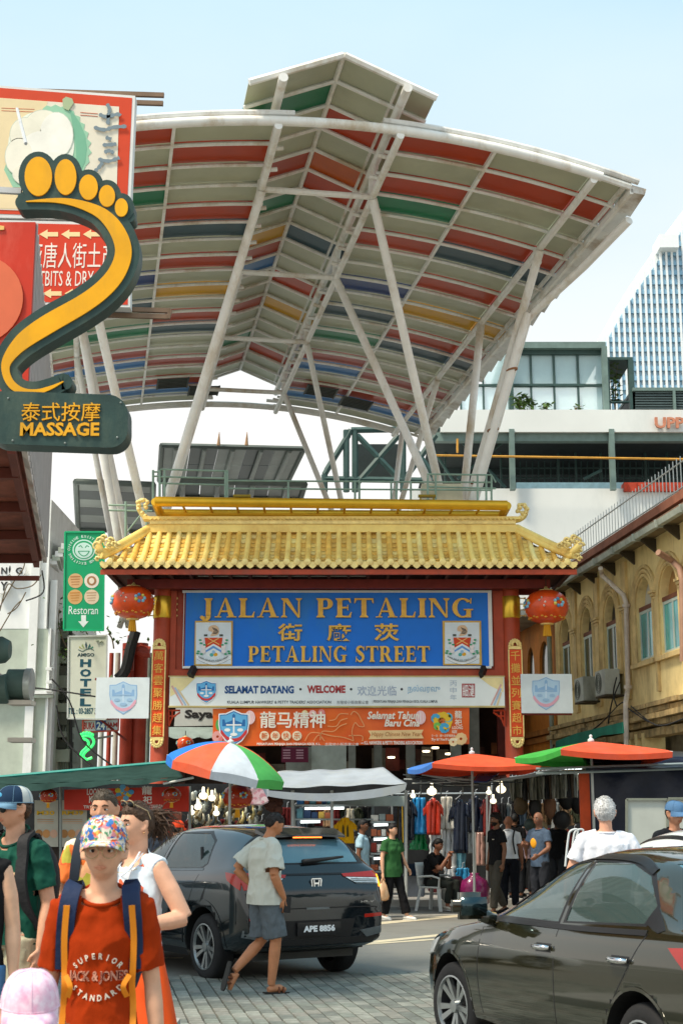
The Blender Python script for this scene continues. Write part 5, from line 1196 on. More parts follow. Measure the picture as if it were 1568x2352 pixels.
def segs(mb,pts,ws,Y,th):
 L=line2(pts,ws);n=len(pts)
 vs=[P(x,y,Y)for x,y in L];back=[v+V((0,th,0))for v in vs];m=2*n;fs=[]
 for i in range(n-1):
  a,b,c,d=i,i+1,m-2-i,m-1-i
  fs+=[(a,b,c,d),(a+m,d+m,c+m,b+m),(b,a,a+m,b+m),(d,c,c+m,d+m)]
 fs+=[(0,m-1,2*m-1,m),(n-1,n-1+m,n+m,n)]
 mb.add(vs+back,fs)
mb=MB(dg)
dpts=[z1(98,585),z1(150,583),z1(220,582)]+cen[6:];dw=[34,34,36]+[w_+36 for w_ in wid[6:]]
dpts.append(z3(300,378));dw.append(38)
segs(mb,dpts,dw,ZY,TH)
for cx,cy in(z1(105,585),z3(300,378)):mb.prism([P(x,y,ZY+.0008)for x,y in ell(cx,cy,17,17,20)],(0,TH,0))
toes=[(177,465,63,90),(302,468,50,82),(407,515,43,58),(492,555,37,50),(558,608,30,42)]
for i,(x,y,rx,ry)in enumerate(toes):mb.prism([P(a,b,ZY+.0011+.0004*i)for a,b in ell(*z1(x,y),rx*.5+14,ry*.5+12,28)],(0,TH-.01,0))
for i,(x,y,r_)in enumerate(((100,560,9),(150,560,26),(300,560,22),(400,580,22),(480,610,22),(540,660,24),(595,650,13))):mb.prism([P(a,b,ZY+.0035+.0004*i)for a,b in ell(*z1(x,y),r_,r_,20)],(0,TH-.02,0))
fbody=mb.build('foot_body',None,fsn)
mb=MB(yy_);segs(mb,cen,wid,ZY-.012,.012);mb.build('yellow_sole',None,fsn)
for x,y,rx,ry in toes:MB(yy_).prism([P(a,b,ZY-.012)for a,b in ell(*z1(x,y),rx*.5,ry*.5,30)],(0,.012,0)).build('yellow_toe',None,fsn)
def rrect(x0,y0,x1,y1,r,n=8):
 o=[]
 for cx,cy,a in((x1-r,y0+r,-PI/2),(x1-r,y1-r,0),(x0+r,y1-r,PI/2),(x0+r,y0+r,PI)):
  o+=[(cx+r*math.cos(a+PI/2*k/n),cy+r*math.sin(a+PI/2*k/n))for k in range(n+1)]
 return o
pl=[(x,y+(x-130)*.035)for x,y in rrect(-34,902,294,1024,44)]
MB(dg).prism([P(x,y,ZY-.02)for x,y in pl],(0,TH+.03,0)).build('name_plate',None,fsn)
for i9,(a9,b9)in enumerate(((20,915),(278,925),(270,1005),(30,1012),(150,1018))):MB(M('bolt_grey',C('8c9490'),.4,metal=.5)).sphere(P(a9,b9,ZY-.02),.008,8,5).build('bolt',None,fsn)
for a9,b9 in((8,30),(255,262)):MB(M('steel_black')).tube([P(a9 if a9<100 else 60,900 if a9<100 else 330,ZY+.1),P(b9 if b9<100 else 40,880 if b9<100 else 250,ZY+1.2)],.012,6).build('stay',None,fsn)
mb=MB(M('letter_amber',C('e8a820'),.4));textpx(mb,'泰式按摩',49,924,231,967,ZY-.032,0,.0,.012);textpx(mb,'MASSAGE',46,970,229,1001,ZY-.032,0,.03,.012);mb.build('plate_letters',None,fsn)
MB(M('steel_black',(.03,.035,.035),.5)).bar(P(-60,434,ZY+.08),P(50,440,ZY+.08),.03,.04).build('wall_bracket',None,fsn)
tl=E('traffic_signal','grey green traffic signal seen from the side on a foil wrapped pole','traffic light',P(45,1890,16))
gg=M('signal_green_grey',C('4c6058'),.5,var=.15);fo_=M('galvanised_wrap',C('b4b8b0'),.35,metal=.4,var=.2,scale=5,bump=.5,bscale=12)
SYY=16.
pb_=P(44,1790,SYY);MB(fo_).box(P(22,0,SYY).x,P(68,0,SYY).x,SYY-.11,SYY+.11,0,P(0,1600,SYY).z).build('wrapped_pole',None,tl)
for y in(1612,1698):a,b=P(18,y+6,SYY-.13),P(72,y-4,SYY-.13);MB(M('tape_pale',C('c8bcac'),.6)).box(a.x,b.x,SYY-.135,SYY+.13,a.z,b.z).build('tape_band',None,tl)
tube_obj('signal_head',[P(20,1572,SYY),P(66,1572,SYY)],.17,gg,tl,16);tube_obj('lens_rim',[P(60,1572,SYY),P(74,1572,SYY)],.18,fo_,tl,16)
tube_obj('visor',[P(-30,1588,SYY-.1),P(20,1582,SYY-.1)],[.14,.17],gg,tl,14)
tube_obj('visor',[P(-40,1500,SYY),P(10,1492,SYY),P(24,1492,SYY)],[.15,.15,.1],gg,tl,14)
MB(fo_).box(P(20,0,SYY).x,P(74,0,SYY).x,SYY-.16,SYY+.16,P(0,1560,SYY).z,P(0,1545,SYY).z).build('top_cover',None,tl)
# ================================================================ cars
def lerpt(tab,x,k):
 if x>=tab[0][0]:return tab[0][k]
 for a,b in zip(tab,tab[1:]):
  if a[0]>=x>=b[0]:
   t=(a[0]-x)/(a[0]-b[0]);return a[k]+(b[k]-a[k])*t
 return tab[-1][k]
tyre_m=M('tyre_rubber',(.02,.02,.021),.8,var=.2,bump=.2);rim_m=M('rim_silver',C('a8acac'),.3,metal=.8,var=.05);rimd_m=M('rim_dark',(.03,.03,.033),.4)
trim=M('car_black_trim',(.012,.012,.013),.35,var=.1);chrome=M('car_chrome',C('d8d8d8'),.12,metal=1,var=0)
cglass=M('car_glass',(.05,.08,.075),.03,var=0,alpha=.78,spec=1.0);cglass2=M('car_rear_glass',(.10,.22,.28),.04,var=0,alpha=.8,spec=1.0)
lred=M('lamp_red',C('8c140c'),.15,var=.1,coat=.5,emit=(.5,.03,.01),es=.05);lamb=M('lamp_amber',C('ff8c10'),.2,var=0,emit=(1,.35,.03),es=.9);lwh=M('lamp_white',C('d4d8d8'),.12,metal=.3,var=.2,scale=30)
seatm=M('seat_fabric',(.10,.095,.085),.9,var=.15)
def make_wheel(par,x,y,r,w,spokes=10,two=True,steer=0.):
 s=1 if y>0 else-1
 T=Matrix.Translation((x,y,r))@Matrix.Rotation(steer,4,'Z')
 def xf(mb):mb.v=[tuple(T@V(v))for v in mb.v];return mb
 tw=MB(tyre_m);prof=[(r*.66,-w/2+.01),(r*.7,-w/2),(r*.9,-w/2),(r*.985,-w/2+.025),(r,-w/2+.05),(r,w/2-.05),(r*.985,w/2-.025),(r*.9,w/2),(r*.7,w/2),(r*.66,w/2-.01)]
 tw.lathe(prof,(0,0,0),32,'y',cap=False);t=xf(tw).build('wheel',None,par,auto=50)
 rm=MB(rimd_m);rm.lathe([(.0001,s*(w/2-.10)),(r*.62,s*(w/2-.10)),(r*.67,s*(w/2-.03)),(r*.69,s*(w/2+.002))],(0,0,0),32,'y',cap=False);xf(rm).build('rim',None,t,auto=50)
 rr=MB(rim_m);rr.lathe([(r*.64,s*(w/2-.02)),(r*.665,s*(w/2+.006)),(r*.70,s*(w/2+.004)),(r*.69,s*(w/2-.02))],(0,0,0),32,'y',cap=False)
 for k in range(spokes):
  a=2*PI*k/spokes+(.10 if k%2 else-.10)*(1 if two else 0)
  c,sn=math.cos(a),math.sin(a);p0=V((c*r*.10,s*(w/2-.03),sn*r*.10));p1=V((c*r*.65,s*(w/2-.008),sn*r*.65));n=V((-sn,0,c))*(.022 if two else .035)
  rr.prism([p0-n*.6,p1-n,p1+n,p0+n*.6],(0,-s*.03,0))
 rr.lathe([(.0001,s*(w/2-.0)),(r*.14,s*(w/2-.004)),(r*.17,s*(w/2-.05))],(0,0,0),16,'y')
 xf(rr).build('spokes',None,t,auto=30)
def make_car(name,label,spec):
 root=E(name,label,'car');tab=spec['tab'];pm=spec['paint']
 verts=[];rings=[]
 for x in spec['st']:
  zt,zbt,W,yr,zb=(lerpt(tab,x,k)for k in range(1,6))
  g=max(0,min(1,(zt-zbt)/.35));zsh=zbt-.09
  ring=[(0,zb),(W*.90,zb),(W*.985,zb+.10),(W*.998,zb+.28),(W*1.0,zsh-.16),(W*.985,zsh),(W*.94,zbt-.005)]
  p6=ring[-1];p8=(yr,zt-.075*g-.012);p7=((p6[0]+p8[0])/2+.03*g,(p6[1]+p8[1])/2)
  ring+=[(p6[0]*.985,p6[1]+(.02 if g>.3 else .004)),p7,p8,(yr*.82,zt-.022*g-.004),(yr*.4,zt-.004),(0,zt)]
  full=[(x,y,z)for y,z in ring]+[(x,-y,z)for y,z in ring[-2:0:-1]]
  rings.append(full)
 mb=MB().loft(rings)
 me=bpy.data.meshes.new('body');me.from_pydata(mb.v,[],mb.f);o=bpy.data.objects.new('body',me);COL.objects.link(o)
 bm=bmesh.new();bm.from_mesh(me);bmesh.ops.recalc_face_normals(bm,faces=bm.faces[:]);bm.to_mesh(me);bm.free()
 ss=o.modifiers.new('s','SUBSURF');ss.levels=2;ss.render_levels=2
 cut=[]
 for ax in spec['axles']:
  for s in(-1,1):
   c=MB().lathe([(.0001,-.32),(spec['arch'],-.32),(spec['arch'],.32),(.0001,.32)],(ax,s*(spec['W']-.10),spec['wr']+.01),36,'y')
   cm=bpy.data.meshes.new('c');cm.from_pydata(c.v,[],c.f);b_=bmesh.new();b_.from_mesh(cm);bmesh.ops.recalc_face_normals(b_,faces=b_.faces[:]);b_.to_mesh(cm);b_.free()
   co=bpy.data.objects.new('c',cm);COL.objects.link(co);cut.append(co)
   m_=o.modifiers.new('b','BOOLEAN');m_.object=co;m_.operation='DIFFERENCE';m_.solver='EXACT'
 ev_=o.evaluated_get(bpy.context.evaluated_depsgraph_get());me2=bpy.data.meshes.new_from_object(ev_)
 for c in cut:bpy.data.objects.remove(c)
 bpy.data.objects.remove(o)
 bm=bmesh.new();bm.from_mesh(me2)
 for f in bm.faces:f.smooth=True;f.material_index=0
 ra=spec['arch'];wr_=spec['wr']+.01
 for f in bm.faces:
  c=f.calc_center_median()
  for ax in spec['axles']:
   d=math.hypot(c.x-ax,c.z-wr_)
   if abs(d-ra)<.012 and abs(c.y)>spec['W']-.45 or(d<ra and abs(c.y)<spec['W']-.3 and abs(c.y)>.2):f.material_index=1;f.smooth=False
 bvh=BVHTree.FromBMesh(bm)
 def side(s):
  def f(p):
   h=bvh.ray_cast(V((p[0],4*s,p[1])),V((0,-s,0)));q=0
   while not h[0]and q<30:q+=1;h=bvh.ray_cast(V((p[0],4*s,p[1]-.01*q)),V((0,-s,0)))
   return(h[0],V((0,s,0)))if h[0]else(V((p[0],s*spec['W']*.9,p[1])),V((0,s,0)))
  return f
 def rear(p):
  h=bvh.ray_cast(V((-6,p[0],p[1])),V((1,0,0)));return(h[0],V((-1,0,0)))if h[0]else(V((spec['st'][-1]+.1,p[0],p[1])),V((-1,0,0)))
 def front(p):
  h=bvh.ray_cast(V((6,p[0],p[1])),V((-1,0,0)));return(h[0],V((1,0,0)))if h[0]else(V((spec['st'][0]-.1,p[0],p[1])),V((1,0,0)))
 def cutreg(test,planes,mi):
  for co,no in planes:
   geom=[g for g in bm.faces if test(g.calc_center_median(),True)];ge=set()
   for f in geom:ge.update(f.verts);ge.update(f.edges)
   bmesh.ops.bisect_plane(bm,geom=list(geom)+list(ge),plane_co=co,plane_no=no,dist=1e-5)
  fs=[f for f in bm.faces if test(f.calc_center_median(),False)]
  for f in fs:f.material_index=mi
  return fs
 def inpoly(p,poly):
  r=False;n=len(poly)
  for i in range(n):
   a,b=poly[i],poly[(i+1)%n]
   if(a[1]>p[1])!=(b[1]>p[1])and p[0]<(b[0]-a[0])*(p[1]-a[1])/(b[1]-a[1])+a[0]:r=not r
  return r
 def grow_(poly,d):
  cx=sum(p[0]for p in poly)/len(poly);cy=sum(p[1]for p in poly)/len(poly);out=[]
  for x,y in poly:
   l=math.hypot(x-cx,y-cy);out.append((x+(x-cx)/l*d,y+(y-cy)/l*d))
  return out
 def region(poly,ax,lo,mi):
  """ax 'side': poly in x,z ; 'rear'/'front': poly in y,z"""
  x0,x1=min(p[0]for p in poly)-.1,max(p[0]for p in poly)+.1;z0,z1=min(p[1]for p in poly)-.1,max(p[1]for p in poly)+.1
  key=(lambda c:(c.x,c.z))if ax=='side' else(lambda c:(c.y,c.z))
  ok=(lambda c:abs(c.y)>lo)if ax=='side' else(lambda c:c.x>lo)if ax=='front' else(lambda c:c.x<lo)
  planes=[]
  for i in range(len(poly)):
   a,b=poly[i],poly[(i+1)%len(poly)];dx,dz=b[0]-a[0],b[1]-a[1]
   planes.append((V((a[0],0,a[1])),V((dz,0,-dx)))if ax=='side' else(V((0,a[0],a[1])),V((0,dz,-dx))))
  def test(c,wide):
   k=key(c)
   if not ok(c):return False
   return(x0<k[0]<x1 and z0<k[1]<z1)if wide else inpoly(k,poly)
  return cutreg(test,planes,mi)
 body_me=bpy.data.meshes.new('body')
 glasses=[]
 for poly in spec['side_glass']:
  region(grow_(poly,.035),'side',.35,2);glasses.append(('side_window',region(poly,'side',.35,3),cglass))
 glasses.append(('windscreen',region(spec['windscreen'],'front',.0,3),cglass))
 if spec.get('rear_trim'):region(spec['rear_trim'],'rear',spec['rear_lo'],2)
 glasses.append(('rear_window',region(spec['rear_glass'],'rear',spec['rear_lo'],3),spec.get('rg',cglass2)))
 for nm,fs,gm_ in glasses:
  fs=[f for f in fs if f.is_valid]
  if not fs:print('NOGLASS',name,nm);continue
  for sgn in((-1,1)if nm=='side_window' else(0,)):
   sel=[f for f in fs if sgn==0 or f.calc_center_median().y*sgn>0]
   vi={};vs=[];ff=[]
   for f in sel:
    ids=[]
    for v in f.verts:
     if v not in vi:vi[v]=len(vs);vs.append(v.co-v.normal*.004)
     ids.append(vi[v])
    ff.append(ids)
   g=MB(gm_);g.add(vs,ff);g.build(nm,None,root,smooth=True)
  bmesh.ops.delete(bm,geom=fs,context='FACES')
 low=spec.get('cladding')
 if low:
  for f in bm.faces:
   if f.material_index==0 and f.calc_center_median().z<low:f.material_index=2
 bm.normal_update();bm.to_mesh(body_me);bm.free()
 for m_ in(pm,M('wheel_housing',(.008,.008,.008),.9),trim,cglass):body_me.materials.append(m_)
 link(bpy.data.objects.new('body',body_me),root)
 for ax,st_ in zip(spec['axles'],spec['steer']):
  for s in(-1,1):make_wheel(root,ax,s*(spec['W']-.13),spec['wr'],.21,spec.get('spokes',10),spec.get('two',True),st_)
 def ribbon(proj,pts,w_,off,m_,nm,closed=False):
  L=pts if len(pts[0])==3 else pts;q=[tuple(p)for p in spl(pts,5)]if len(pts)>2 else[(pts[0][0]+(pts[1][0]-pts[0][0])*k/12,pts[0][1]+(pts[1][1]-pts[0][1])*k/12)for k in range(13)]
  n=len(q);ol=line2(q,w_);mb=MB(m_);vs=[]
  for p in ol:
   h,d=proj(p);vs.append(h+d*off)
  for p in ol:
   h,d=proj(p);vs.append(h-d*.004)
  m2=2*n;fs=[]
  for i in range(n-1):
   a,b,c,d=i,i+1,m2-2-i,m2-1-i;fs+=[(a,b,c,d),(a+m2,b+m2,b,a),(d,c,c+m2,d+m2)]
  mb.add(vs,fs);return mb.build(nm,None,root,auto=40)
 def patch(proj,c4,off,m_,nm,nu=8,nv=4,par=None):
  A,B,C_,D=map(V,c4);mb=MB(m_);vs=[];
  for lay in(off,-.006):
   for i in range(nu+1):
    for j in range(nv+1):
     p=A.lerp(B,i/nu).lerp(D.lerp(C_,i/nu),j/nv);h,d=proj(p);vs.append(h+d*lay)
  n1=nv+1;N=(nu+1)*n1;fs=[]
  for i in range(nu):
   for j in range(nv):fs.append((i*n1+j,(i+1)*n1+j,(i+1)*n1+j+1,i*n1+j+1))
  bd=[i*n1 for i in range(nu+1)]+[nu*n1+j for j in range(1,n1)]+[i*n1+nv for i in range(nu-1,-1,-1)]+[j for j in range(nv-1,0,-1)]
  for i in range(len(bd)):a,b=bd[i],bd[(i+1)%len(bd)];fs.append((a,b,b+N,a+N))
  mb.add(vs,fs);return mb.build(nm,None,par or root,auto=40)
 W=spec['W']
 for sx,sy in((spec['seats'][0],.36),(spec['seats'][0],-.36),(spec['seats'][1],.36),(spec['seats'][1],-.36)):
  sb_=MB(seatm);sb_.tube([(sx,sy,.45),(sx-.16,sy,.80),(sx-.24,sy,1.08)],[.22,.22,.17],10,flat=.5);sb_.tube([(sx-.25,sy,1.12),(sx-.27,sy,1.26)],[.10,.11],10,flat=.6);sb_.build('seat',None,root,smooth=True)
 MB(M('dashboard_dark',(.03,.032,.03),.7)).box(spec['dash'],spec['dash']+.45,-W*.82,W*.82,.55,.97).box(spec['st'][-1]+.25,spec['st'][0]-.3,-W*.8,W*.8,.30,.36).build('dashboard',None,root)
 tube_obj('steering_wheel',[(spec['dash']-.12-.05*math.sin(t),-.36+.18*math.cos(t),.96+.17*math.sin(t))for t in[2*PI*k/20 for k in range(21)]],.014,trim,root,6)
 return root,side,rear,front,ribbon,patch
# ---- compact crossover
suvp=M('paint_dark_teal_grey',C('10191e'),.1,metal=.15,var=.04,scale=1,coat=1.)
suv=dict(W=.895,paint=suvp,wr=.335,arch=.395,axles=(1.30,-1.31),steer=(0,0),seats=(.0,-.85),dash=.62,cladding=.0,tab=[(2.16,.78,.74,.60,.36,.30),(2.05,.93,.88,.76,.42,.24),(1.75,1.02,.96,.86,.5,.22),(1.3,1.07,1.00,.895,.58,.22),(.98,1.12,1.03,.895,.64,.22),(.55,1.33,1.045,.895,.62,.22),(.15,1.51,1.05,.895,.59,.22),(-.3,1.575,1.06,.895,.60,.22),(-.9,1.585,1.08,.895,.60,.22),(-1.4,1.56,1.11,.895,.58,.22),(-1.75,1.51,1.13,.885,.56,.26),(-1.86,1.44,1.13,.88,.56,.28),(-2.02,1.19,1.10,.865,.60,.32),(-2.10,1.02,.985,.84,.58,.34),(-2.16,.90,.87,.80,.50,.36)],st=[2.16,2.05,1.75,1.5,1.3,.98,.75,.55,.35,.15,-.1,-.3,-.6,-.9,-1.15,-1.4,-1.6,-1.75,-1.86,-1.94,-2.02,-2.06,-2.10,-2.14,-2.16],side_glass=[[(.62,1.10),(.16,1.44),(-.10,1.475),(-.10,1.10)],[(-.20,1.10),(-.20,1.48),(-.90,1.48),(-1.12,1.40),(-1.22,1.18),(-1.12,1.13)]],windscreen=[(-.56,1.13),(.56,1.13),(.48,1.47),(-.48,1.47)],rear_glass=[(-.60,1.19),(.60,1.19),(.54,1.425),(-.54,1.425)],rear_trim=[(-.68,1.17),(.68,1.17),(.60,1.50),(-.60,1.50)],rear_lo=-1.70)
root,side,rear,front,ribbon,patch=make_car('crossover_car','dark grey crossover seen from behind with black number plate, crossing the junction',suv)
L=side(1);R_=side(-1)
for sd_ in(L,R_):
 ribbon(sd_,[(-.15,1.05),(-.16,.75),(-.18,.38)],.010,.001,trim,'shut_line');ribbon(sd_,[(.82,1.0),(.86,.7),(.80,.38)],.010,.001,trim,'shut_line')
 ribbon(sd_,[(-1.14,1.06),(-1.02,.85),(-.92,.62),(-.90,.38)],.010,.001,trim,'shut_line')
 ribbon(sd_,[(.75,1.085),(-.3,1.09),(-1.2,1.115)],.022,.004,M('car_satin',C('6c7478'),.3,metal=.7),'belt_moulding')
 ribbon(sd_,[(1.9,.92),(.6,.93),(-.6,.93),(-1.7,1.0)],.016,.0015,suvp,'body_crease')
 for ax in(1.30,-1.31):ribbon(sd_,[(ax+.43*math.cos(a),.345+.43*math.sin(a))for a in[PI*k/10 for k in range(11)]],.075,.006,trim,'arch_cladding')
 ribbon(sd_,[(.85,.30),(-.2,.30),(-.86,.30)],.17,.006,trim,'sill_cladding');ribbon(sd_,[(.84,.41),(-.85,.41)],.03,.008,suvp,'sill_strip')
 for hx in(.02,):
  h,d=sd_((hx,.96));MB(suvp).tube([h+d*.02+V((.09,0,0)),h+d*.045,h+d*.02-V((.09,0,0))],.014,8).build('door_handle',None,root,smooth=True)
 h,d=sd_((-1.02,1.28));MB(trim).tube([h+d*.01+V((.01,0,.06)),h+d*.02-V((.02,0,.08))],.018,6).build('door_handle',None,root)
 patch(sd_,[(-1.28,.86),(-1.36,.96),(-1.31,.82),(-1.24,.78)],.002,trim,'fuel_flap_gap',2,2)
for s in(1,-1):
 patch(rear,[(s*.34,1.075),(s*.82,1.10),(s*.84,1.03),(s*.36,1.045)],.012,lred,'tail_light',10,3)
 patch(rear,[(s*.38,1.04),(s*.80,1.025),(s*.78,.965),(s*.50,.975)],.010,lwh,'reversing_light',8,3)
 for j in range(3):ribbon(rear,[(s*(.44+.02*j),1.02-.018*j),(s*.76,1.01-.018*j)],.006,.014,trim,'lamp_slat')
 patch(rear,[(s*.80,1.06),(s*.845,1.06),(s*.83,.93),(s*.79,.94)],.016,lamb if s<0 else lred,'indicator',3,4)
 sp_=side(s);patch(sp_,[(-1.72,1.10),(-2.03,1.08),(-2.04,.93),(-1.80,1.02)],.010,lred,'tail_light',8,3)
 patch(rear,[(s*.58,.66),(s*.80,.67),(s*.80,.635),(s*.58,.625)],.006,lred,'reflector',5,1)
 patch(rear,[(s*.52,.50),(s*.84,.54),(s*.84,.47),(s*.60,.43)],.012,M('car_satin'),'bumper_corner',6,2)
patch(rear,[(-.34,1.085),(.34,1.085),(.34,1.065),(-.34,1.065)],.006,trim,'light_bar',10,1)
patch(rear,[(-.46,.62),(.46,.62),(.40,.42),(-.40,.42)],.002,trim,'plate_recess',8,4)
pl=patch(rear,[(-.26,.60),(.26,.60),(.26,.47),(-.26,.47)],.03,M('plate_black',(.01,.01,.012),.3,coat=.5),'number_plate',2,2)
mb=MB(M('plate_letter',C('f0f0f0'),.4,var=0));h0,_=rear((0,.535))
h0=min((rear((a,b))[0]for a in(-.2,0,.2)for b in(.49,.58)),key=lambda q:q.x)
put_text(mb,'APE 8856',lambda s,t:V((h0.x-.035,.19-.38*s,.505+.065*t)),.045,(.004,0,0))
mb.build('plate_letters',None,pl)
patch(rear,[(-.74,.37),(.74,.37),(.70,.325),(-.70,.325)],.02,M('car_satin'),'skid_strip',12,1)
patch(rear,[(-.78,.44),(.78,.44),(.76,.375),(-.76,.375)],.012,trim,'lower_bumper',12,2)
patch(rear,[(-.70,.32),(.70,.32),(.66,.27),(-.66,.27)],.008,trim,'diffuser',12,2)
ribbon(rear,[(-.80,.60),(-.72,.70),(-.62,.735),(.62,.735),(.72,.70),(.80,.60)],.012,.002,trim,'shut_line')
ribbon(rear,[(-.80,.75),(-.82,.90)],.010,.002,trim,'shut_line');ribbon(rear,[(.80,.75),(.82,.90)],.010,.002,trim,'shut_line')
ribbon(rear,[(-.14,.735),(.14,.735)],.02,.006,M('car_satin'),'handle_strip')
mb=MB(chrome)
ex=rear((0,.98))[0].x-.012
def em(pts,x=0):mb.prism([(ex-x,y,z)for y,z in pts],(.01,0,0))
for(y0,z0,y1,z1_)in((-.055,1.035,.055,1.025),(-.055,.935,.055,.925)):em([(y0,z0),(y1,z0),(y1,z1_),(y0,z1_)])
for s in(-1,1):em([(s*.055,1.035),(s*.065,1.02),(s*.055,.925),(s*.045,.935)],.001);em([(s*.038,1.02),(s*.026,1.02),(s*.018,.945),(s*.028,.945)],.002)
em([(-.026,.992),(.026,.992),(.026,.975),(-.026,.975)],.003)
mb.build('emblem',None,root)
mb=MB(chrome);hb_=rear((-.62,.78))[0];put_text(mb,'HR-V',lambda s,t:V((hb_.x-.012,-.53-.16*s,.775+.022*t)),.02,(.006,0,0));mb.build('badge',None,root)
MB(suvp).loft([[(-1.70,y,1.545-.03*abs(y)**2),(-1.93,y*.97,1.475-.05*abs(y)**2),(-1.93,y*.97,1.455-.05*abs(y)**2),(-1.72,y,1.50-.05*abs(y)**2)]for y in[-.50+1.0*k/12 for k in range(13)]]).build('roof_spoiler',None,root,auto=40)
hs=MB(M('stop_light_orange',C('ff4a10'),.3,var=0,emit=(1,.22,.03),es=1.2))
for k in range(9):hs.box(-1.945,-1.92,-.18+.04*k,-.155+.04*k,1.44,1.452)
hs.build('high_stop_light',None,root)
h,d=rear((.05,1.215));MB(trim).tube([h+d*.03+V((0,.06,-.02)),h+d*.045+V((0,-.12,.0)),h+d*.03+V((0,-.44,.03))],[.03,.022,.012],8).build('rear_wiper',None,root,smooth=True)
MB(suvp).loft([[(-1.42+.1*k,-.02+.006*k,1.545),(-1.42+.1*k,.02-.006*k,1.545),(-1.45+.03*k,.004,1.57+.05*(2-k)/2),(-1.45+.03*k,-.004,1.57+.05*(2-k)/2)]for k in range(3)]).build('aerial_fin',None,root)
for s in(-1,1):
 MB(suvp).tube([(.72,s*.90,1.06),(.72,s*1.0,1.08),(.70,s*1.04,1.12)],[.05,.09,.07],10,flat=.7).build('door_mirror',None,root,smooth=True)
 patch(front,[(s*.45,.86),(s*.78,.84),(s*.78,.74),(s*.45,.78)],.01,lwh,'headlight',5,3)
MB(M('silencer_dark',(.05,.05,.045),.6)).tube([(-1.9,.45,.28),(-2.05,.45,.27)],.03,8).box(-1.9,-1.2,-.6,.6,.22,.32).build('underbody',None,root)
a33=math.radians(33)
hd=V((-math.sin(a33),math.cos(a33),0));lf=V((-math.cos(a33),-math.sin(a33),0))
wpt=PZ(487,2250,0)
root.location=wpt-hd*-1.31-lf*.765;root.rotation_euler.z=math.atan2(hd.y,hd.x)
# ---- saloon in the right foreground
olp=M('paint_olive_brown',C('2c2b1c'),.08,metal=.35,var=.05,scale=1,coat=1.)
sed=dict(W=.85,paint=olp,wr=.31,arch=.365,axles=(1.36,-1.19),steer=(.10,0),seats=(.05,-.80),dash=.55,spokes=10,tab=[(2.20,.66,.62,.55,.34,.26),(2.08,.74,.70,.70,.42,.22),(1.8,.82,.78,.80,.50,.20),(1.36,.92,.87,.85,.56,.20),(.98,.99,.92,.85,.62,.20),(.6,1.17,.94,.85,.60,.20),(.15,1.385,.95,.85,.56,.20),(-.3,1.465,.965,.85,.565,.20),(-.7,1.475,.98,.85,.565,.20),(-1.1,1.43,.995,.85,.56,.20),(-1.45,1.30,1.01,.85,.57,.20),(-1.75,1.13,1.02,.85,.62,.22),(-1.95,1.07,1.01,.835,.60,.24),(-2.12,1.05,.99,.80,.56,.28),(-2.18,1.0,.96,.76,.5,.32),(-2.20,.90,.86,.72,.45,.36)],st=[2.20,2.08,1.8,1.6,1.36,1.15,.98,.8,.6,.38,.15,-.1,-.3,-.5,-.7,-.9,-1.1,-1.3,-1.45,-1.6,-1.75,-1.95,-2.06,-2.12,-2.18,-2.20],side_glass=[[(.66,.99),(.30,1.24),(.05,1.345),(-.22,1.375),(-.18,1.00)],[(-.28,1.01),(-.31,1.375),(-.75,1.375),(-1.00,1.31),(-1.22,1.15),(-1.18,1.05)]],windscreen=[(-.56,1.01),(.56,1.01),(.46,1.345),(-.46,1.345)],rear_glass=[(-.55,1.13),(.55,1.13),(.47,1.38),(-.47,1.38)],rear_lo=-1.0)
root,side,rear,front,ribbon,patch=make_car('saloon_car','dark olive saloon in the right foreground with chrome door handles',sed)
for sd_ in(side(1),side(-1)):
 ribbon(sd_,[(-.22,.97),(-.22,.6),(-.24,.30)],.010,.001,trim,'shut_line');ribbon(sd_,[(.84,.90),(.88,.6),(.82,.30)],.010,.001,trim,'shut_line')
 ribbon(sd_,[(-1.26,1.0),(-1.10,.80),(-.90,.55),(-.86,.30)],.010,.001,trim,'shut_line')
 ribbon(sd_,[(.78,.965),(-.3,.975),(-1.25,1.005)],.03,.006,trim,'belt_moulding')
 ribbon(sd_,[(.62,1.07),(.27,1.29),(.0,1.385),(-.4,1.41),(-.78,1.40),(-1.02,1.335)],.035,.012,trim,'rain_visor')
 ribbon(sd_,[(.60,.235),(-.9,.235)],.08,.003,trim,'sill')
 patch(sd_,[(-1.19,1.055),(-1.23,1.155),(-1.42,1.03),(-1.36,1.01)],.004,trim,'quarter_trim',3,3)
 for ax in(1.36,-1.19):ribbon(sd_,[(ax+.375*math.cos(a),.32+.375*math.sin(a))for a in[PI*k/10 for k in range(11)]],.02,.003,olp,'arch_lip')
 for hx in(-.08,-1.02):
  patch(sd_,[(hx+.10,.86),(hx-.10,.865),(hx-.10,.81),(hx+.10,.805)],.001,trim,'handle_recess',3,2)
  h,d=sd_((hx,.84));MB(chrome).tube([h+d*.015+V((.10,0,0)),h+d*.045+V((.05,0,0)),h+d*.045-V((.05,0,0)),h+d*.015-V((.10,0,0))],[.014,.018,.018,.014],10).build('door_handle',None,root,smooth=True)
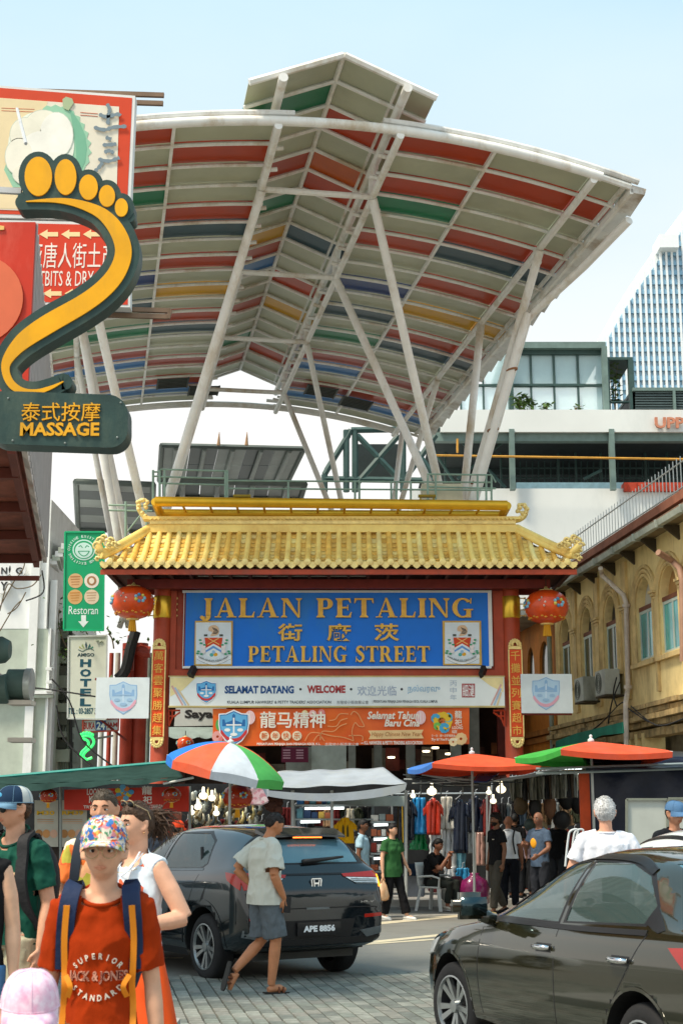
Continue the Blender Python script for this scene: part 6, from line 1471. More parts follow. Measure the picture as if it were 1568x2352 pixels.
for s in(1,-1):
 MB(olp).box(.63,.77,s*.985-.13,s*.985+.13,.965,1.145).build('door_mirror',None,root,smooth=True,bevel=.05);MB(olp).tube([(.70,s*.80,.96),(.70,s*.90,.99)],[.05,.045],10).build('door_mirror',None,root,smooth=True)
 MB(M('mirror_face',C('3c4c50'),.05,metal=.9,var=0)).box(.622,.634,s*.985-.095,s*.985+.095,.995,1.115).build('mirror_glass',None,root,smooth=True)
 sp_=side(s);patch(sp_,[(-1.52,.945),(-2.06,.985),(-2.08,.78),(-1.86,.74)],.012,lred,'tail_light',10,6)
 patch(sp_,[(-1.80,.905),(-2.0,.915),(-2.02,.85),(-1.92,.83)],.016,lwh,'reversing_light',4,3)
 patch(rear,[(s*.48,.97),(s*.78,.98),(s*.78,.80),(s*.50,.84)],.012,lred,'tail_light',6,4)
 patch(sp_,[(1.62,.78),(1.95,.70),(1.98,.62),(1.72,.66)],.010,lwh,'headlight',6,3)
 patch(front,[(s*.40,.70),(s*.66,.70),(s*.66,.60),(s*.42,.62)],.01,lwh,'headlight',5,3)
ribbon(rear,[(-.62,1.03),(-.60,.80),(-.5,.66),(.5,.66),(.60,.80),(.62,1.03)],.010,.002,trim,'shut_line')
patch(rear,[(-.22,.80),(.22,.80),(.22,.70),(-.22,.70)],.015,M('plate_black'),'number_plate',2,2)
patch(front,[(-.42,.52),(.42,.52),(.38,.36),(-.38,.36)],.004,trim,'grille',6,4)
a20=math.radians(20.5);hd=V((-math.sin(a20),math.cos(a20),0));lf=V((-math.cos(a20),-math.sin(a20),0))
wc=P(1045,2304,11.0);wc.z=0;wc.x+=.07
root.location=wc-hd*1.36-lf*.72;root.rotation_euler.z=math.atan2(hd.y,hd.x)
# ---- white cars at the edges
whp=M('paint_car_white',C('d8dcdc'),.2,var=.03,coat=.8)
s2=dict(sed);s2['paint']=whp;s2['side_glass']=sed['side_glass'];s2['steer']=(0,0)
s2['tab']=[(a,b+(.09 if b>1.2 else .03),c+.03,d,e,f)for a,b,c,d,e,f in sed['tab']]
root,side,rear,front,ribbon,patch=make_car('white_car','white car behind the olive saloon at the right edge, only its roof showing',s2)
for sd_ in(side(1),):ribbon(sd_,[(.62,1.10),(.27,1.34),(.0,1.44),(-.4,1.48),(-.78,1.46),(-1.06,1.38),(-1.30,1.20)],.03,.010,trim,'window_seal')
hd=V((-.34,.94,0)).normalized();root.location=V((3.32,13.9,0));root.rotation_euler.z=math.atan2(hd.y,hd.x)
w2=copy_tree(root,(-5.35,17.6,0),math.radians(200),'white car behind the man in the dark green shirt, a strip of its roof showing')
# ================================================================ people
def pattern(name,base,cols,scale=30.,rough=.8):
 if name in MATS:return MATS[name]
 m=bpy.data.materials.new(name);m.use_nodes=True;MATS[name]=m;n=m.node_tree;L=n.links;b=n.nodes['Principled BSDF'];b.inputs['Roughness'].default_value=rough
 tc=n.nodes.new('ShaderNodeTexCoord');ns=n.nodes.new('ShaderNodeTexNoise');ns.inputs['Scale'].default_value=scale*.6
 mxv=n.nodes.new('ShaderNodeMix');mxv.data_type='RGBA';mxv.inputs[0].default_value=.06
 L.new(tc.outputs['Object'],ns.inputs['Vector']);L.new(tc.outputs['Object'],mxv.inputs[6]);L.new(ns.outputs['Color'],mxv.inputs[7])
 vo=n.nodes.new('ShaderNodeTexVoronoi');vo.inputs['Scale'].default_value=scale;L.new(mxv.outputs[2],vo.inputs['Vector'])
 sp=n.nodes.new('ShaderNodeSeparateColor');L.new(vo.outputs['Color'],sp.inputs[0])
 r=n.nodes.new('ShaderNodeValToRGB');r.color_ramp.interpolation='CONSTANT';el=r.color_ramp.elements;bp0=.45 if len(cols)<7 else .18
 cs=[base]+cols
 el[0].color=(*C(base),1);el[0].position=0;el[1].color=(*C(cols[0]),1);el[1].position=bp0
 for i,c in enumerate(cols[1:]):e=el.new(bp0+(.97-bp0)*(i+1)/len(cols));e.color=(*C(c),1)
 L.new(sp.outputs[0],r.inputs[0]);L.new(r.outputs[0],b.inputs['Base Color']);return m
def cloth(hexs,bump=.25,**k):return M('cloth_'+hexs,C(hexs),.9,var=.12,scale=5,bump=bump,bscale=14,spec=.15,**k)
def skin(hexs):return M('skin_'+hexs,C(hexs),.5,var=.09,scale=13,bump=.05,bscale=120,spec=.35)
def hairm(hexs):return M('hair_'+hexs,C(hexs),.55,var=.18,scale=30,bump=.4,bscale=70)
eyew=M('eye_white',C('d8d4cc'),.2,var=0);eyed=M('eye_dark',(.03,.02,.015),.1,var=0)
def headpt(d,infl=0.):
 x,y,z=d;t=max(0,-z)
 rx=.074*(1-.30*t**1.6);ry=.095 if y>0 else .093;rz=.118 if z<0 else .112
 px,py,pz=x*rx,y*ry,z*rz
 if y>0 and z<-.1:py*=1-.45*min(1,(-z-.1)/.7)
 if z>.3:px*=1+.05*(z-.3)
 if y<0:
  g=lambda a,b,s1,s2:math.exp(-((px-a)/s1)**2-((pz-b)/s2)**2)
  py=-abs(py)**.9*(.093**.1)if abs(py)>1e-6 else py
  py-=.012*g(0,-.012,.007,.022)+.016*g(0,-.030,.012,.011)
  py+=.009*(g(.031,.002,.014,.010)+g(-.031,.002,.014,.010))
  py-=.004*(g(.03,.026,.022,.007)+g(-.03,.026,.022,.007))+.004*(g(.042,-.028,.018,.02)+g(-.042,-.028,.018,.02))
  py-=.0055*g(0,-.062,.022,.006)-.003*g(0,-.0575,.024,.0022)+.003*g(0,-.080,.02,.006)-.007*g(0,-.103,.02,.014)
 v=V((px,py,pz));return v*(1+infl)
def headmesh(mb,T,n=44,m=36,infl=0.,k=1.):
 vs=[]
 for i in range(m+1):
  a=PI*i/m
  for j in range(n):b=2*PI*j/n;vs.append(T@(headpt((math.sin(a)*math.cos(b),math.sin(a)*math.sin(b),math.cos(a)),infl)*k))
 fs=[(i*n+j,(i+1)*n+j,(i+1)*n+(j+1)%n,i*n+(j+1)%n)for i in range(m)for j in range(n)]
 mb.add(vs,fs)
 for s in(-1,1):
  p=[T@(V((s*x,y,z))*k)for x,y,z in((.070,-.006,-.028),(.080,.004,-.03),(.084,.016,-.004),(.085,.016,.018),(.080,.004,.026),(.074,-.004,.014))]
  mb.tube(p,[.008*k,.011*k,.012*k,.012*k,.010*k,.007*k],8)
def union(mb,name,mat,parent,vox,smooth=3,fn=None,cuts=(),wr=0.,wsc=9.,seed=0,thick=0):
 me=bpy.data.meshes.new(name);me.from_pydata(mb.v,[],mb.f);o=bpy.data.objects.new(name,me);COL.objects.link(o)
 bm=bmesh.new();bm.from_mesh(me);bmesh.ops.recalc_face_normals(bm,faces=bm.faces[:]);bm.to_mesh(me);bm.free()
 r=o.modifiers.new('r','REMESH');r.mode='VOXEL';r.voxel_size=vox
 if smooth:s=o.modifiers.new('s','SMOOTH');s.iterations=smooth;s.factor=.5
 m2=bpy.data.meshes.new_from_object(o.evaluated_get(bpy.context.evaluated_depsgraph_get()));bpy.data.objects.remove(o)
 bm=bmesh.new();bm.from_mesh(m2)
 if wr:
  for v in bm.verts:
   q=v.co*wsc;nn=noise.noise(V((q.x*1.0+seed,q.y,q.z*.55)))+.7*noise.noise(V((q.x*2.4,q.y*2.4+seed,q.z*1.3)))+.12*noise.noise(q*4.5);rg=1-abs(nn)*1.6
   v.co+=v.normal*wr*1.05*(rg-.38)
 if fn:
  for v in bm.verts:v.co=fn(v.co)
 for co,no in cuts:
  g=bm.verts[:]+bm.edges[:]+bm.faces[:];bmesh.ops.bisect_plane(bm,geom=g,plane_co=co,plane_no=no,clear_outer=True)
 if thick:bmesh.ops.solidify(bm,geom=bm.faces[:],thickness=thick)
 bm.normal_update();bm.to_mesh(m2);bm.free();m2.name=name;m2.materials.clear();m2.materials.append(mat)
 m2.shade_smooth()
 return link(bpy.data.objects.new(name,m2),parent)
def sub_cut(bm):pass
STD=dict(pel=(0,0,.95),wst=(0,0,1.08),cst=(0,0,1.28),nck=(0,.012,1.47),hed=(0,-.012,1.635),hL=(.09,0,.93),kL=(.10,-.01,.50),aL=(.105,.03,.085),hR=(-.09,0,.93),kR=(-.10,-.01,.50),aR=(-.105,.03,.085),sL=(.175,.0,1.398),eL=(.225,.02,1.13),wL=(.235,-.03,.885),sR=(-.175,.0,1.398),eR=(-.225,.02,1.13),wR=(-.235,-.03,.885))
def person(label,loc,H,rz,sk='c89878',J=None,hy=0.,hp=0.,build=1.,arm=1.,vox=.012,shirt=None,low=None,shoes=None,hair=None,cap=None,hands=True,extra=None,face=True,group=None,headk=1.,beard=None,handpose=None,feetvis=True,skirt=None,female=False):
 k=H/1.75;j={a:V(b)for a,b in STD.items()}
 for a,b in(J or{}).items():j[a]=V(b)
 if build!=1.:
  for a in('sL','eL','wL','sR','eR','wR','hL','hR'):j[a]=V((j[a].x*(1+(build-1)*.7),j[a].y,j[a].z))
 if face is not None:pass
 root=E('person',label,'person',(0,0,0),group);sm=skin(sk)
 T=Matrix.Translation(j['hed'])@Matrix.Rotation(hy,4,'Z')@Matrix.Rotation(hp,4,'X')
 b=build
 mb=MB();headmesh(mb,T,44 if vox<.011 else 28,36 if vox<.011 else 22,0,headk)
 mb.tube([j['cst']+V((0,0,.10)),j['nck']+V((0,0,-.02)),j['hed']+V((0,.022,-.06)),j['hed']+V((0,.02,-.01))],[.075,.056,.052,.05],14)
 mb.tube([j['pel']-V((0,0,.08)),j['pel'],j['wst'],j['cst'],j['cst'].lerp(j['nck'],.55),j['nck']-V((0,0,.03))],[.13*b,.155*b,.135*b,.155*b,.15*b,.07],20,flat=.66)
 for s in 'LR':
  mb.tube([j['nck']+V((0,0,-.03)),j['nck'].lerp(j['s'+s],.5),j['s'+s]],[.05,.044,.044],10)
  mb.tube([j['cst'].lerp(j['nck'],.62),j['s'+s],j['s'+s].lerp(j['e'+s],.45),j['e'+s]],[.05,.046*arm,.047*arm,.040*arm],12)
  mb.tube([j['e'+s],j['e'+s].lerp(j['w'+s],.3),j['w'+s]],[.040*arm,.042*arm,.026],12)
  mb.tube([j['h'+s]+V((0,0,.03)),j['h'+s].lerp(j['k'+s],.4),j['k'+s],j['k'+s].lerp(j['a'+s],.3),j['a'+s]],[.085*b,.078*b,.056,.058,.037],14)
  if feetvis:
   ft=(J or{}).get('f'+s,None);f=V(ft)if ft else j['a'+s]+V((0,-.17,-.055))
   mb.tube([j['a'+s]+V((0,.035,-.045)),j['a'+s]+V((0,-.02,-.035)),j['a'+s].lerp(f,.6),f],[.032,.038,.036,.022],10)
  if hands:
   w_=j['w'+s];d=(w_-j['e'+s]).normalized();hp_=(handpose or{}).get(s)
   if hp_:d=V(hp_[0]).normalized();nrm=V(hp_[1]).normalized();curlk=hp_[2]
   else:nrm=V((-1 if s=='L' else 1,0,0));curlk=.35
   nrm=(nrm-d*nrm.dot(d)).normalized();sd_=d.cross(nrm)
   mb.tube([w_-d*.01,w_+d*.03,w_+d*.085],[.026,.038,.036],10,flat=.5)if False else mb.loft([[w_+d*q+sd_*(hw*math.cos(a))+nrm*(.017*math.sin(a))for a in[2*PI*i/10 for i in range(10)]]for q,hw in((-.01,.022),(.03,.036),(.085,.038),(.095,.03))])
   for f_,(o,ln)in enumerate(((-.030,.068),(-.010,.078),(.010,.072),(.029,.056))):
    p=w_+d*.085+sd_*o;pts=[p];dd=d
    for q in range(3):
     dd=(dd+nrm*curlk).normalized();p=p+dd*ln*.36;pts.append(p)
    mb.tube(pts,[.0105,.010,.0095,.008],8)
   p=w_+d*.03-sd_*.03;ss=-1
   mb.tube([p,p-sd_*.022+d*.025+nrm*.012,p-sd_*.022+d*.055+nrm*.028],[.013,.011,.009],8)
 union(mb,'body',sm,root,vox,2)
 hd_=lambda x,y,z:T@(V((x,y,z))*headk)
 if face:
  for s in(-1,1):
   e=MB(eyew).sphere(hd_(s*.031,-.0725,.001),.0128*headk,12,8,(1.2,.9,.62));e.build('eye',None,root,smooth=True)
   MB(eyed).sphere(hd_(s*.031,-.0825,.001),.0068*headk,10,6,(1,.45,1)).build('iris',None,root,smooth=True)
   MB(skin(sk)).tube([hd_(s*.016,-.080,.006),hd_(s*.031,-.085,.0115),hd_(s*.046,-.075,.006)],[.003,.0042,.003],6).build('eyelid',None,root,smooth=True)
   MB(hairm(face if isinstance(face,str)else '3a2c20')).tube([hd_(s*.013,-.089,.021),hd_(s*.030,-.092,.028),hd_(s*.050,-.078,.022)],[.0035,.0052,.003],6).build('eyebrow',None,root,smooth=True)
  lc=M('lip_'+sk,tuple(a*q for a,q in zip(C(sk),(.88,.68,.64))),.45,var=.05)
  MB(lc).tube([hd_(-.024,-.080,-.061),hd_(-.008,-.0925,-.0585),hd_(0,-.0925,-.0600),hd_(.008,-.0925,-.0585),hd_(.024,-.080,-.061)],[.0015,.0042,.004,.0042,.0015],8).tube([hd_(-.022,-.080,-.0635),hd_(0,-.091,-.0675),hd_(.022,-.080,-.0635)],[.0015,.0052,.0015],8).build('mouth',None,root,smooth=True)
 if hair:
  hm_=hairm(hair['c']);hl,th_,back=hair.get('line',.045),hair.get('th',.014),hair.get('back',-.06);vs=[];n,m=56,34;sl=hair.get('side',-.01)
  mbh=MB(hm_);idx={}
  for i in range(m+1):
   a=PI*i/m
   for q in range(n):
    bb=2*PI*q/n;d=V((math.sin(a)*math.cos(bb),math.sin(a)*math.sin(bb),math.cos(a)));p=headpt(d);
    fy=-d.y;lim=hl if fy>.55 else(sl+(hl-sl)*max(0,(fy+.1)/.65)if fy>-.1 else back+(sl-back)*max(0,(fy+.6)/.5))
    cover=min(1,max(0,(p.z-lim)/.022))
    nz=noise.noise(d*7+V((hair.get('seed',0),0,0)))*hair.get('mess',.3)+.35*noise.noise(d*22)*hair.get('mess',.3)
    r_=-.006+(th_*(1+nz)+.006)*cover**.5
    vs.append(T@((p+p.normalized()*r_)*headk));idx[(i,q)]=cover
  fs=[(i*n+q,(i+1)*n+q,(i+1)*n+(q+1)%n,i*n+(q+1)%n)for i in range(m)for q in range(n)if idx[(i,q)]>.01 or idx[(i+1,q)]>.01]
  mbh.add(vs,fs);rnd=random.Random(len(label))
  for q9 in range(hair.get('tufts',500 if vox<.011 else 0)):
   i=rnd.randrange(1,m-1);q=rnd.randrange(n)
   if idx[(i,q)]<.25:continue
   p=vs[i*n+q];nn=(p-T@V((0,0,0))).normalized();dn=V((rnd.uniform(-.6,.6),rnd.uniform(-.2,.9),rnd.uniform(-.9,.1)));dn=(T.to_3x3()@dn);tg=(dn-nn*dn.dot(nn)).normalized();sx_=nn.cross(tg)*.0028;ln=hair.get('tl',.022)
   mbh.add([p-sx_-nn*.003,p+sx_-nn*.003,p+tg*ln+nn*rnd.uniform(.001,.008),p+nn*.005+tg*ln*.4],[(0,1,3),(1,2,3),(2,0,3),(0,2,1)])
  mbh.build('hair',None,root,smooth=True)
 if beard:
  mbh=MB(hairm(beard));n,m=40,30;vs=[];ok={}
  for i in range(m+1):
   a=PI*i/m
   for q in range(n):
    bb=2*PI*q/n;d=V((math.sin(a)*math.cos(bb),math.sin(a)*math.sin(bb),math.cos(a)));p=headpt(d);c=p.z<-.038-.03*max(0,-d.y-.6)and d.y<.25 and not(abs(p.x)<.022 and-.072<p.z<-.055)
    vs.append(T@((p+p.normalized()*(.004 if c else-.004))*headk));ok[(i,q)]=c
  mbh.add(vs,[(i*n+q,(i+1)*n+q,(i+1)*n+(q+1)%n,i*n+(q+1)%n)for i in range(m)for q in range(n)if ok[(i,q)]or ok[(i+1,q)]]);mbh.build('beard',None,root,smooth=True)
 if cap:
  cm_=cap['m'];cz=cap.get('z',.030);co=cap.get('out',.013);n=32;mbc=MB();ks=cap.get('tall',1.)
  for pi_ in range(2):
   mbc.m=cm_ if pi_==0 or 'm2' not in cap else cap['m2']
   rows_=[]
   for i in range(11):
    a=(PI/2)*i/10;ring=[]
    for q in range(n+1):
     bb=2*PI*q/n;c=math.cos(bb);s_=math.sin(bb);r_=math.cos(a)**.62;h=cz+(.112+co-cz)*ks*math.sin(a)**1.0
     ring.append(T@(V((c*(.078+co)*r_,s_*(.100+co)*r_+.0,h))*headk))
    rows_.append(ring)
   vs=[p for r in rows_ for p in r];n1=n+1
   fs=[(i*n1+q,i*n1+q+1,(i+1)*n1+q+1,(i+1)*n1+q)for i in range(10)for q in range(n)if(('m2' not in cap)and pi_==0)or('m2' in cap and((math.sin(2*PI*(q+.5)/n)<.0)==(pi_==0)))]
   if fs:mbc.add(vs,fs)
  cro=mbc.build('cap',None,root,smooth=True)
  bl=cap.get('brim',.072);dr=cap.get('droop',.02);bm_=MB(cap.get('bm',cm_));vs=[];nb_=18
  for lay in(0,-.004):
   for i in range(nb_+1):
    t=-1+2*i/nb_;bb=-PI/2+t*1.25;base=V((math.cos(bb)*(.078+co),math.sin(bb)*(.100+co),cz+lay))
    tip=V((math.cos(bb)*(.078+co)*1.0,math.sin(bb)*(.100+co)-bl*math.cos(t*1.35)**.7 if abs(t)<1 else math.sin(bb)*(.1+co),cz-dr-.022*t*t*cap.get('curve',1)+lay))
    for u in(0,.33,.66,1.02):vs.append(T@(base.lerp(tip,u)*headk))
  N=(nb_+1)*4;fs=[(i*4+u,(i+1)*4+u,(i+1)*4+u+1,i*4+u+1)for i in range(nb_)for u in range(3)]
  fs+=[tuple(x+N for x in f[::-1])for f in fs]+[(i*4+3,(i+1)*4+3,(i+1)*4+3+N,i*4+3+N)for i in range(nb_)]
  bm_.add(vs,fs).build('brim',None,cro,auto=50)
  tube_obj('seam',[T@(V((math.cos(2*PI*q/32)*(.079+co),math.sin(2*PI*q/32)*(.101+co),cz+.003))*headk)for q in range(33)],.0022,cap.get('bm',cm_),cro,5)
  if cap.get('seams',1):
   for az in range(6):
    bb=PI/2+az*PI/3;tube_obj('panel_seam',[T@(V((math.cos(bb)*(.0795+co)*math.cos(a)**.62,math.sin(bb)*(.1015+co)*math.cos(a)**.62,cz+(.1135+co-cz)*ks*math.sin(a)))*headk)for a in[PI/2*i/8 for i in range(9)]],.0012,cap.get('bm',cm_),cro,4)
 if shirt:
  f=shirt.get('fit',1.);ft_=shirt.get('hemfit',1.);mb=MB();hz_=shirt.get('hem',.86)
  mb.tube([V((j['pel'].x,j['pel'].y,hz_-.05)),V((j['pel'].x,j['pel'].y,max(hz_+.04,.92))),j['wst'],j['cst'],j['cst'].lerp(j['nck'],.5),j['nck']+V((0,.0,-.015)),j['nck']+V((0,0,.04))],[.18*b*f*ft_,.178*b*f*ft_,.165*b*f,.178*b*f,.165*b*f,.088,.064],26,flat=.70)
  if female:
   for s in(-1,1):mb.sphere(j['cst']+V((s*.07,-.085,-.015)),.072,12,8)
  cuts=[(V((0,0,hz_)),V((0,0,-1)))]
  sl_=shirt.get('sleeve',.55);fl=shirt.get('flare',1.)
  for s in 'LR':
   a,e=j['s'+s],j['e'+s];w_=j['w'+s]
   if sl_>0:
    pts=[j['cst'].lerp(j['nck'],.60),a,a.lerp(e,min(1,sl_))];rs_=[.058*f,.061*f,.067*f*fl*arm]
    if sl_>1:pts.append(e.lerp(w_,sl_-1));rs_[2]=.058*f*arm;rs_.append(.042*f*arm)
    mb.tube(pts,rs_,14)
   else:mb.tube([j['cst'].lerp(j['nck'],.66),a+V((0,0,-.004))],[.066,.05],14)
  nz_=shirt.get('neck',1.455);nno=V((0,shirt.get('ntilt',-.35),1)).normalized();nco=V((j['nck'].x,j['nck'].y-.06,nz_))
  for s in 'LR':mb.tube([j['nck']+V((0,0,-.035)),j['nck'].lerp(j['s'+s],.5)+V((0,0,.0)),j['s'+s]+V((0,0,.004))],[.060,.056*f,.057*f],12)
  o=union(mb,'shirt' if shirt.get('n')is None else shirt['n'],shirt['m'],root,vox if vox<.012 else .014,3,None,cuts,shirt.get('wr',.010),shirt.get('wsc',8.),seed=len(label))
  bm=bmesh.new();bm.from_mesh(o.data);nr=.092
  near_=lambda q:math.hypot(q.x-j['nck'].x,q.y-j['nck'].y+.01)<nr and q.z>j['nck'].z-.14
  sel=[f_ for f_ in bm.faces if near_(f_.calc_center_median())];ge=set(sel)
  for f_ in sel:ge.update(f_.verts);ge.update(f_.edges)
  bmesh.ops.bisect_plane(bm,geom=list(ge),plane_co=nco,plane_no=nno)
  bmesh.ops.delete(bm,geom=[f_ for f_ in bm.faces if near_(f_.calc_center_median())and(f_.calc_center_median()-nco).dot(nno)>0],context='FACES');bm.to_mesh(o.data);bm.free()
  if 0<sl_<1:
   bm=bmesh.new();bm.from_mesh(o.data)
   for s in 'LR':
    a,e=j['s'+s],j['e'+s];d=(e-a).normalized();c0=a.lerp(e,sl_)-d*.004
    kill=[f_ for f_ in bm.faces if(f_.calc_center_median()-c0).dot(d)>0 and(f_.calc_center_median()-c0).length<.12 and(f_.calc_center_median()-c0).dot(d)<.03 and(f_.calc_center_median()-c0-d*(f_.calc_center_median()-c0).dot(d)).length<.07*f*fl]
    bmesh.ops.delete(bm,geom=kill,context='FACES')
   bm.to_mesh(o.data);bm.free()
  if shirt.get('collar',True):
   rr=.074;rr=.074;tube_obj('neckband',[V((j['nck'].x+rr*1.12*math.cos(t),j['nck'].y+rr*math.sin(t)-.008,nz_+.004-(rr*math.sin(t)+.052)*nno.y/nno.z))for t in[2*PI*q/24 for q in range(25)]],.009,shirt['m'],o,8)
 if low:
  mb=MB();L_=low.get('len',.95);lf_=low.get('fit',1.);hem=low.get('hemr',.062)
  mb.tube([j['pel']+V((0,0,.08)),j['pel']+V((0,0,.0)),j['pel']-V((0,0,.07))],[.150*b,.165*b,.15*b],20,flat=.72)
  cuts=[]
  for s in 'LR':
   h_,kn,an=j['h'+s],j['k'+s],j['a'+s]
   if L_<=.5:mb.tube([h_,h_.lerp(kn,.5),h_.lerp(kn,L_/.5)],[.10*b*lf_,.098*b*lf_,hem*lf_*1.35],14)
   else:mb.tube([h_,h_.lerp(kn,.5),kn,kn.lerp(an,(L_-.5)/.5*.6),kn.lerp(an,(L_-.5)/.5)],[.10*b*lf_,.095*b*lf_,.075*lf_,.072*lf_*low.get('flare',1),hem*lf_*low.get('flare',1)],14)
  union(mb,low.get('n','trousers'),low['m'],root,vox if vox<.012 else .014,3,None,(),low.get('wr',.009),9.,seed=len(label)+3)
 if skirt:
  mb=MB(skirt['m']);n=48;rows_=[]
  for i in range(15):
   t=i/14;z=1.0+(skirt['z']-1.0)*t;r_=.155+(skirt['r']-.155)*t**.8
   rows_.append([V((r_*math.cos(2*PI*q/n)*(1+.06*t*math.sin(q*2*PI*9/n)),.72*r_*math.sin(2*PI*q/n)*(1+.06*t*math.sin(q*2*PI*9/n+1)),z+.02*t*math.sin(q*2*PI*3/n)))for q in range(n)])
  mb.loft(rows_,False).build('skirt',None,root,smooth=True)
 if shoes:
  for s in 'LR':
   a=j['a'+s];f=V((J or{}).get('f'+s,a+V((0,-.17,-.055))));d=(f-a);d=V((d.x,d.y,d.z+.055));dn=d.normalized()if d.length>.01 else V((0,-1,0))
   mb=MB(shoes['m']);mb.tube([a-dn*.06+V((0,0,-.045)),a+V((0,0,-.03)),a+dn*.09+V((0,0,-.045)),a+dn*.17+V((0,0,-.055)),a+dn*.205+V((0,0,-.06))],[.038,.046,.045,.040,.022],12,flat=.8)
   so=mb.build('shoe',None,root,smooth=True)
   sm2=MB(shoes.get('sole',M('sole_white',C('d8d8d4'),.6)));sm2.tube([a-dn*.075+V((0,0,-.075)),a+dn*.06+V((0,0,-.075)),a+dn*.21+V((0,0,-.075))],[.036,.042,.03],12,flat=.25);sm2.build('sole',None,so,smooth=True)
 if extra:extra(root,j,hd_,T,sm)
 root.scale=(k,k,k);root.rotation_euler.z=rz;root.location=loc
 return root
def at(x,ytop,Y,hat=0.):
 p=P(x,ytop,Y);return V((p.x,Y,0)),p.z-hat
R=math.radians
blackc=cloth('1c1c1e');strapm=M('strap_black',(.02,.02,.022),.7,bump=.3)
def strap(pts,w_,m_,par,nm='backpack_strap',th=.012,up=(0,-1,0)):
 q=spl(pts,6);mb=MB(m_);rings=[]
 for i,p in enumerate(q):
  d=(q[min(i+1,len(q)-1)]-q[max(i-1,0)]).normalized();u=V(up);sx=d.cross(u).normalized()*w_/2;un=sx.cross(d).normalized()*th/2
  rings.append([p-sx-un,p+sx-un,p+sx+un,p-sx+un])
 return mb.loft(rings).build(nm,None,par,auto=40)
def chest_bvh(root):
 for o in[c for c in COL.objects if c.parent==root and c.name.startswith(('shirt','tank','blouse'))]:
  bm=bmesh.new();bm.from_mesh(o.data);t=BVHTree.FromBMesh(bm);bm.free();return t,o
def onchest(t,x,z,off=.004,back=False):
 h=t.ray_cast(V((x,2 if back else-2,z)),V((0,-1 if back else 1,0)));y=h[0].y if h[0]else(.12 if back else-.12);return V((x,y+(off if back else-off),z))
def chest_text(root,body,x0,x1,z0,z1,m_,bold=.02,arc=0.,nm='shirt_print',mirror=1):
 t,o=chest_bvh(root);mb=MB(m_)
 for i,ch in enumerate([body]if not arc else body):
  if not arc:put_text(mb,ch,lambda s,u:onchest(t,x0+(x1-x0)*s,z0+(z1-z0)*u,.004),bold,(0,.003,0))
  else:
   n=len(body);a=(i-(n-1)/2)/max(1,n-1);cx=(x0+x1)/2;ang=a*2*abs(arc);Rr=(x1-x0)/2/math.sin(abs(arc));sg=1 if arc>0 else-1
   hh=(z1-z0);wd_=hh*.8
   def fn(s,u,ang=ang):
    r_=Rr+sg*(u-.5)*hh;aa=ang+(s-.5)*wd_*min(1,text_mesh(ch,bold)[2]*1.05)/Rr
    return onchest(t,cx+r_*math.sin(aa),(z0+z1)/2+sg*(r_*math.cos(aa)-Rr),.004)
   if ch!=' ':put_text(mb,ch,fn,bold,(0,.003,0))
 return mb.build(nm,None,o)
# ---- 1 boy in rust T-shirt
def boy_extra(root,j,hd_,T,sm):
 t,o=chest_bvh(root)
 nav=M('strap_navy',C('1c2c4c'),.7,var=.1,bump=.2);org=M('strap_orange',C('e88c1c'),.6,var=.1)
 for s in(-1,1):
  pts=[V((s*.105,.09,1.40)),V((s*.110,.02,1.487)),V((s*.115,-.05,1.47))]+[onchest(t,s*x,z,.012)for x,z in((.125,1.40),(.133,1.30),(.135,1.18))]
  strap(pts,.068,nav,root,th=.022)
  strap([pts[3]+V((0,-.016,.02)),pts[4]+V((0,-.016,0)),pts[5]+V((s*-.004,-.018,0)),onchest(t,s*.128,1.12,.02),onchest(t,s*.134,1.04,.014),onchest(t,s*.138,.93,.012),onchest(t,s*.140,.84,.012)],.024,org,root,'orange_webbing',.006)
  strap([onchest(t,s*.120,1.16,.026),onchest(t,s*.10,1.12,.03),onchest(t,s*.112,1.08,.02)],.02,org,root,'webbing_tail',.006)
 wt=M('print_cream',C('e8dcc8'),.7,var=.05)
 chest_text(root,'SUPERIOR',-.085,.085,1.222,1.244,wt,.02,.80)
 chest_text(root,'JACK & JONES',-.112,.112,1.130,1.178,M('print_outline',C('c88c74'),.7),.03);chest_text(root,'JACK & JONES',-.109,.109,1.133,1.175,M('print_dark_rust',C('5a1c14'),.7),.01)
 chest_text(root,'STANDARD',-.085,.085,1.068,1.090,wt,.02,-.80)
 gm2=M('spectacle_frame',C('c8b088'),.25,metal=.5,var=0)
 for s in(-1,1):
  tube_obj('spectacle_rim',[hd_(s*(.0335+.027*math.cos(a)),-.098+.012*max(0,math.cos(a)),-.002+.024*math.sin(a)*(1.05 if math.sin(a)<0 else .8))for a in[2*PI*q/20 for q in range(21)]],.0021,gm2,root,6)
  tube_obj('spectacle_arm',[hd_(s*.060,-.088,.010),hd_(s*.076,-.03,.012),hd_(s*.083,.0,.012)],.0015,gm2,root,6)
 tube_obj('spectacle_bridge',[hd_(-.007,-.099,.0),hd_(0,-.103,.004),hd_(.007,-.099,.0)],.0013,gm2,root,6)
 MB(M('backpack_navy',C('16243c'),.7)).sphere((0,.19,1.22),1,14,10,(.15,.09,.22)).build('backpack',None,root,smooth=True)
loc,H=at(243,1876,5.5,.005)
flor=pattern('floral_cap','d8cdbc',['3878b8','d86030','e0b058','3c8c60','d88890','2c58a0','e4dccc'],62)
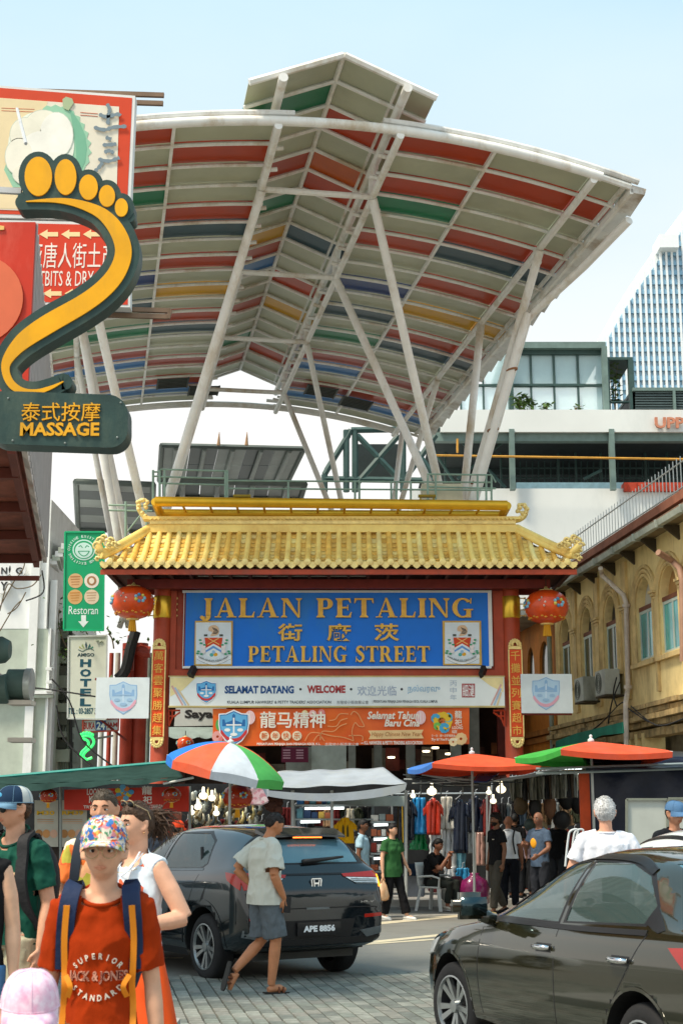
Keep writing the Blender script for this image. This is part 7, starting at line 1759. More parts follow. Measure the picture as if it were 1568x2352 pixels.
person('boy in rust red T-shirt with floral cap and clear glasses, navy backpack straps',loc,H,0.02,'dca888',vox=.0065,build=.80,arm=.84,hp=.0,J=dict(eL=(.232,.03,1.12),wL=(.272,.0,.86),eR=(-.232,.03,1.12),wR=(-.272,.0,.86),hed=(0,-.012,1.625)),headk=1.02,shirt=dict(m=M('cloth_rust',C('a03208'),.9,var=.10,scale=5,spec=.12,bump=.25,bscale=14),sleeve=.80,flare=1.12,hem=.80,fit=.98,hemfit=1.06,neck=1.425,ntilt=-.55,wr=.014,wsc=6),low=dict(m=cloth('5a5040'),len=.5,n='shorts'),shoes=dict(m=cloth('484848')),hair=dict(c='6a4830',line=.03,side=-.02,back=-.06,th=.012),cap=dict(m=flor,bm=flor,z=.040,brim=.058,droop=.016,tall=1.10,curve=1.3),extra=boy_extra,face='38241a')
# ---- 2 child in pink cap
loc,H=at(72,2220,4.6,.0)
pinkm=M('tie_dye_pink',C('dc9cb8'),.85,var=0,rgb2=C('ecdce6'),scale=22,bump=.1)
person('small child in pink and white tie dye cap, bottom left corner',loc,H,.25,'d8a488',vox=.008,build=1.05,headk=1.42,hp=.10,J=dict(hed=(0,-.02,1.555),nck=(0,.012,1.41)),shirt=dict(m=cloth('c8b8c8'),sleeve=.5,neck=1.38),low=dict(m=cloth('48506a'),len=.5,n='shorts'),shoes=dict(m=cloth('c8c8c8')),hair=dict(c='5a3c28',line=.03,th=.012,back=-.10),cap=dict(m=pinkm,bm=pinkm,z=.022,brim=.062,droop=.022,tall=1.05),hands=False)
# ---- 3 woman at the left edge, bare arm
loc,H=at(-52,1830,7.6);
person('woman in black sleeveless top at the far left edge, only her bare arm in view',loc,1.72,0,'e0b090',vox=.009,J=dict(eL=(.215,.02,1.13),wL=(.235,.0,.88)),shirt=dict(m=blackc,sleeve=0,n='tank_top'),low=dict(m=M('denim_blue',C('4878a8'),.9,var=.2,bump=.2),len=.5,n='shorts'),shoes=dict(m=cloth('484848')),hair=dict(c='4a3424'),female=True)
# ---- 4 man in green shirt
def gman(root,j,hd_,T,sm):
 t,o=chest_bvh(root)
 strap([V((.11,.10,1.40)),V((.115,.03,1.495)),V((.12,-.06,1.47)),onchest(t,.13,1.38,.01),onchest(t,.14,1.24,.01),onchest(t,.15,1.08,.01),V((.19,.0,.98))],.07,strapm,root,th=.02)
 strap([V((-.11,.10,1.40)),V((-.115,.03,1.495)),V((-.12,-.06,1.47)),onchest(t,-.13,1.38,.01),onchest(t,-.14,1.24,.01),onchest(t,-.15,1.08,.01)],.07,strapm,root,th=.02)
 MB(strapm).sphere((0,.20,1.22),1,14,10,(.17,.11,.25)).build('backpack',None,root,smooth=True)
 pt=M('print_tan',C('d8b48c'),.7)
 chest_text(root,'RVCA',.035,.10,1.245,1.262,pt,.03)
 mb=MB(pt)
 for i in range(5):mb.sphere(onchest(t,.045+.012*i,1.28+.006*(i%2),.002),.009,8,5,(1,.3,1))
 mb.build('chest_print',None,o)
 for s in(-1,1):
  MB(M('sunglass_lens',(.01,.012,.012),.06,var=0)).sphere(hd_(s*.033,-.092,.0),.024*1.0,16,8,(1,.22,.95)).build('sunglass_lens',None,root,smooth=True)
  tube_obj('sunglass_arm',[hd_(s*.058,-.088,.008),hd_(s*.078,-.03,.01),hd_(s*.084,.005,.01)],.002,M('spectacle_frame'),root,6)
 MB(M('patch_teal',C('4c9cc0'),.6)).sphere(hd_(0,-.108,.072),.022,12,6,(1.5,.3,1)).build('cap_patch',None,root,smooth=True)
loc,H=at(38,1807,8.7,.01)
navy=cloth('20344c');grye=cloth('b8bcb8')
person('tall man in dark green T-shirt, navy and grey cap and round sunglasses',loc,H,-.45,'d8a080',vox=.008,hy=-.35,build=1.02,J=dict(eR=(-.225,.02,1.12),eL=(.235,.03,1.12)),shirt=dict(m=M('cloth_dark_green',C('0c4c3c'),.9,var=.12,scale=5,bump=.3,bscale=14),sleeve=.72,hem=.90,neck=1.44,ntilt=-.8,wr=.014),low=dict(m=cloth('b8b094'),len=.45,n='shorts'),shoes=dict(m=cloth('484848')),hair=dict(c='4c3828',line=.05,th=.010),cap=dict(m=navy,m2=grye,bm=M('cloth_steel_blue',C('6c90a8'),.8,bump=.2),z=.032,brim=.075,droop=.012,tall=1.05),extra=gman)
# ---- 5 man in orange floral shirt
def fman(root,j,hd_,T,sm):
 t,o=chest_bvh(root)
 for s in(-1,1):strap([V((s*.11,.10,1.40)),V((s*.115,.03,1.50)),V((s*.12,-.06,1.47)),onchest(t,s*.13,1.38,.01),onchest(t,s*.14,1.24,.01),onchest(t,s*.15,1.08,.01)],.06,M('strap_slate',C('28303c'),.7),root,th=.02)
loc,H=at(243,1816,9.3)
person('man in orange floral shirt with dark backpack strap behind the boy',loc,H,-.15,'d09878',vox=.009,build=1.12,shirt=dict(m=pattern('floral_orange','e8742c',['e8a060','f0e0c0','b8b040','e85c28','f0b080'],14),sleeve=.72,hem=.82,flare=1.3,neck=1.45),low=dict(m=cloth('584c3c'),len=.5,n='shorts'),shoes=dict(m=cloth('484848')),hair=dict(c='4a4034',line=.052,th=.009),extra=fman,face='4a3828')
# ---- 6 woman in white floral blouse
def fwom(root,j,hd_,T,sm):
 hm_=hairm('4c382a')
 for i in range(150):
  a=random.uniform(0,2*PI);r_=random.uniform(.01,.05);c=hd_(0,.10,.035);mbh=MB(hm_)if i==0 else mbh
  p=c+V((r_*math.cos(a),.02,r_*math.sin(a)))
  pts=[p];d=V((random.uniform(-.4,.4),1,random.uniform(-.2,.5)))
  for q in range(6):d=d+V((random.uniform(-.8,.8),random.uniform(-.6,.5),random.uniform(-.85,.25)));p=p+d.normalized()*.026;pts.append(p)
  mbh.tube(spl(pts,3),[.0065*(1-.045*x)for x in range(len(spl(pts,3)))],6)
 mbh.build('ponytail',None,root,smooth=True)
 for s in(-1,1):
  MB(M('sunglass_lens')).sphere(hd_(s*.034,-.058,.112),.026,16,8,(1,.5,.6)).build('sunglass_lens',None,root,smooth=True)
  tube_obj('sunglass_rim',[hd_(s*(.034+.028*math.cos(a)),-.060-.012*math.sin(a),.115+.018*math.sin(a))for a in[2*PI*q/16 for q in range(17)]],.003,M('spectacle_frame'),root,6)
  tube_obj('sunglass_arm',[hd_(s*.06,-.05,.11),hd_(s*.082,.02,.075),hd_(s*.086,.04,.03)],.0025,M('spectacle_frame'),root,6)
 tube_obj('necklace',[V((.075*math.cos(a),-.035+.075*math.sin(a)-.02,1.43-.05*(1-math.sin(a))*.5))for a in[2*PI*q/24 for q in range(25)]],.0015,M('gold_chain',C('d8a840'),.3,metal=.8),root,4)
 cl_=M('cloth_white_blue',C('dce4ec'),.85,var=.05)
 for s in(-1,1):MB(cl_).add([V((s*.025,-.150,1.36)),V((s*.065,-.142,1.385)),V((s*.088,-.10,1.44)),V((s*.075,-.03,1.485)),V((s*.055,-.080,1.44))],[(0,1,2,3,4)]).build('collar',None,root,solid=.004)
 strap([V((.07,-.05,1.49)),V((.075,-.13,1.38)),V((.05,-.165,1.2)),V((.0,-.16,1.05))],.012,M('strap_pale',C('c8c8cc'),.6),root,'bag_strap',.004)
 MB(M('earring',C('b08860'),.3,metal=.5)).sphere(hd_(.082,.0,-.045),.006,8,6).build('earring',None,root,smooth=True)
loc,H=at(318,1846,8.1)
wfl=pattern('floral_white','dce6ee',['e4ecf2','dfe8ee','d8e2ea','d8e2ea','e2e9ef','e86840'],17)
person('woman with curly dark ponytail in white floral sleeveless blouse and orange skirt',loc,H,-.62,'dca688',vox=.0075,hy=-.25,arm=1.12,build=.98,J=dict(eL=(.315,.06,1.14),wL=(.19,-.20,1.10),eR=(-.24,.0,1.12),wR=(-.20,-.18,1.02)),shirt=dict(m=wfl,sleeve=0,hem=.86,n='blouse',neck=1.43,ntilt=-1.0,collar=False,wr=.010),skirt=dict(m=M('cloth_orange_skirt',C('e85418'),.8,var=.1,bump=.2,bscale=8),z=.56,r=.27),low=None,shoes=dict(m=cloth('a8907c')),hair=dict(c='4c382a',line=.05,side=-.005,back=-.04,th=.016,mess=.25),extra=fwom,female=True,face='3c2c20')
# ---- 7 walking man in pale T-shirt
def wman(root,j,hd_,T,sm):
 ph=j['wR']+V((-.01,-.03,-.06));MB(M('phone_black',(.02,.02,.022),.2)).obox(ph,V((0,.075,.01)),V((.012,0,0)),V((0,-.01,.15))).build('held_phone',None,root,bevel=.004)
 sd_m=M('sandal_brown',C('6c3c24'),.6,var=.15);bs_m=M('sandal_sole',(.03,.028,.025),.7)
 for s in 'LR':
  a=j['a'+s];f=V(WJ['f'+s]);d=(f-a);d=(d+V((0,0,.045))if s=='R' else d).normalized();heel=a-d*.06;up=V((0,0,1))if s=='R' else V((0,-.8,.55)).normalized()
  up=(up-d*up.dot(d)).normalized();sx=d.cross(up);base=a-up*.078
  so=MB(bs_m).loft([[base+d*q+sx*w_*sg+up*h_ for sg,h_ in((-1,0),(1,0),(1,.014),(-1,.014))]for q,w_ in((-.075,.028),(-.04,.038),(.06,.040),(.15,.048),(.19,.036),(.205,.015))]).build('sandal_sole',None,root,auto=40)
  for q in(.07,.12):tube_obj('sandal_strap',[base+d*q+sx*.046+up*.01,base+d*q+sx*.03+up*.058,base+d*(q+.01)-sx*.02+up*.060,base+d*(q-.02)-sx*.046+up*.01],.011,sd_m,so,6)
 strap([V((.10,.12,.60)),V((.13,.10,.58)),V((.16,.06,.58))],.1,cloth('d8d4cc'),root,'shorts_print',.004,up=(0,-1,0))if False else None
WJ=dict(pel=(0,0,.93),hed=(0,-.10,1.60),nck=(0,-.02,1.46),cst=(0,.0,1.27),sR=(-.18,.0,1.385),eR=(-.225,.03,1.12),wR=(-.20,-.10,.90),sL=(.18,0,1.385),eL=(.26,.17,1.17),wL=(.19,.02,1.0),hR=(-.09,0,.92),kR=(-.09,-.08,.50),aR=(-.08,-.04,.085),fR=(-.08,-.20,.03),hL=(.09,0,.92),kL=(.09,-.02,.49),aL=(.08,.28,.22),fL=(.08,.33,.045))
loc,H=at(612,1864,14.25);
person('man in pale T-shirt and grey shorts walking past the dark crossover with phone in hand',loc+V((-.01,0,.02)),1.71,R(122),'b87a54',J=WJ,vox=.008,hp=.42,hy=-.15,build=1.10,arm=1.1,shirt=dict(m=M('cloth_pale_tee',C('c4c4b8'),.9,var=.05,bump=.3,bscale=12),sleeve=.78,flare=1.25,hem=.84,fit=1.06,hemfit=1.04,neck=1.44,ntilt=-.2,wr=.016,wsc=6),low=dict(m=M('cloth_grey_shorts',C('5c646a'),.9,var=.12,bump=.4,bscale=10),len=.46,n='shorts',hemr=.085,wr=.014),hair=dict(c='241c18',line=.04,side=.0,back=-.055,th=.009,mess=.2),extra=wman,handpose={'R':((0,-.25,-1),(1,0,0),.55)},face='241c18')
# ---- far pedestrians
def simple(label,x,ytop,Y,rz,sk,sh,lw,hc,sl=.6,z0=0.,**k):
 loc,H=at(x,ytop,Y);loc.z=z0
 return person(label,loc,H-z0,rz,sk,vox=.014,shirt=dict(m=sh,sleeve=sl,**k.pop('sx',{})),low=dict(m=lw,**k.pop('lx',{})),hair=dict(c=hc,**k.pop('hx',{}))if hc else None,shoes=k.pop('shoes',dict(m=blackc)),**k)
dkt=cloth('26282c')
WALK=dict(kL=(.10,-.12,.50),aL=(.10,-.16,.085),kR=(-.10,.02,.49),aR=(-.10,.22,.12),fR=(-.10,.07,.03))
simple('man in light blue T-shirt with dark trousers walking behind the crossover',832,1882,25.0,R(75),'7c5038',cloth('a4c0cc'),cloth('22283a'),'14100e',J=WALK,extra=lambda r,j,h,T,s:strap([V((.09,.10,1.38)),V((.10,.02,1.50)),V((.1,-.08,1.45)),V((.09,-.14,1.30))],.035,strapm,r)and MB(M('bag_navy_black',C('101828'),.7)).sphere((.0,.20,.98),1,12,8,(.13,.09,.16)).build('waist_bag',None,r,smooth=True))
def gw(root,j,hd_,T,sm):
 w_=j['wR'];bgm=M('bag_pale_orange_plastic',C('d8a070'),.35,var=.25,scale=9,rgb2=C('e8c4a0'),bump=.5,bscale=12,alpha=.92)
 mb=MB(bgm);rings=[]
 for z,r_ in((-.13,.02),(-.17,.035),(-.22,.085),(-.32,.12),(-.42,.13),(-.48,.11),(-.50,.05)):
  rings.append([w_+V((r_*math.cos(a)*(1+.12*math.sin(3*a+z*20)),r_*.7*math.sin(a)*(1+.1*math.sin(5*a)),z+.012*math.sin(4*a)))for a in[2*PI*q/18 for q in range(18)]])
 mb.loft(rings)
 for s in(-1,1):mb.tube([w_+V((0,.0,-.075)),w_+V((s*.02,0,-.12)),w_+V((s*.045,0,-.2))],[.008,.012,.03],6)
 global BAGW;BAGW=(mb,bgm)
 b2=MB(blackc).sphere((.21,.08,1.0),1,14,10,(.07,.13,.26)).build('shoulder_bag',None,root,smooth=True)
 strap([V((.16,.06,1.2)),V((.13,.03,1.47)),V((.13,-.05,1.46)),V((.17,-.02,1.2))],.03,strapm,b2,'bag_strap')
gwr=simple('woman in green T-shirt and black trousers carrying a plastic bag',900,1892,24.6,R(38),'d8a484',M('cloth_leaf_green',C('2c5c30'),.9,var=.1,bump=.3,bscale=12),cloth('161618'),'181210',J=dict(kL=(.11,-.13,.50),aL=(.16,-.22,.085),fL=(.20,-.38,.03),kR=(-.10,-.02,.5),aR=(-.14,.10,.085),eR=(-.25,.0,1.13),wR=(-.27,-.04,.86),eL=(.27,.04,1.14),wL=(.33,-.06,.93)),sx=dict(hem=.78,flare=1.1,fit=1.08,hemfit=1.12,wr=.006),lx=dict(hemr=.075,flare=1.15),hy=.35,shoes=dict(m=cloth('dcdcd8')),extra=gw,female=True)
mb,bgm=BAGW;bg_=E('carrier_bag','pale orange plastic carrier bag hanging from the hand of the woman in green','bag',(0,0,0));mb.build('bag_film',None,bg_,smooth=True)
bg_.location,bg_.rotation_euler,bg_.scale=gwr.location.copy(),gwr.rotation_euler.copy(),gwr.scale.copy()
simple('bearded man in black T-shirt and dark grey trousers walking left by the clothes rails',1138,1868,25.8,R(-62),'7c543c',cloth('18181a'),cloth('4a463e'),'0e0c0a',J=WALK,hy=-.2,beard='100c0a',hx=dict(th=.024,mess=.6),extra=lambda r,j,h,T,s:chest_text(r,'EST',.04,.09,1.29,1.305,M('print_cream'),.03))
simple('bald man in white shirt and black trousers seen from behind',1166,1874,26.6,R(165),'8c5c44',cloth('dce0e4'),cloth('16181e'),None,sl=.6,sx=dict(hem=.97),extra=lambda r,j,h,T,s:strap([V((-.12,-.06,1.44)),V((-.12,.04,1.49)),V((-.10,.13,1.3)),V((-.14,.14,1.05))],.03,strapm,r,up=(0,1,0)))
simple('balding man in slate blue T-shirt with orange disc print',1236,1865,24.6,R(-48),'8c604a',cloth('4c5c70'),cloth('2c2e34'),None,J=dict(eL=(.25,-.06,1.16),wL=(.20,-.26,1.05),eR=(-.24,-.05,1.16),wR=(-.12,-.28,1.22)),extra=lambda r,j,h,T,s:(lambda t:MB(M('print_orange',C('e8a020'),.7)).sphere(onchest(t[0],-.03,1.24,.0),.07,16,8,(1,.4,1.2)).build('disc_print',None,r,smooth=True))(chest_bvh(r)))
simple('dark haired person in black among the stalls behind the bald man',1180,1869,28.6,R(170),'7c543c',cloth('121214'),dkt,'0c0a0a',z0=.12)
simple('person in black T-shirt by the dark bags right of the slate blue man',1277,1873,28.0,R(-30),'5c4030',cloth('0e0f10'),dkt,'0c0a0a',z0=.12)
simple('person in dusty pink top half hidden between the two men at the stall',1205,1880,29.2,R(150),'9c7058',cloth('a89098'),dkt,'0c0a0a',z0=.12)
# ---- white haired man
loc,H=at(1387,1834,13.0)
person('white haired man in plain white T-shirt seen from behind the olive saloon',loc,H,R(178),'d8a084',vox=.009,build=1.2,arm=1.05,headk=1.04,shirt=dict(m=M('cloth_bright_white',C('dcdee6'),.9,var=.04,bump=.3,bscale=14),sleeve=.65,fit=1.0,hem=.86,neck=1.46,ntilt=.0,wr=.012),low=dict(m=cloth('484c58'),len=.5,n='shorts'),shoes=dict(m=blackc),hair=dict(c='c8c8c8',line=.04,side=.0,back=-.075,th=.015,mess=.5,tufts=1300,tl=.020),J=dict(eL=(.27,.0,1.14),eR=(-.27,0,1.14),wL=(.30,-.08,.92),wR=(-.30,-.08,.92)))
loc,H=at(1546,1841,15.8,.01)
person('man in dark T-shirt and denim blue cap at the right edge',loc,H,.25,'b07c60',vox=.01,hy=.25,hp=.15,build=1.2,headk=1.06,shirt=dict(m=cloth('1a1c20'),sleeve=.65,neck=1.45),low=dict(m=dkt),shoes=dict(m=blackc),hair=dict(c='2c241c',th=.008),cap=dict(m=M('cap_denim',C('4c7094'),.8,var=.15,bump=.3),z=.035,brim=.07,droop=.03))
loc,H=at(372,1873,19.5,.01)
person('person in navy cap passing behind the roof of the dark crossover',loc,H,-.6,'a87858',vox=.014,shirt=dict(m=cloth('2c3440')),low=dict(m=dkt),shoes=dict(m=blackc),hair=dict(c='1c1612'),cap=dict(m=navy,z=.035))
loc,H=at(408,1884,20.5,.01)
person('person in bright orange cap behind the roof of the dark crossover',loc,H,2.6,'a87858',vox=.014,shirt=dict(m=cloth('88604c')),low=dict(m=dkt),shoes=dict(m=blackc),hair=dict(c='1c1612'),cap=dict(m=M('cap_orange',C('e8481c'),.8),z=.02))
# ---- security man sitting
SJ=dict(pel=(0,.02,.50),wst=(0,.0,.63),cst=(0,-.05,.83),nck=(0,-.09,1.02),hed=(0,-.135,1.18),hL=(.10,0,.50),kL=(.13,-.44,.50),aL=(.05,-.46,.10),hR=(-.10,0,.50),kR=(-.10,-.44,.48),aR=(-.08,-.36,.10),fL=(.03,-.62,.04),fR=(-.10,-.52,.04),sL=(.175,-.06,.97),eL=(.16,-.27,.76),wL=(.05,-.36,.96),sR=(-.175,-.06,.97),eR=(-.17,-.27,.74),wR=(-.03,-.36,.97))
def secx(root,j,hd_,T,sm):
 ym=M('badge_yellow',C('d8a828'),.6)
 for q in range(3):MB(ym).obox(V((-.185-.004*q,-.10,.985-.025*q)),V((.02,0,0)),V((0,.04,0)),V((0,0,.015))).build('shoulder_badge',None,root)
loc=V((P(992,2000,27.0).x,27.0,0))
person('security man in black uniform sitting on a white plastic chair, hands clasped at his mouth',loc,1.72,R(55),'8c5c44',J=SJ,vox=.012,hp=.15,shirt=dict(m=cloth('141416'),sleeve=.7,hem=.47,neck=1.0,ntilt=.0,collar=False),low=dict(m=cloth('2c302c'),len=.93),shoes=dict(m=cloth('c8c0b0')),hair=dict(c='0c0a0a',th=.018),extra=secx)
# ================================================================ market stalls
def sheet(name,label,cat,fn,nu,nv,m,nm='cloth',th=.006,group=None,par=None):
 t=par or E(name,label,cat,fn(.5,.5),group);MB(m).grid(fn,nu,nv).build(nm,None,t,smooth=True,solid=th);return t
def bil(pts,sag=0.,wr=0.,f=9):
 A,B,C_,D=[V(p)for p in pts]
 return lambda s,t:A.lerp(B,s).lerp(D.lerp(C_,s),t)+V((0,wr*math.sin(s*f+3*t),-sag*math.sin(PI*s)*math.sin(PI*t)+wr*.6*math.sin(s*f*1.7+t*5)))
gt_=M('tarp_green_grey',C('30443f'),.9,spec=.0,var=.15,bump=.4,bscale=4)
aw=sheet('green_tarp_awning','long grey green tarpaulin awning with teal edge over the left stalls','awning',bil([P(-60,1792,25.5),P(400,1752,25.5),P(422,1786,23.6),P(-60,1806,23.6)],.08,.012,30),60,8,gt_)
MB(gt_).grid(lambda s,t:P(-60+482*s,1806-20*s,23.58).lerp(P(-60+482*s,1822-28*s+3*math.sin(s*26),23.5),t)+V((0,.05*t*math.sin(s*40),0)),90,3).build('valance',None,aw,smooth=True)
tube_obj('edge_pipe',[P(-60,1790,25.5),P(398,1750,25.5)],.035,paint('1c8c80',.5),aw,6);tube_obj('edge_pipe',[P(375,1800,23.5),P(445,1786,23.5)],.02,paint('c8ccc8',.4),aw,6)
for x in(12,140,436):tube_obj('post',[P(x,1806,24.4),P(x,2090,24.4)],.025,paint('8c9490',.5),aw,6)
rb_=E('stall_banner','red stall banner with white lettering and flower emblem under the green awning','banner',P(290,1865,24.3))
MB(M('banner_red',C('c02c14'),.45,var=.08,bump=.1,bscale=3)).prism([P(x,y,24.3)for x,y in((148,1814),(434,1806),(434,1864),(148,1860))],(0,.03,0)).build('banner_sheet',None,rb_)
mb=MB()
for b_,a,b,c,d in(('LOONG',200,1811,240,1826),('KEE',205,1828,232,1844),('龍',326,1805,350,1825),('祀',328,1828,350,1846),('TRY IT',192,1850,225,1857),('1 BOX SAMPLE !',330,1848,372,1856)):mb.m=paint('ece4dc',.5);textpx(mb,b_,a,b,c,d,24.3,.01,.02,.004)
for i in range(16):a=2.4*i;mb.m=paint(('d8c030','4a98c8','d87830','68b0d8')[i%4],.5);flat(mb,ell(285+(4+i)*math.cos(a),1822+(3+.8*i)*math.sin(a),7,6,8),24.3,.003,.012+.0006*i)
mb.build('banner_print',None,rb_)
lantern('paper_lantern','dark red lantern hanging in front of the stall banner at its right end',395,1826,23.9,20,group='small lanterns in the stalls',dark=True)
lantern('paper_lantern','dark red lantern hanging above the posters at the left',112,1828,23.9,19,group='small lanterns in the stalls',dark=True)
lantern('paper_lantern','glossy red lantern with yellow tassel below the striped parasol',546,1830,24.0,33,group='small lanterns in the stalls',dark=True)
for i,(x0,x1,tx)in enumerate(((80,134,'M30'),(138,200,'RM39'))):
 po=E('price_poster',('white price poster with yellow M30 at the left stall','white price poster with yellow RM39 next to the boy')[i],'poster',P(x0,1930,24.6))
 MB(paint('b4b4a8',.5,var=.1)).prism([P(x,y,24.6)for x,y in rect(x0,1838,x1,1945)],(0,.02,0)).build('sheet',None,po)
 mb=MB();mb.m=paint('e0b428',.5);textpx(mb,tx,x0+5,1862,x1-8,1872,24.6,.01,.03,.004)
 for k in range(3):mb.m=paint(('a87848','c89058','d0a890')[k],.5);flat(mb,ell(x0+10+17*k,1915,9,10,10),24.6,.003,.005+.001*k);flat(mb,line2([(x0+6,1882+4*k),(x1-10,1883+4*k)],1.2),24.6,.003,.005)
 mb.build('poster_print',None,po)
def block(name,label,x0,y0,x1,y1,Y,th,m,cat,bev=.01,group=None):
 a,b=P(x0,y1,Y),P(x1,y0,Y);o=MB(m).box(a.x,b.x,Y,Y+th,max(0,a.z),b.z).build(name,None,None,bevel=bev);return tag(o,label,cat,group)
block('stall_counter','tall red stall counter side right of the stall banner',372,1864,400,2075,24.6,1.2,M('counter_red',C('a83420'),.5,var=.2),'counter')
block('stall_counter','dark stall counter behind the people at the left',-60,1945,340,2085,24.8,.8,M('counter_dark',C('38302c'),.7,var=.3),'counter')
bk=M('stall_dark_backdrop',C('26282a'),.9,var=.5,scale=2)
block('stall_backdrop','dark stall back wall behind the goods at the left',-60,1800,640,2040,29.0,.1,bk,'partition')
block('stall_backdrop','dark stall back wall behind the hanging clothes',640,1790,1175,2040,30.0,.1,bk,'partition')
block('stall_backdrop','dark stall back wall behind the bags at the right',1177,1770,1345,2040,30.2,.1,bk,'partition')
def parasol(name,label,cx,cy,Y,r,h,cols,tilt,pole,sq=False,val=.14,rot=0.):
 t=E(name,label,'parasol',P(cx,pole,Y));c=P(cx,cy,Y);n=4 if sq else 8;T=Matrix.Translation(c)@Matrix.Rotation(tilt[0],4,'Y')@Matrix.Rotation(tilt[1],4,'X')@Matrix.Rotation(rot,4,'Z')
 for k in range(n):
  a0,a1=2*PI*k/n,2*PI*(k+1)/n;p0,p1=V((math.cos(a0),math.sin(a0),0)),V((math.cos(a1),math.sin(a1),0))
  def fn(s,u):
   q=p0.lerp(p1,s);rr=1 if sq else 1+.0*s
   if u<=.8:w=u/.8;z=-h*(w**(1.15 if sq else 1.9))-(.05*math.sin(PI*s)*w*(1 if sq else-.6));return T@V((q.x*r*w,q.y*r*w,z))
   w=(u-.8)/.2;return T@V((q.x*r*(1-.01*w),q.y*r*(1-.01*w),-h-(.05 if sq else-.03)*math.sin(PI*s)-val*w*(1+(.0 if sq else .25*math.sin(PI*s)))))
  MB(cols[k%len(cols)]).grid(fn,10,12).build('canopy_panel',None,t,auto=22)
  MB(M('rib_pale',C('c8c8c0'),.4)).bar(T@V((0,0,-.06)),T@(p0*r+V((0,0,-h-.01))),.012).build('rib',None,t)
 MB(M('finial_white',C('d8dcdc'),.4)).lathe([(.05,0),(.05,.03),(.02,.05),(.025,.09),(.0001,.11)],T@V((0,0,0)),10).build('finial',None,t)
 tube_obj('pole',[T@V((0,0,0)),V((c.x,Y,.02))],.022,M('pole_grey',C('a8aca8'),.4,metal=.4),t,8);return t
fab=lambda h_:M('parasol_'+h_,C(h_),.75,var=.12,bump=.3,bscale=6,dirt=tuple(x*.8+.03 for x in C(h_)),dscale=2)
B_,O_,W_,G_=fab('1c74cc'),fab('e4603c'),fab('c4ccd4'),fab('50ac58')
parasol('striped_parasol','round blue, orange, white and green striped parasol above the crossover',530,1706,23.2,.98,.40,[B_,W_,G_,B_,O_,W_,G_,O_],(.21,.10),2080,rot=R(38))
parasol('orange_parasol','square orange parasol with one blue panel over the clothes rails',1083,1731,25.2,1.33,.21,[fab('e45430'),fab('e45430'),fab('e45430'),fab('3c74c0')],(.0,-.02),2080,True,.09,R(-125))
parasol('green_orange_parasol','square parasol, orange with a green panel, right of the gate column',1356,1703,22.4,1.28,.19,[fab('e45430'),fab('e45430'),fab('3ca03c'),fab('3ca03c')],(.0,-.03),2085,True,.10,R(-120))
wt_=M('tarp_white',C('a4acb4'),.5,var=.08,dirt=C('a4a8a4'),bump=.3,bscale=3)
ta=sheet('white_tarp','greyish white tarpaulin stretched over the centre stall','tarpaulin',bil([P(640,1772,27.5),P(880,1764,27.5),P(934,1800,25.4),P(588,1812,25.4)],.10,.02,12),40,12,wt_)
MB(wt_).grid(lambda s,t:P(588+346*s,1812-12*s+16*math.sin(PI*s),25.4).lerp(P(600+330*s,1822-8*s+22*math.sin(PI*s)**.6,25.4),t),30,2).build('hem',None,ta,smooth=True)
MB(wt_).grid(lambda s,t:P(560+60*s,1780+10*s,25).lerp(P(590+25*s,1838-8*s,25),t)+V((0,.04*math.sin(9*s),0)),10,6).build('side_flap',None,ta,smooth=True)
for x in(672,762,932):tube_obj('post',[P(x,1815,25.8),P(x,2090,25.8)],.028,paint('b0b4b0',.4),ta,6)
block('stall_partition','pale translucent sheet wall behind the white tarpaulin stall',690,1828,930,1852,27.2,.03,paint('a4b0ac',.5,var=.15),'partition')
sh_=E('display_shelf','display shelf with lit tubes and boxed goods in the centre stall','shelf',P(800,2060,27.4))
for x in(676,856,930):MB(paint('70787c',.5)).bar(P(x,1852,27.2),P(x,2060,27.2),.05).build('upright',None,sh_)
for x0,x1,ys in((678,856,(1852,1884,1925,1968,2010)),(850,905,(1890,1925,1962,2003))):
 for y in ys:a,b=P(x0,y,27.3),P(x1,y,27.3);MB(paint('8c9494',.5)).box(a.x,b.x,27.0,27.5,a.z,a.z+.03).build('shelf_board',None,sh_)
tubl=M('tube_lamp_lit',(1,1,1),.3,var=0,emit=(.9,1,1),es=1.0);bulb=M('bulb_lit',(1,.95,.85),.3,var=0,emit=(1,.84,.55),es=.6)
for i,(x0,x1,y)in enumerate(((700,790,1857),(858,890,1895),(858,888,1928),(858,890,1972),(1300,1342,1753),(1290,1335,1765),(1285,1330,1776),(690,735,1888))):
 o=MB(tubl).tube([P(x0,y,26.9),P(x1,y-1,26.9)],.022,8).build('tube_lamp',None);tag(o,['lit tube lamp at the top of the centre shelf','lit tube lamp under the box shelf right of the yellow shirt','second lit tube lamp below the box shelf','lowest lit tube lamp behind the woman in green','topmost lit tube lamp under the green parasol','middle lit tube lamp under the green parasol','lowest lit tube lamp under the green parasol','lit tube lamp on the second shelf left'][i],'lamp','lit tube lamps in the stalls')
for i,(x,y,r_)in enumerate(((467,1828,.08),(487,1833,.07),(455,1853,.07),(440,1866,.06),(497,1868,.06),(991,1818,.09),(948,1828,.05),(1150,1813,.09),(1132,1840,.06),(1122,1820,.05))):
 c=P(x,y,26.5);o=MB(bulb).sphere(c,r_,12,8,(1,1,.8)).tube([c+V((0,0,r_*.6)),c+V((0,0,r_*2))],[r_*.4,.02],8).build('bulb_lamp',None,smooth=True)
 tag(o,'lit bulb hanging '+['near the top of the trinket stall','just right of the topmost trinket bulb','left in the trinket stall','lowest left in the trinket stall','low behind the parasol pole','above the white gowns','above the blue shirt','beside the trousers rail','left of the trousers rail low down','right above the maroon shirt'][i],'lamp','lit bulbs in the stalls')
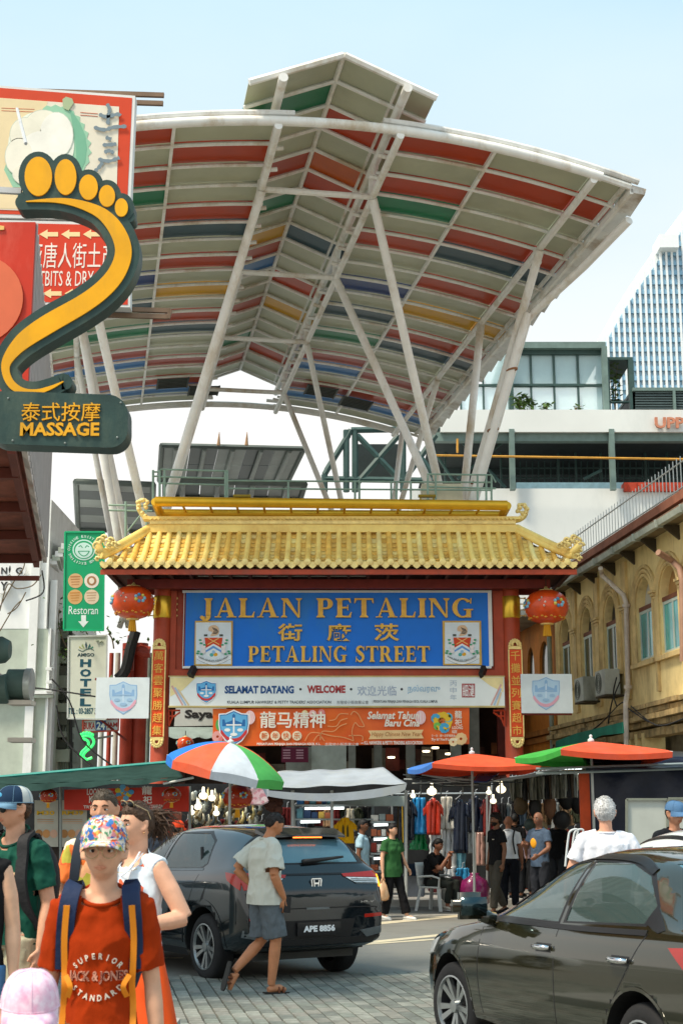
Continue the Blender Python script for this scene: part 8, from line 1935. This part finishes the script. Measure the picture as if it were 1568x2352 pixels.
SHN={(1852,0):'top lit shelf of the centre stall',(1884,0):'second centre shelf behind the car',(1925,0):'third centre shelf behind the car',(1968,0):'lowest centre shelf behind the car',(1890,1):'upper shelf left of the woman in green',(1925,1):'second shelf left of the woman in green',(1962,1):'third shelf left of the woman in green',(2003,1):'lowest shelf left of the woman in green'}
CNM=['cream','terracotta','blue','dark red','yellow','grey','navy','teal','ivory','rust']
cr=['c8c4b8','b86848','3870a8','8c3428','d8b050','98a4a4','2c4468','5c8c98','e8e4dc','a85c3c']
n_=0
for x0,x1,ys in((682,762,(1852,1884,1925,1968)),(852,904,(1890,1925,1962,2003))):
 for y in ys:
  x=x0;ki=1
  while x<x1-8:
   w_=random.uniform(9,18);h_=random.uniform(9,22);a,b=P(x,y,27.1),P(min(x+w_,x1),y-h_,27.1);ci=random.randrange(10);o=MB(paint(cr[ci],.6,var=.25)).box(a.x,b.x-.01,27.05,27.35,a.z+.035,b.z+.035).build('goods_box',None,None);n_+=1
   tag(o,'%s box, %s along the %s'%(CNM[ci],['first','second','third','fourth','fifth','sixth','seventh','eighth','ninth','tenth'][ki-1],SHN[y,x0>850]),'box','boxes of goods on the centre shelf');ki+=1;x+=w_+1
def garment(name,label,cx,y0,y1,w_,Y,m,kind='tee',group='clothes hanging on the rails',seed=0,plastic=False):
 t=E(name,label,'garment',P(cx,y0,Y),group);a,b=P(cx,y0,Y),P(cx,y1,Y);H_=a.z-b.z;W=w_/2*Y/FPX
 def off(s,u):return V((0,.03*math.sin(6*s+seed)*u+.015*math.sin(17*s+2*u+seed*2),0))
 if kind=='tee':
  MB(m).grid(lambda s,u:a+V(((2*s-1)*W*(.62 if u>.12 else .35+2.2*u),0,-H_*u-.13*H_*abs(2*s-1)*max(0,1-u/.3)))+off(s,u),12,12).build('body',None,t,smooth=True,solid=.03)
  for q in(-1,1):MB(m).grid(lambda s,u:a+V((q*W*(.50+.46*s),0,-.07-.20*H_*s*1.0-.26*H_*u*(1-.25*s)))+off(s,u),4,5).build('sleeve',None,t,smooth=True,solid=.03)
 elif kind=='pants':
  for q in(-1,1):MB(m).grid(lambda s,u:a+V((q*W*(.02+.5*s),0,-H_*u))+off(s,u),5,10).build('leg',None,t,smooth=True,solid=.03)
 else:MB(m).grid(lambda s,u:a+V(((2*s-1)*W*(.6+.25*u+.06*math.sin(u*20)),0,-H_*u))+off(s,u)*1.6,14,16).build('cloth',None,t,smooth=True,solid=.03)
 tube_obj('hanger',[a+V((-W*.4,.0,-.05)),a+V((0,0,.02)),a+V((0,0,.09)),a+V((.03,0,.11))],.008,M('hanger_wire',C('a0a4a8'),.4),t,4);return t
pls=lambda h_:M('wrapped_'+h_,C(h_),.25,var=.15,coat=.4,bump=.5,bscale=6)
rk=E('clothes_rail','steel clothes rail frame carrying the bright shirts in front of the gate','rail',P(1000,2070,26))
for a,b in(((898,1824),(1130,1822)),((900,1822),(900,2075)),((1118,1822),(1118,2075)),((1130,1790),(1118,1960))):tube_obj('rail_tube',[P(*a,28.2),P(*b,28.2)],.02,paint('a8acac',.35,metal=.5),rk,6)
tube_obj('white_post',[P(1089,1912,27.9),P(1090,2060,27.9)],.03,paint('d4d4cc',.5),rk,8)
GL_=[(918,1826,1942,52,'14161c','tee','black football shirt with yellow stripe at the left end of the rail'),(936,1830,1930,40,'1c2838','tee','dark multicolour shirt behind the black football shirt'),(962,1832,1916,46,'2c90cc','drape','bright blue wrapped shirt'),(962,1914,1952,46,'18884c','drape','green wrapped shirt below the bright blue one'),(995,1832,1918,46,'b83420','tee','red wrapped shirt with white print'),(998,1916,1985,36,'d8dcdc','drape','white trousers below the red shirt'),(1025,1830,1905,40,'c4c0b4','drape','cream gown top beside the red shirt'),(1028,1900,1995,42,'d8d8d4','drape','layered white gown, middle of the rail'),(1032,1990,2040,34,'c8ccd0','drape','lowest white gown hem'),(1056,1830,1960,52,'1c2434','tee','long navy wrapped shirt'),(1092,1826,1912,50,'161e30','tee','dark navy shirt behind the parasol pole'),(1055,1955,1995,44,'78b4c8','pants','pale blue shorts below the navy shirt'),(1062,1994,2028,44,'3088b8','drape','sky blue cloth at the foot of the rail'),(1122,1828,1920,40,'782c28','tee','maroon shirt at the right end of the rail'),(1098,1912,1988,34,'b48c80','drape','pink floral cloth under the navy shirt'),(1078,1912,1960,26,'b8bcb8','drape','pale grey cloth beside the white post')]
for i,(cx,y0,y1,w_,col,kd,lab)in enumerate(GL_):garment('hanging_garment',lab,cx,y0,y1,w_*1.0,28.2+.08*(i%4),pls(col)if kd!='pants' else cloth(col),kd,seed=i)
MB(paint('e0b428',.6)).bar(P(923,1842,28.1),P(925,1935,28.1),.035,.01).build('yellow_stripe',None,[o for o in COL.objects if o.name=='hanging_garment'][0])
ys_=garment('yellow_shirt','yellow T-shirt with dark tower print hanging in the centre stall',793,1876,1937,54,26.6,M('cloth_yellow',C('e8b010'),.8,var=.06),'tee')
mb=MB(paint('584c18',.7))
for q in(-1,1):flat(mb,[(793+q*5-3,1922),(793+q*5-2,1900),(793+q*5,1893),(793+q*5+2,1900),(793+q*5+3,1922)],26.6,.003,.055)
mb.build('tower_print',None,ys_)
tube_obj('trouser_rail',[P(1170,1786,27),P(1300,1772,26)],.02,paint('a8acac',.35),rk,6)
for i in range(18):
 x=1176+8.4*i;c_=('8c8c80','6c6c60','a8a89c','3c3c3c','54483c','b4b4a8')[i%6]
 garment('hanging_trousers',('pair of %s trousers, number %d'%(c_,i))and['leftmost grey','second grey','third pale','fourth black','fifth brown','sixth cream','seventh grey','eighth olive','ninth pale','tenth black','eleventh brown','twelfth cream','thirteenth grey','fourteenth olive','fifteenth pale','sixteenth black','seventeenth brown','rightmost cream'][i]+' pair of trousers on the right stall rail',x,1789-.8*i,1840-.5*i,15,27.5-.05*i,cloth(c_),'pants','trousers on the right stall rail',i)
for i,(x,y0,y1,w_,c_)in enumerate(((1195,1828,1872,34,'54442c'),(1228,1830,1880,30,'2c2c2c'),(1262,1822,1880,30,'6c4c38'),(1300,1790,1860,44,'121214'),(1325,1785,1870,40,'101012'),(1290,1862,1905,40,'1c1c1e'),(1240,1885,1915,34,'8c7c60'),(1215,1880,1910,26,'3c4844'))):
 o=MB(M('bag_'+c_,C(c_),.6,var=.2,bump=.4,bscale=8)).sphere(P(x,(y0+y1)/2,27.4),1,12,8,(w_/2/123,.14,(y1-y0)/2/123)).tube([P(x-6,y0+8,27.4),P(x,y0-10,27.4),P(x+6,y0+8,27.4)],.012,5).build('hanging_bag',None,None,smooth=True)
 tag(o,['brown bag under the leftmost trousers','dark bag in the middle of the right stall','tan brown bag right of the middle','big black bag near the orange post','largest black bag beside the orange post','low black bag above the slate blue man','small khaki bag behind the slate blue man','small grey green bag behind the bald man'][i],'bag','bags hanging in the right stall')
sheet('grey_sheet_awning','thin pale sheet awning sloping over the right stall','awning',bil([P(1100,1800,27.5),P(1310,1766,28),P(1322,1757,26),P(1118,1796,25.6)],.05,.01),20,6,wt_)
sheet('blue_sheet','small blue plastic sheet hanging under the orange parasol','sheet',bil([P(1096,1778,26),P(1146,1776,26),P(1118,1797,25.6),P(1084,1797,25.6)],.02),6,4,pls('2c64a8'))
GN=['black','charcoal','dark olive','brown','slate','cream','maroon','navy','grey','tan'];GC=['141416','2c2c2e','34382a','54402c','3c4854','b8b09c','5c2020','1c2844','7c8080','94785c']
OR=['first','second','third','fourth','fifth','sixth','seventh','eighth','ninth','tenth','eleventh','twelfth','thirteenth','fourteenth','fifteenth','sixteenth']
for nm9,xs,yy9,n9,hh9,Y9,sc9 in(('inner right stall upper row',1136,1846,13,52,28.9,15.5),('inner right stall lower row',1132,1905,12,62,29.3,17),('row under the glossy lantern',432,1884,12,58,28.0,17),('row behind the centre shelf',642,1856,12,48,28.6,18)):
 for i in range(n9):
  q9=random.randrange(10);garment('stall_garment','%s garment, %s from the left in the %s'%(GN[q9],OR[i],nm9),xs+sc9*i,yy9+random.uniform(-3,3),yy9+hh9+random.uniform(-8,10),sc9*1.5,Y9+.06*(i%3),cloth(GC[q9]),('tee','drape')[i%2],'garments in the inner stall rows',i)
wi=E('stall_cables','tangle of pale cables strung over the clothes rails','cable',P(1000,1800,26))
for k in range(12):
 xa,ya,xb,yb_=925+random.uniform(-8,60),random.uniform(1778,1812),1130+random.uniform(-60,90),random.uniform(1776,1812);tube_obj('wire',spl([P(xa,ya,25.8),P((xa+xb)/2,(ya+yb_)/2+random.uniform(2,10),25.8),P(xb,yb_,26)],6),.01,paint(('b4b8b4','3c4040')[k%2],.5),wi,4)
for x in(966,1012,1062,1148):tube_obj('drop_wire',[P(x,1785,25.9),P(x,1826,25.9)],.012,paint('787c78',.5),wi,4)
tk=['b8b4a0','8c7c58','50585c','c8c8b8','786848','9ca4a0','d0b878','404848']
tm=MB()
for i in range(110):
 c=P(random.uniform(432,600),random.uniform(1822,1888),27+random.uniform(-.4,.4));tm.m=M('trinket_%d'%(i%8),C(tk[i%8]),.35,metal=.3,var=.3,scale=20)
 if i%2:tm.lathe([(.0001,-.09),(.05,-.05),(.03,0),(.05,.05),(.0001,.09)],c,7)
 else:tm.tube([c+V((0,0,.12)),c+V((.02,0,0)),c+V((-.03,0,-.1))],[.01,.03,.045],6)
tag(tm.build('hanging_trinkets',None,None,smooth=True,kind='stuff'),'mass of small metal and shell trinkets hanging in the lamp lit stall','trinkets')
pb2=E('pink_gift_bag','pink patterned plastic bag hanging beside the glossy red lantern','bag',P(592,1850,24.6));MB(pattern('pink_bag','d8b8c0',['c88c98','e0ccd0','b89ca0'],20,.3)).prism([P(x,y,24.6)for x,y in((572,1812),(602,1810),(618,1842),(600,1850),(565,1848))],(0,.12,0)).build('bag_film',None,pb2,bevel=.02)
tube_obj('bag_handle',[P(580,1812,24.6),P(586,1795,24.6),P(594,1812,24.6)],.012,paint('d8ccd0',.4),pb2,5)
plh=MB(M('plush_brown',C('4c2c20'),.9,var=.3,bump=.6))
for i in range(26):plh.sphere(P(628+random.gauss(0,7),1834+random.gauss(0,12),25.6),random.uniform(.05,.09),8,6)
tag(plh.build('plush_toys',None,None,smooth=True),'cluster of brown plush toys hanging left of the centre shelf','toy')
sheet('navy_tarp','large dark navy tarpaulin hanging at the right behind the white haired man','tarpaulin',bil([P(1345,1745,22.8),P(1700,1740,22.8),P(1700,1990,22.8),P(1345,1990,22.8)],0,.05,14),50,20,M('tarp_navy',C('141c30'),.3,var=.3,scale=2,bump=.8,bscale=3))
sheet('navy_tarp','dark tarpaulin roof strip above the navy tarpaulin at the right','tarpaulin',bil([P(1335,1735,23.6),P(1700,1722,23.6),P(1700,1762,22),P(1345,1768,22)],.06,.02),30,6,M('tarp_navy_roof',C('2c3844'),.3,var=.2,bump=.4,bscale=3))
for y in(1760,1771):tag(tube_obj('tent_pole',[P(1230,y+6,22.2),P(1700,y-10,22.2)],.02,paint('8c9898',.4)),['upper','lower'][y>1765]+' horizontal tent pole across the navy tarpaulin','pole')
block('orange_post','weathered orange red square post at the left edge of the navy tarpaulin',1340,1775,1352,2080,22.5,.1,M('post_orange',C('b84418'),.6,var=.2),'post',.005)
wbd=E('whiteboard','pale board with grey frame leaning behind the man in the denim cap','board',P(1500,1950,19));MB(paint('b4b8b0',.5,var=.06)).prism([P(x,y,19)for x,y in rect(1440,1838,1530,1950)],(0,.03,0)).build('panel',None,wbd);MB(paint('b4b8b0',.5,var=.06)).prism([P(x,y,19)for x,y in rect(1534,1836,1700,1950)],(0,.03,0)).build('panel',None,wbd)
for a,b in(((1438,1836),(1531,1836)),((1438,1836),(1438,1950)),((1532,1835),(1532,1950)),((1534,1834),(1700,1834))):MB(paint('7c8074',.5)).bar(P(*a,18.98),P(*b,18.98),.03).build('frame',None,wbd)
tr_=E('folding_trolley','folded white tube trolley frame left of the white haired man','trolley',P(1310,2000,18))
for dx in(0,12):tube_obj('tube_frame',spl([P(x+dx,y,18)for x,y in((1297,1990),(1304,1925),(1310,1908),(1326,1906),(1322,1925))],4),.014,paint('d0d4d4',.35),tr_,6)
pbg=E('purple_sack','shiny purple stuffed bag standing on the kerb beside the black shirted man','bag',P(1090,2078,26.8));c=P(1090,2045,26.8);c.z=.40
MB(M('bag_purple',C('84245c'),.25,var=.25,scale=8,bump=.8,bscale=9,coat=.4)).loft([[c+V((.26*q*math.cos(a)*(1+.08*math.sin(5*a)),.18*q*math.sin(a),z))for a in[2*PI*i/20 for i in range(20)]]for z,q in((-.28,.85),(-.25,1),(.0,1.02),(.14,.85),(.20,.45),(.24,.3),(.27,.36))]).build('bag_film',None,pbg,smooth=True)
tag(MB(M('bag_dark_maroon',C('3c1424'),.5,var=.2)).box(c.x-.42,c.x-.2,26.9,27.2,.12,.6).build('suitcase',None,None,bevel=.03),'dark maroon suitcase left of the purple bag','suitcase')
chr_=E('plastic_chair','white plastic armchair under the sitting security man','chair',(0,0,0));cm=M('plastic_white',C('c8ccc8'),.4,var=.06)
MB(cm).box(-.23,.23,-.22,.22,.40,.43).build('seat',None,chr_,bevel=.012)
for x in(-1,1):
 for y in(-1,1):MB(cm).bar((x*.20,y*.19,.41),(x*.25,y*.26,0),.05,.05).build('leg',None,chr_)
 tube_obj('armrest',[(x*.25,.22,.60),(x*.27,-.1,.62),(x*.25,-.24,.58),(x*.22,-.21,.42)],.02,cm,chr_,6)
MB(cm).grid(lambda s,t:V(((s-.5)*.46*(1-.15*t),.22+.08*t-.04*math.sin(PI*s),.43+.42*t)),8,6).build('backrest',None,chr_,smooth=True,solid=.015)
chr_.location=P(992,2000,27.0);chr_.location.z=0;chr_.location.x+=.05;chr_.rotation_euler.z=R(55)
for i,(x0,y0,x1,y1,Y,c_,lab)in enumerate(((925,2008,975,2060,27.6,'b4b8c0','pale box under the rail behind the woman in green'),(985,2030,1010,2050,27.5,'b85c58','red checked parcel below the plastic chair'),(1015,2040,1060,2068,27.6,'8c908c','grey crate left of the purple bag'),(930,1985,965,2012,27.3,'142c44','dark blue backpack on the pale box'),(640,2040,760,2075,27.6,'5c5448','brown crate below the centre shelf'))):block('goods_crate' if i!=3 else 'backpack',lab,x0,y0,x1,y1,Y,.35,paint(c_,.6,var=.25),'crate' if i!=3 else 'backpack',.02)
cabs=E('street_cables','black cables strung from the left building to the gate','cable',P(150,1550,32))
for pts in(((0,1575),(100,1582),(220,1600)),((120,1560),(160,1610),(190,1700),(260,1760)),((60,1380),(100,1360),(97,1310)),((130,1620),(150,1700),(230,1775)),((230,1780),(330,1790),(420,1740))):tube_obj('wire',spl([P(x,y,33)for x,y in pts],5),.018,M('cable_black',(.03,.03,.03),.7),cabs,4)
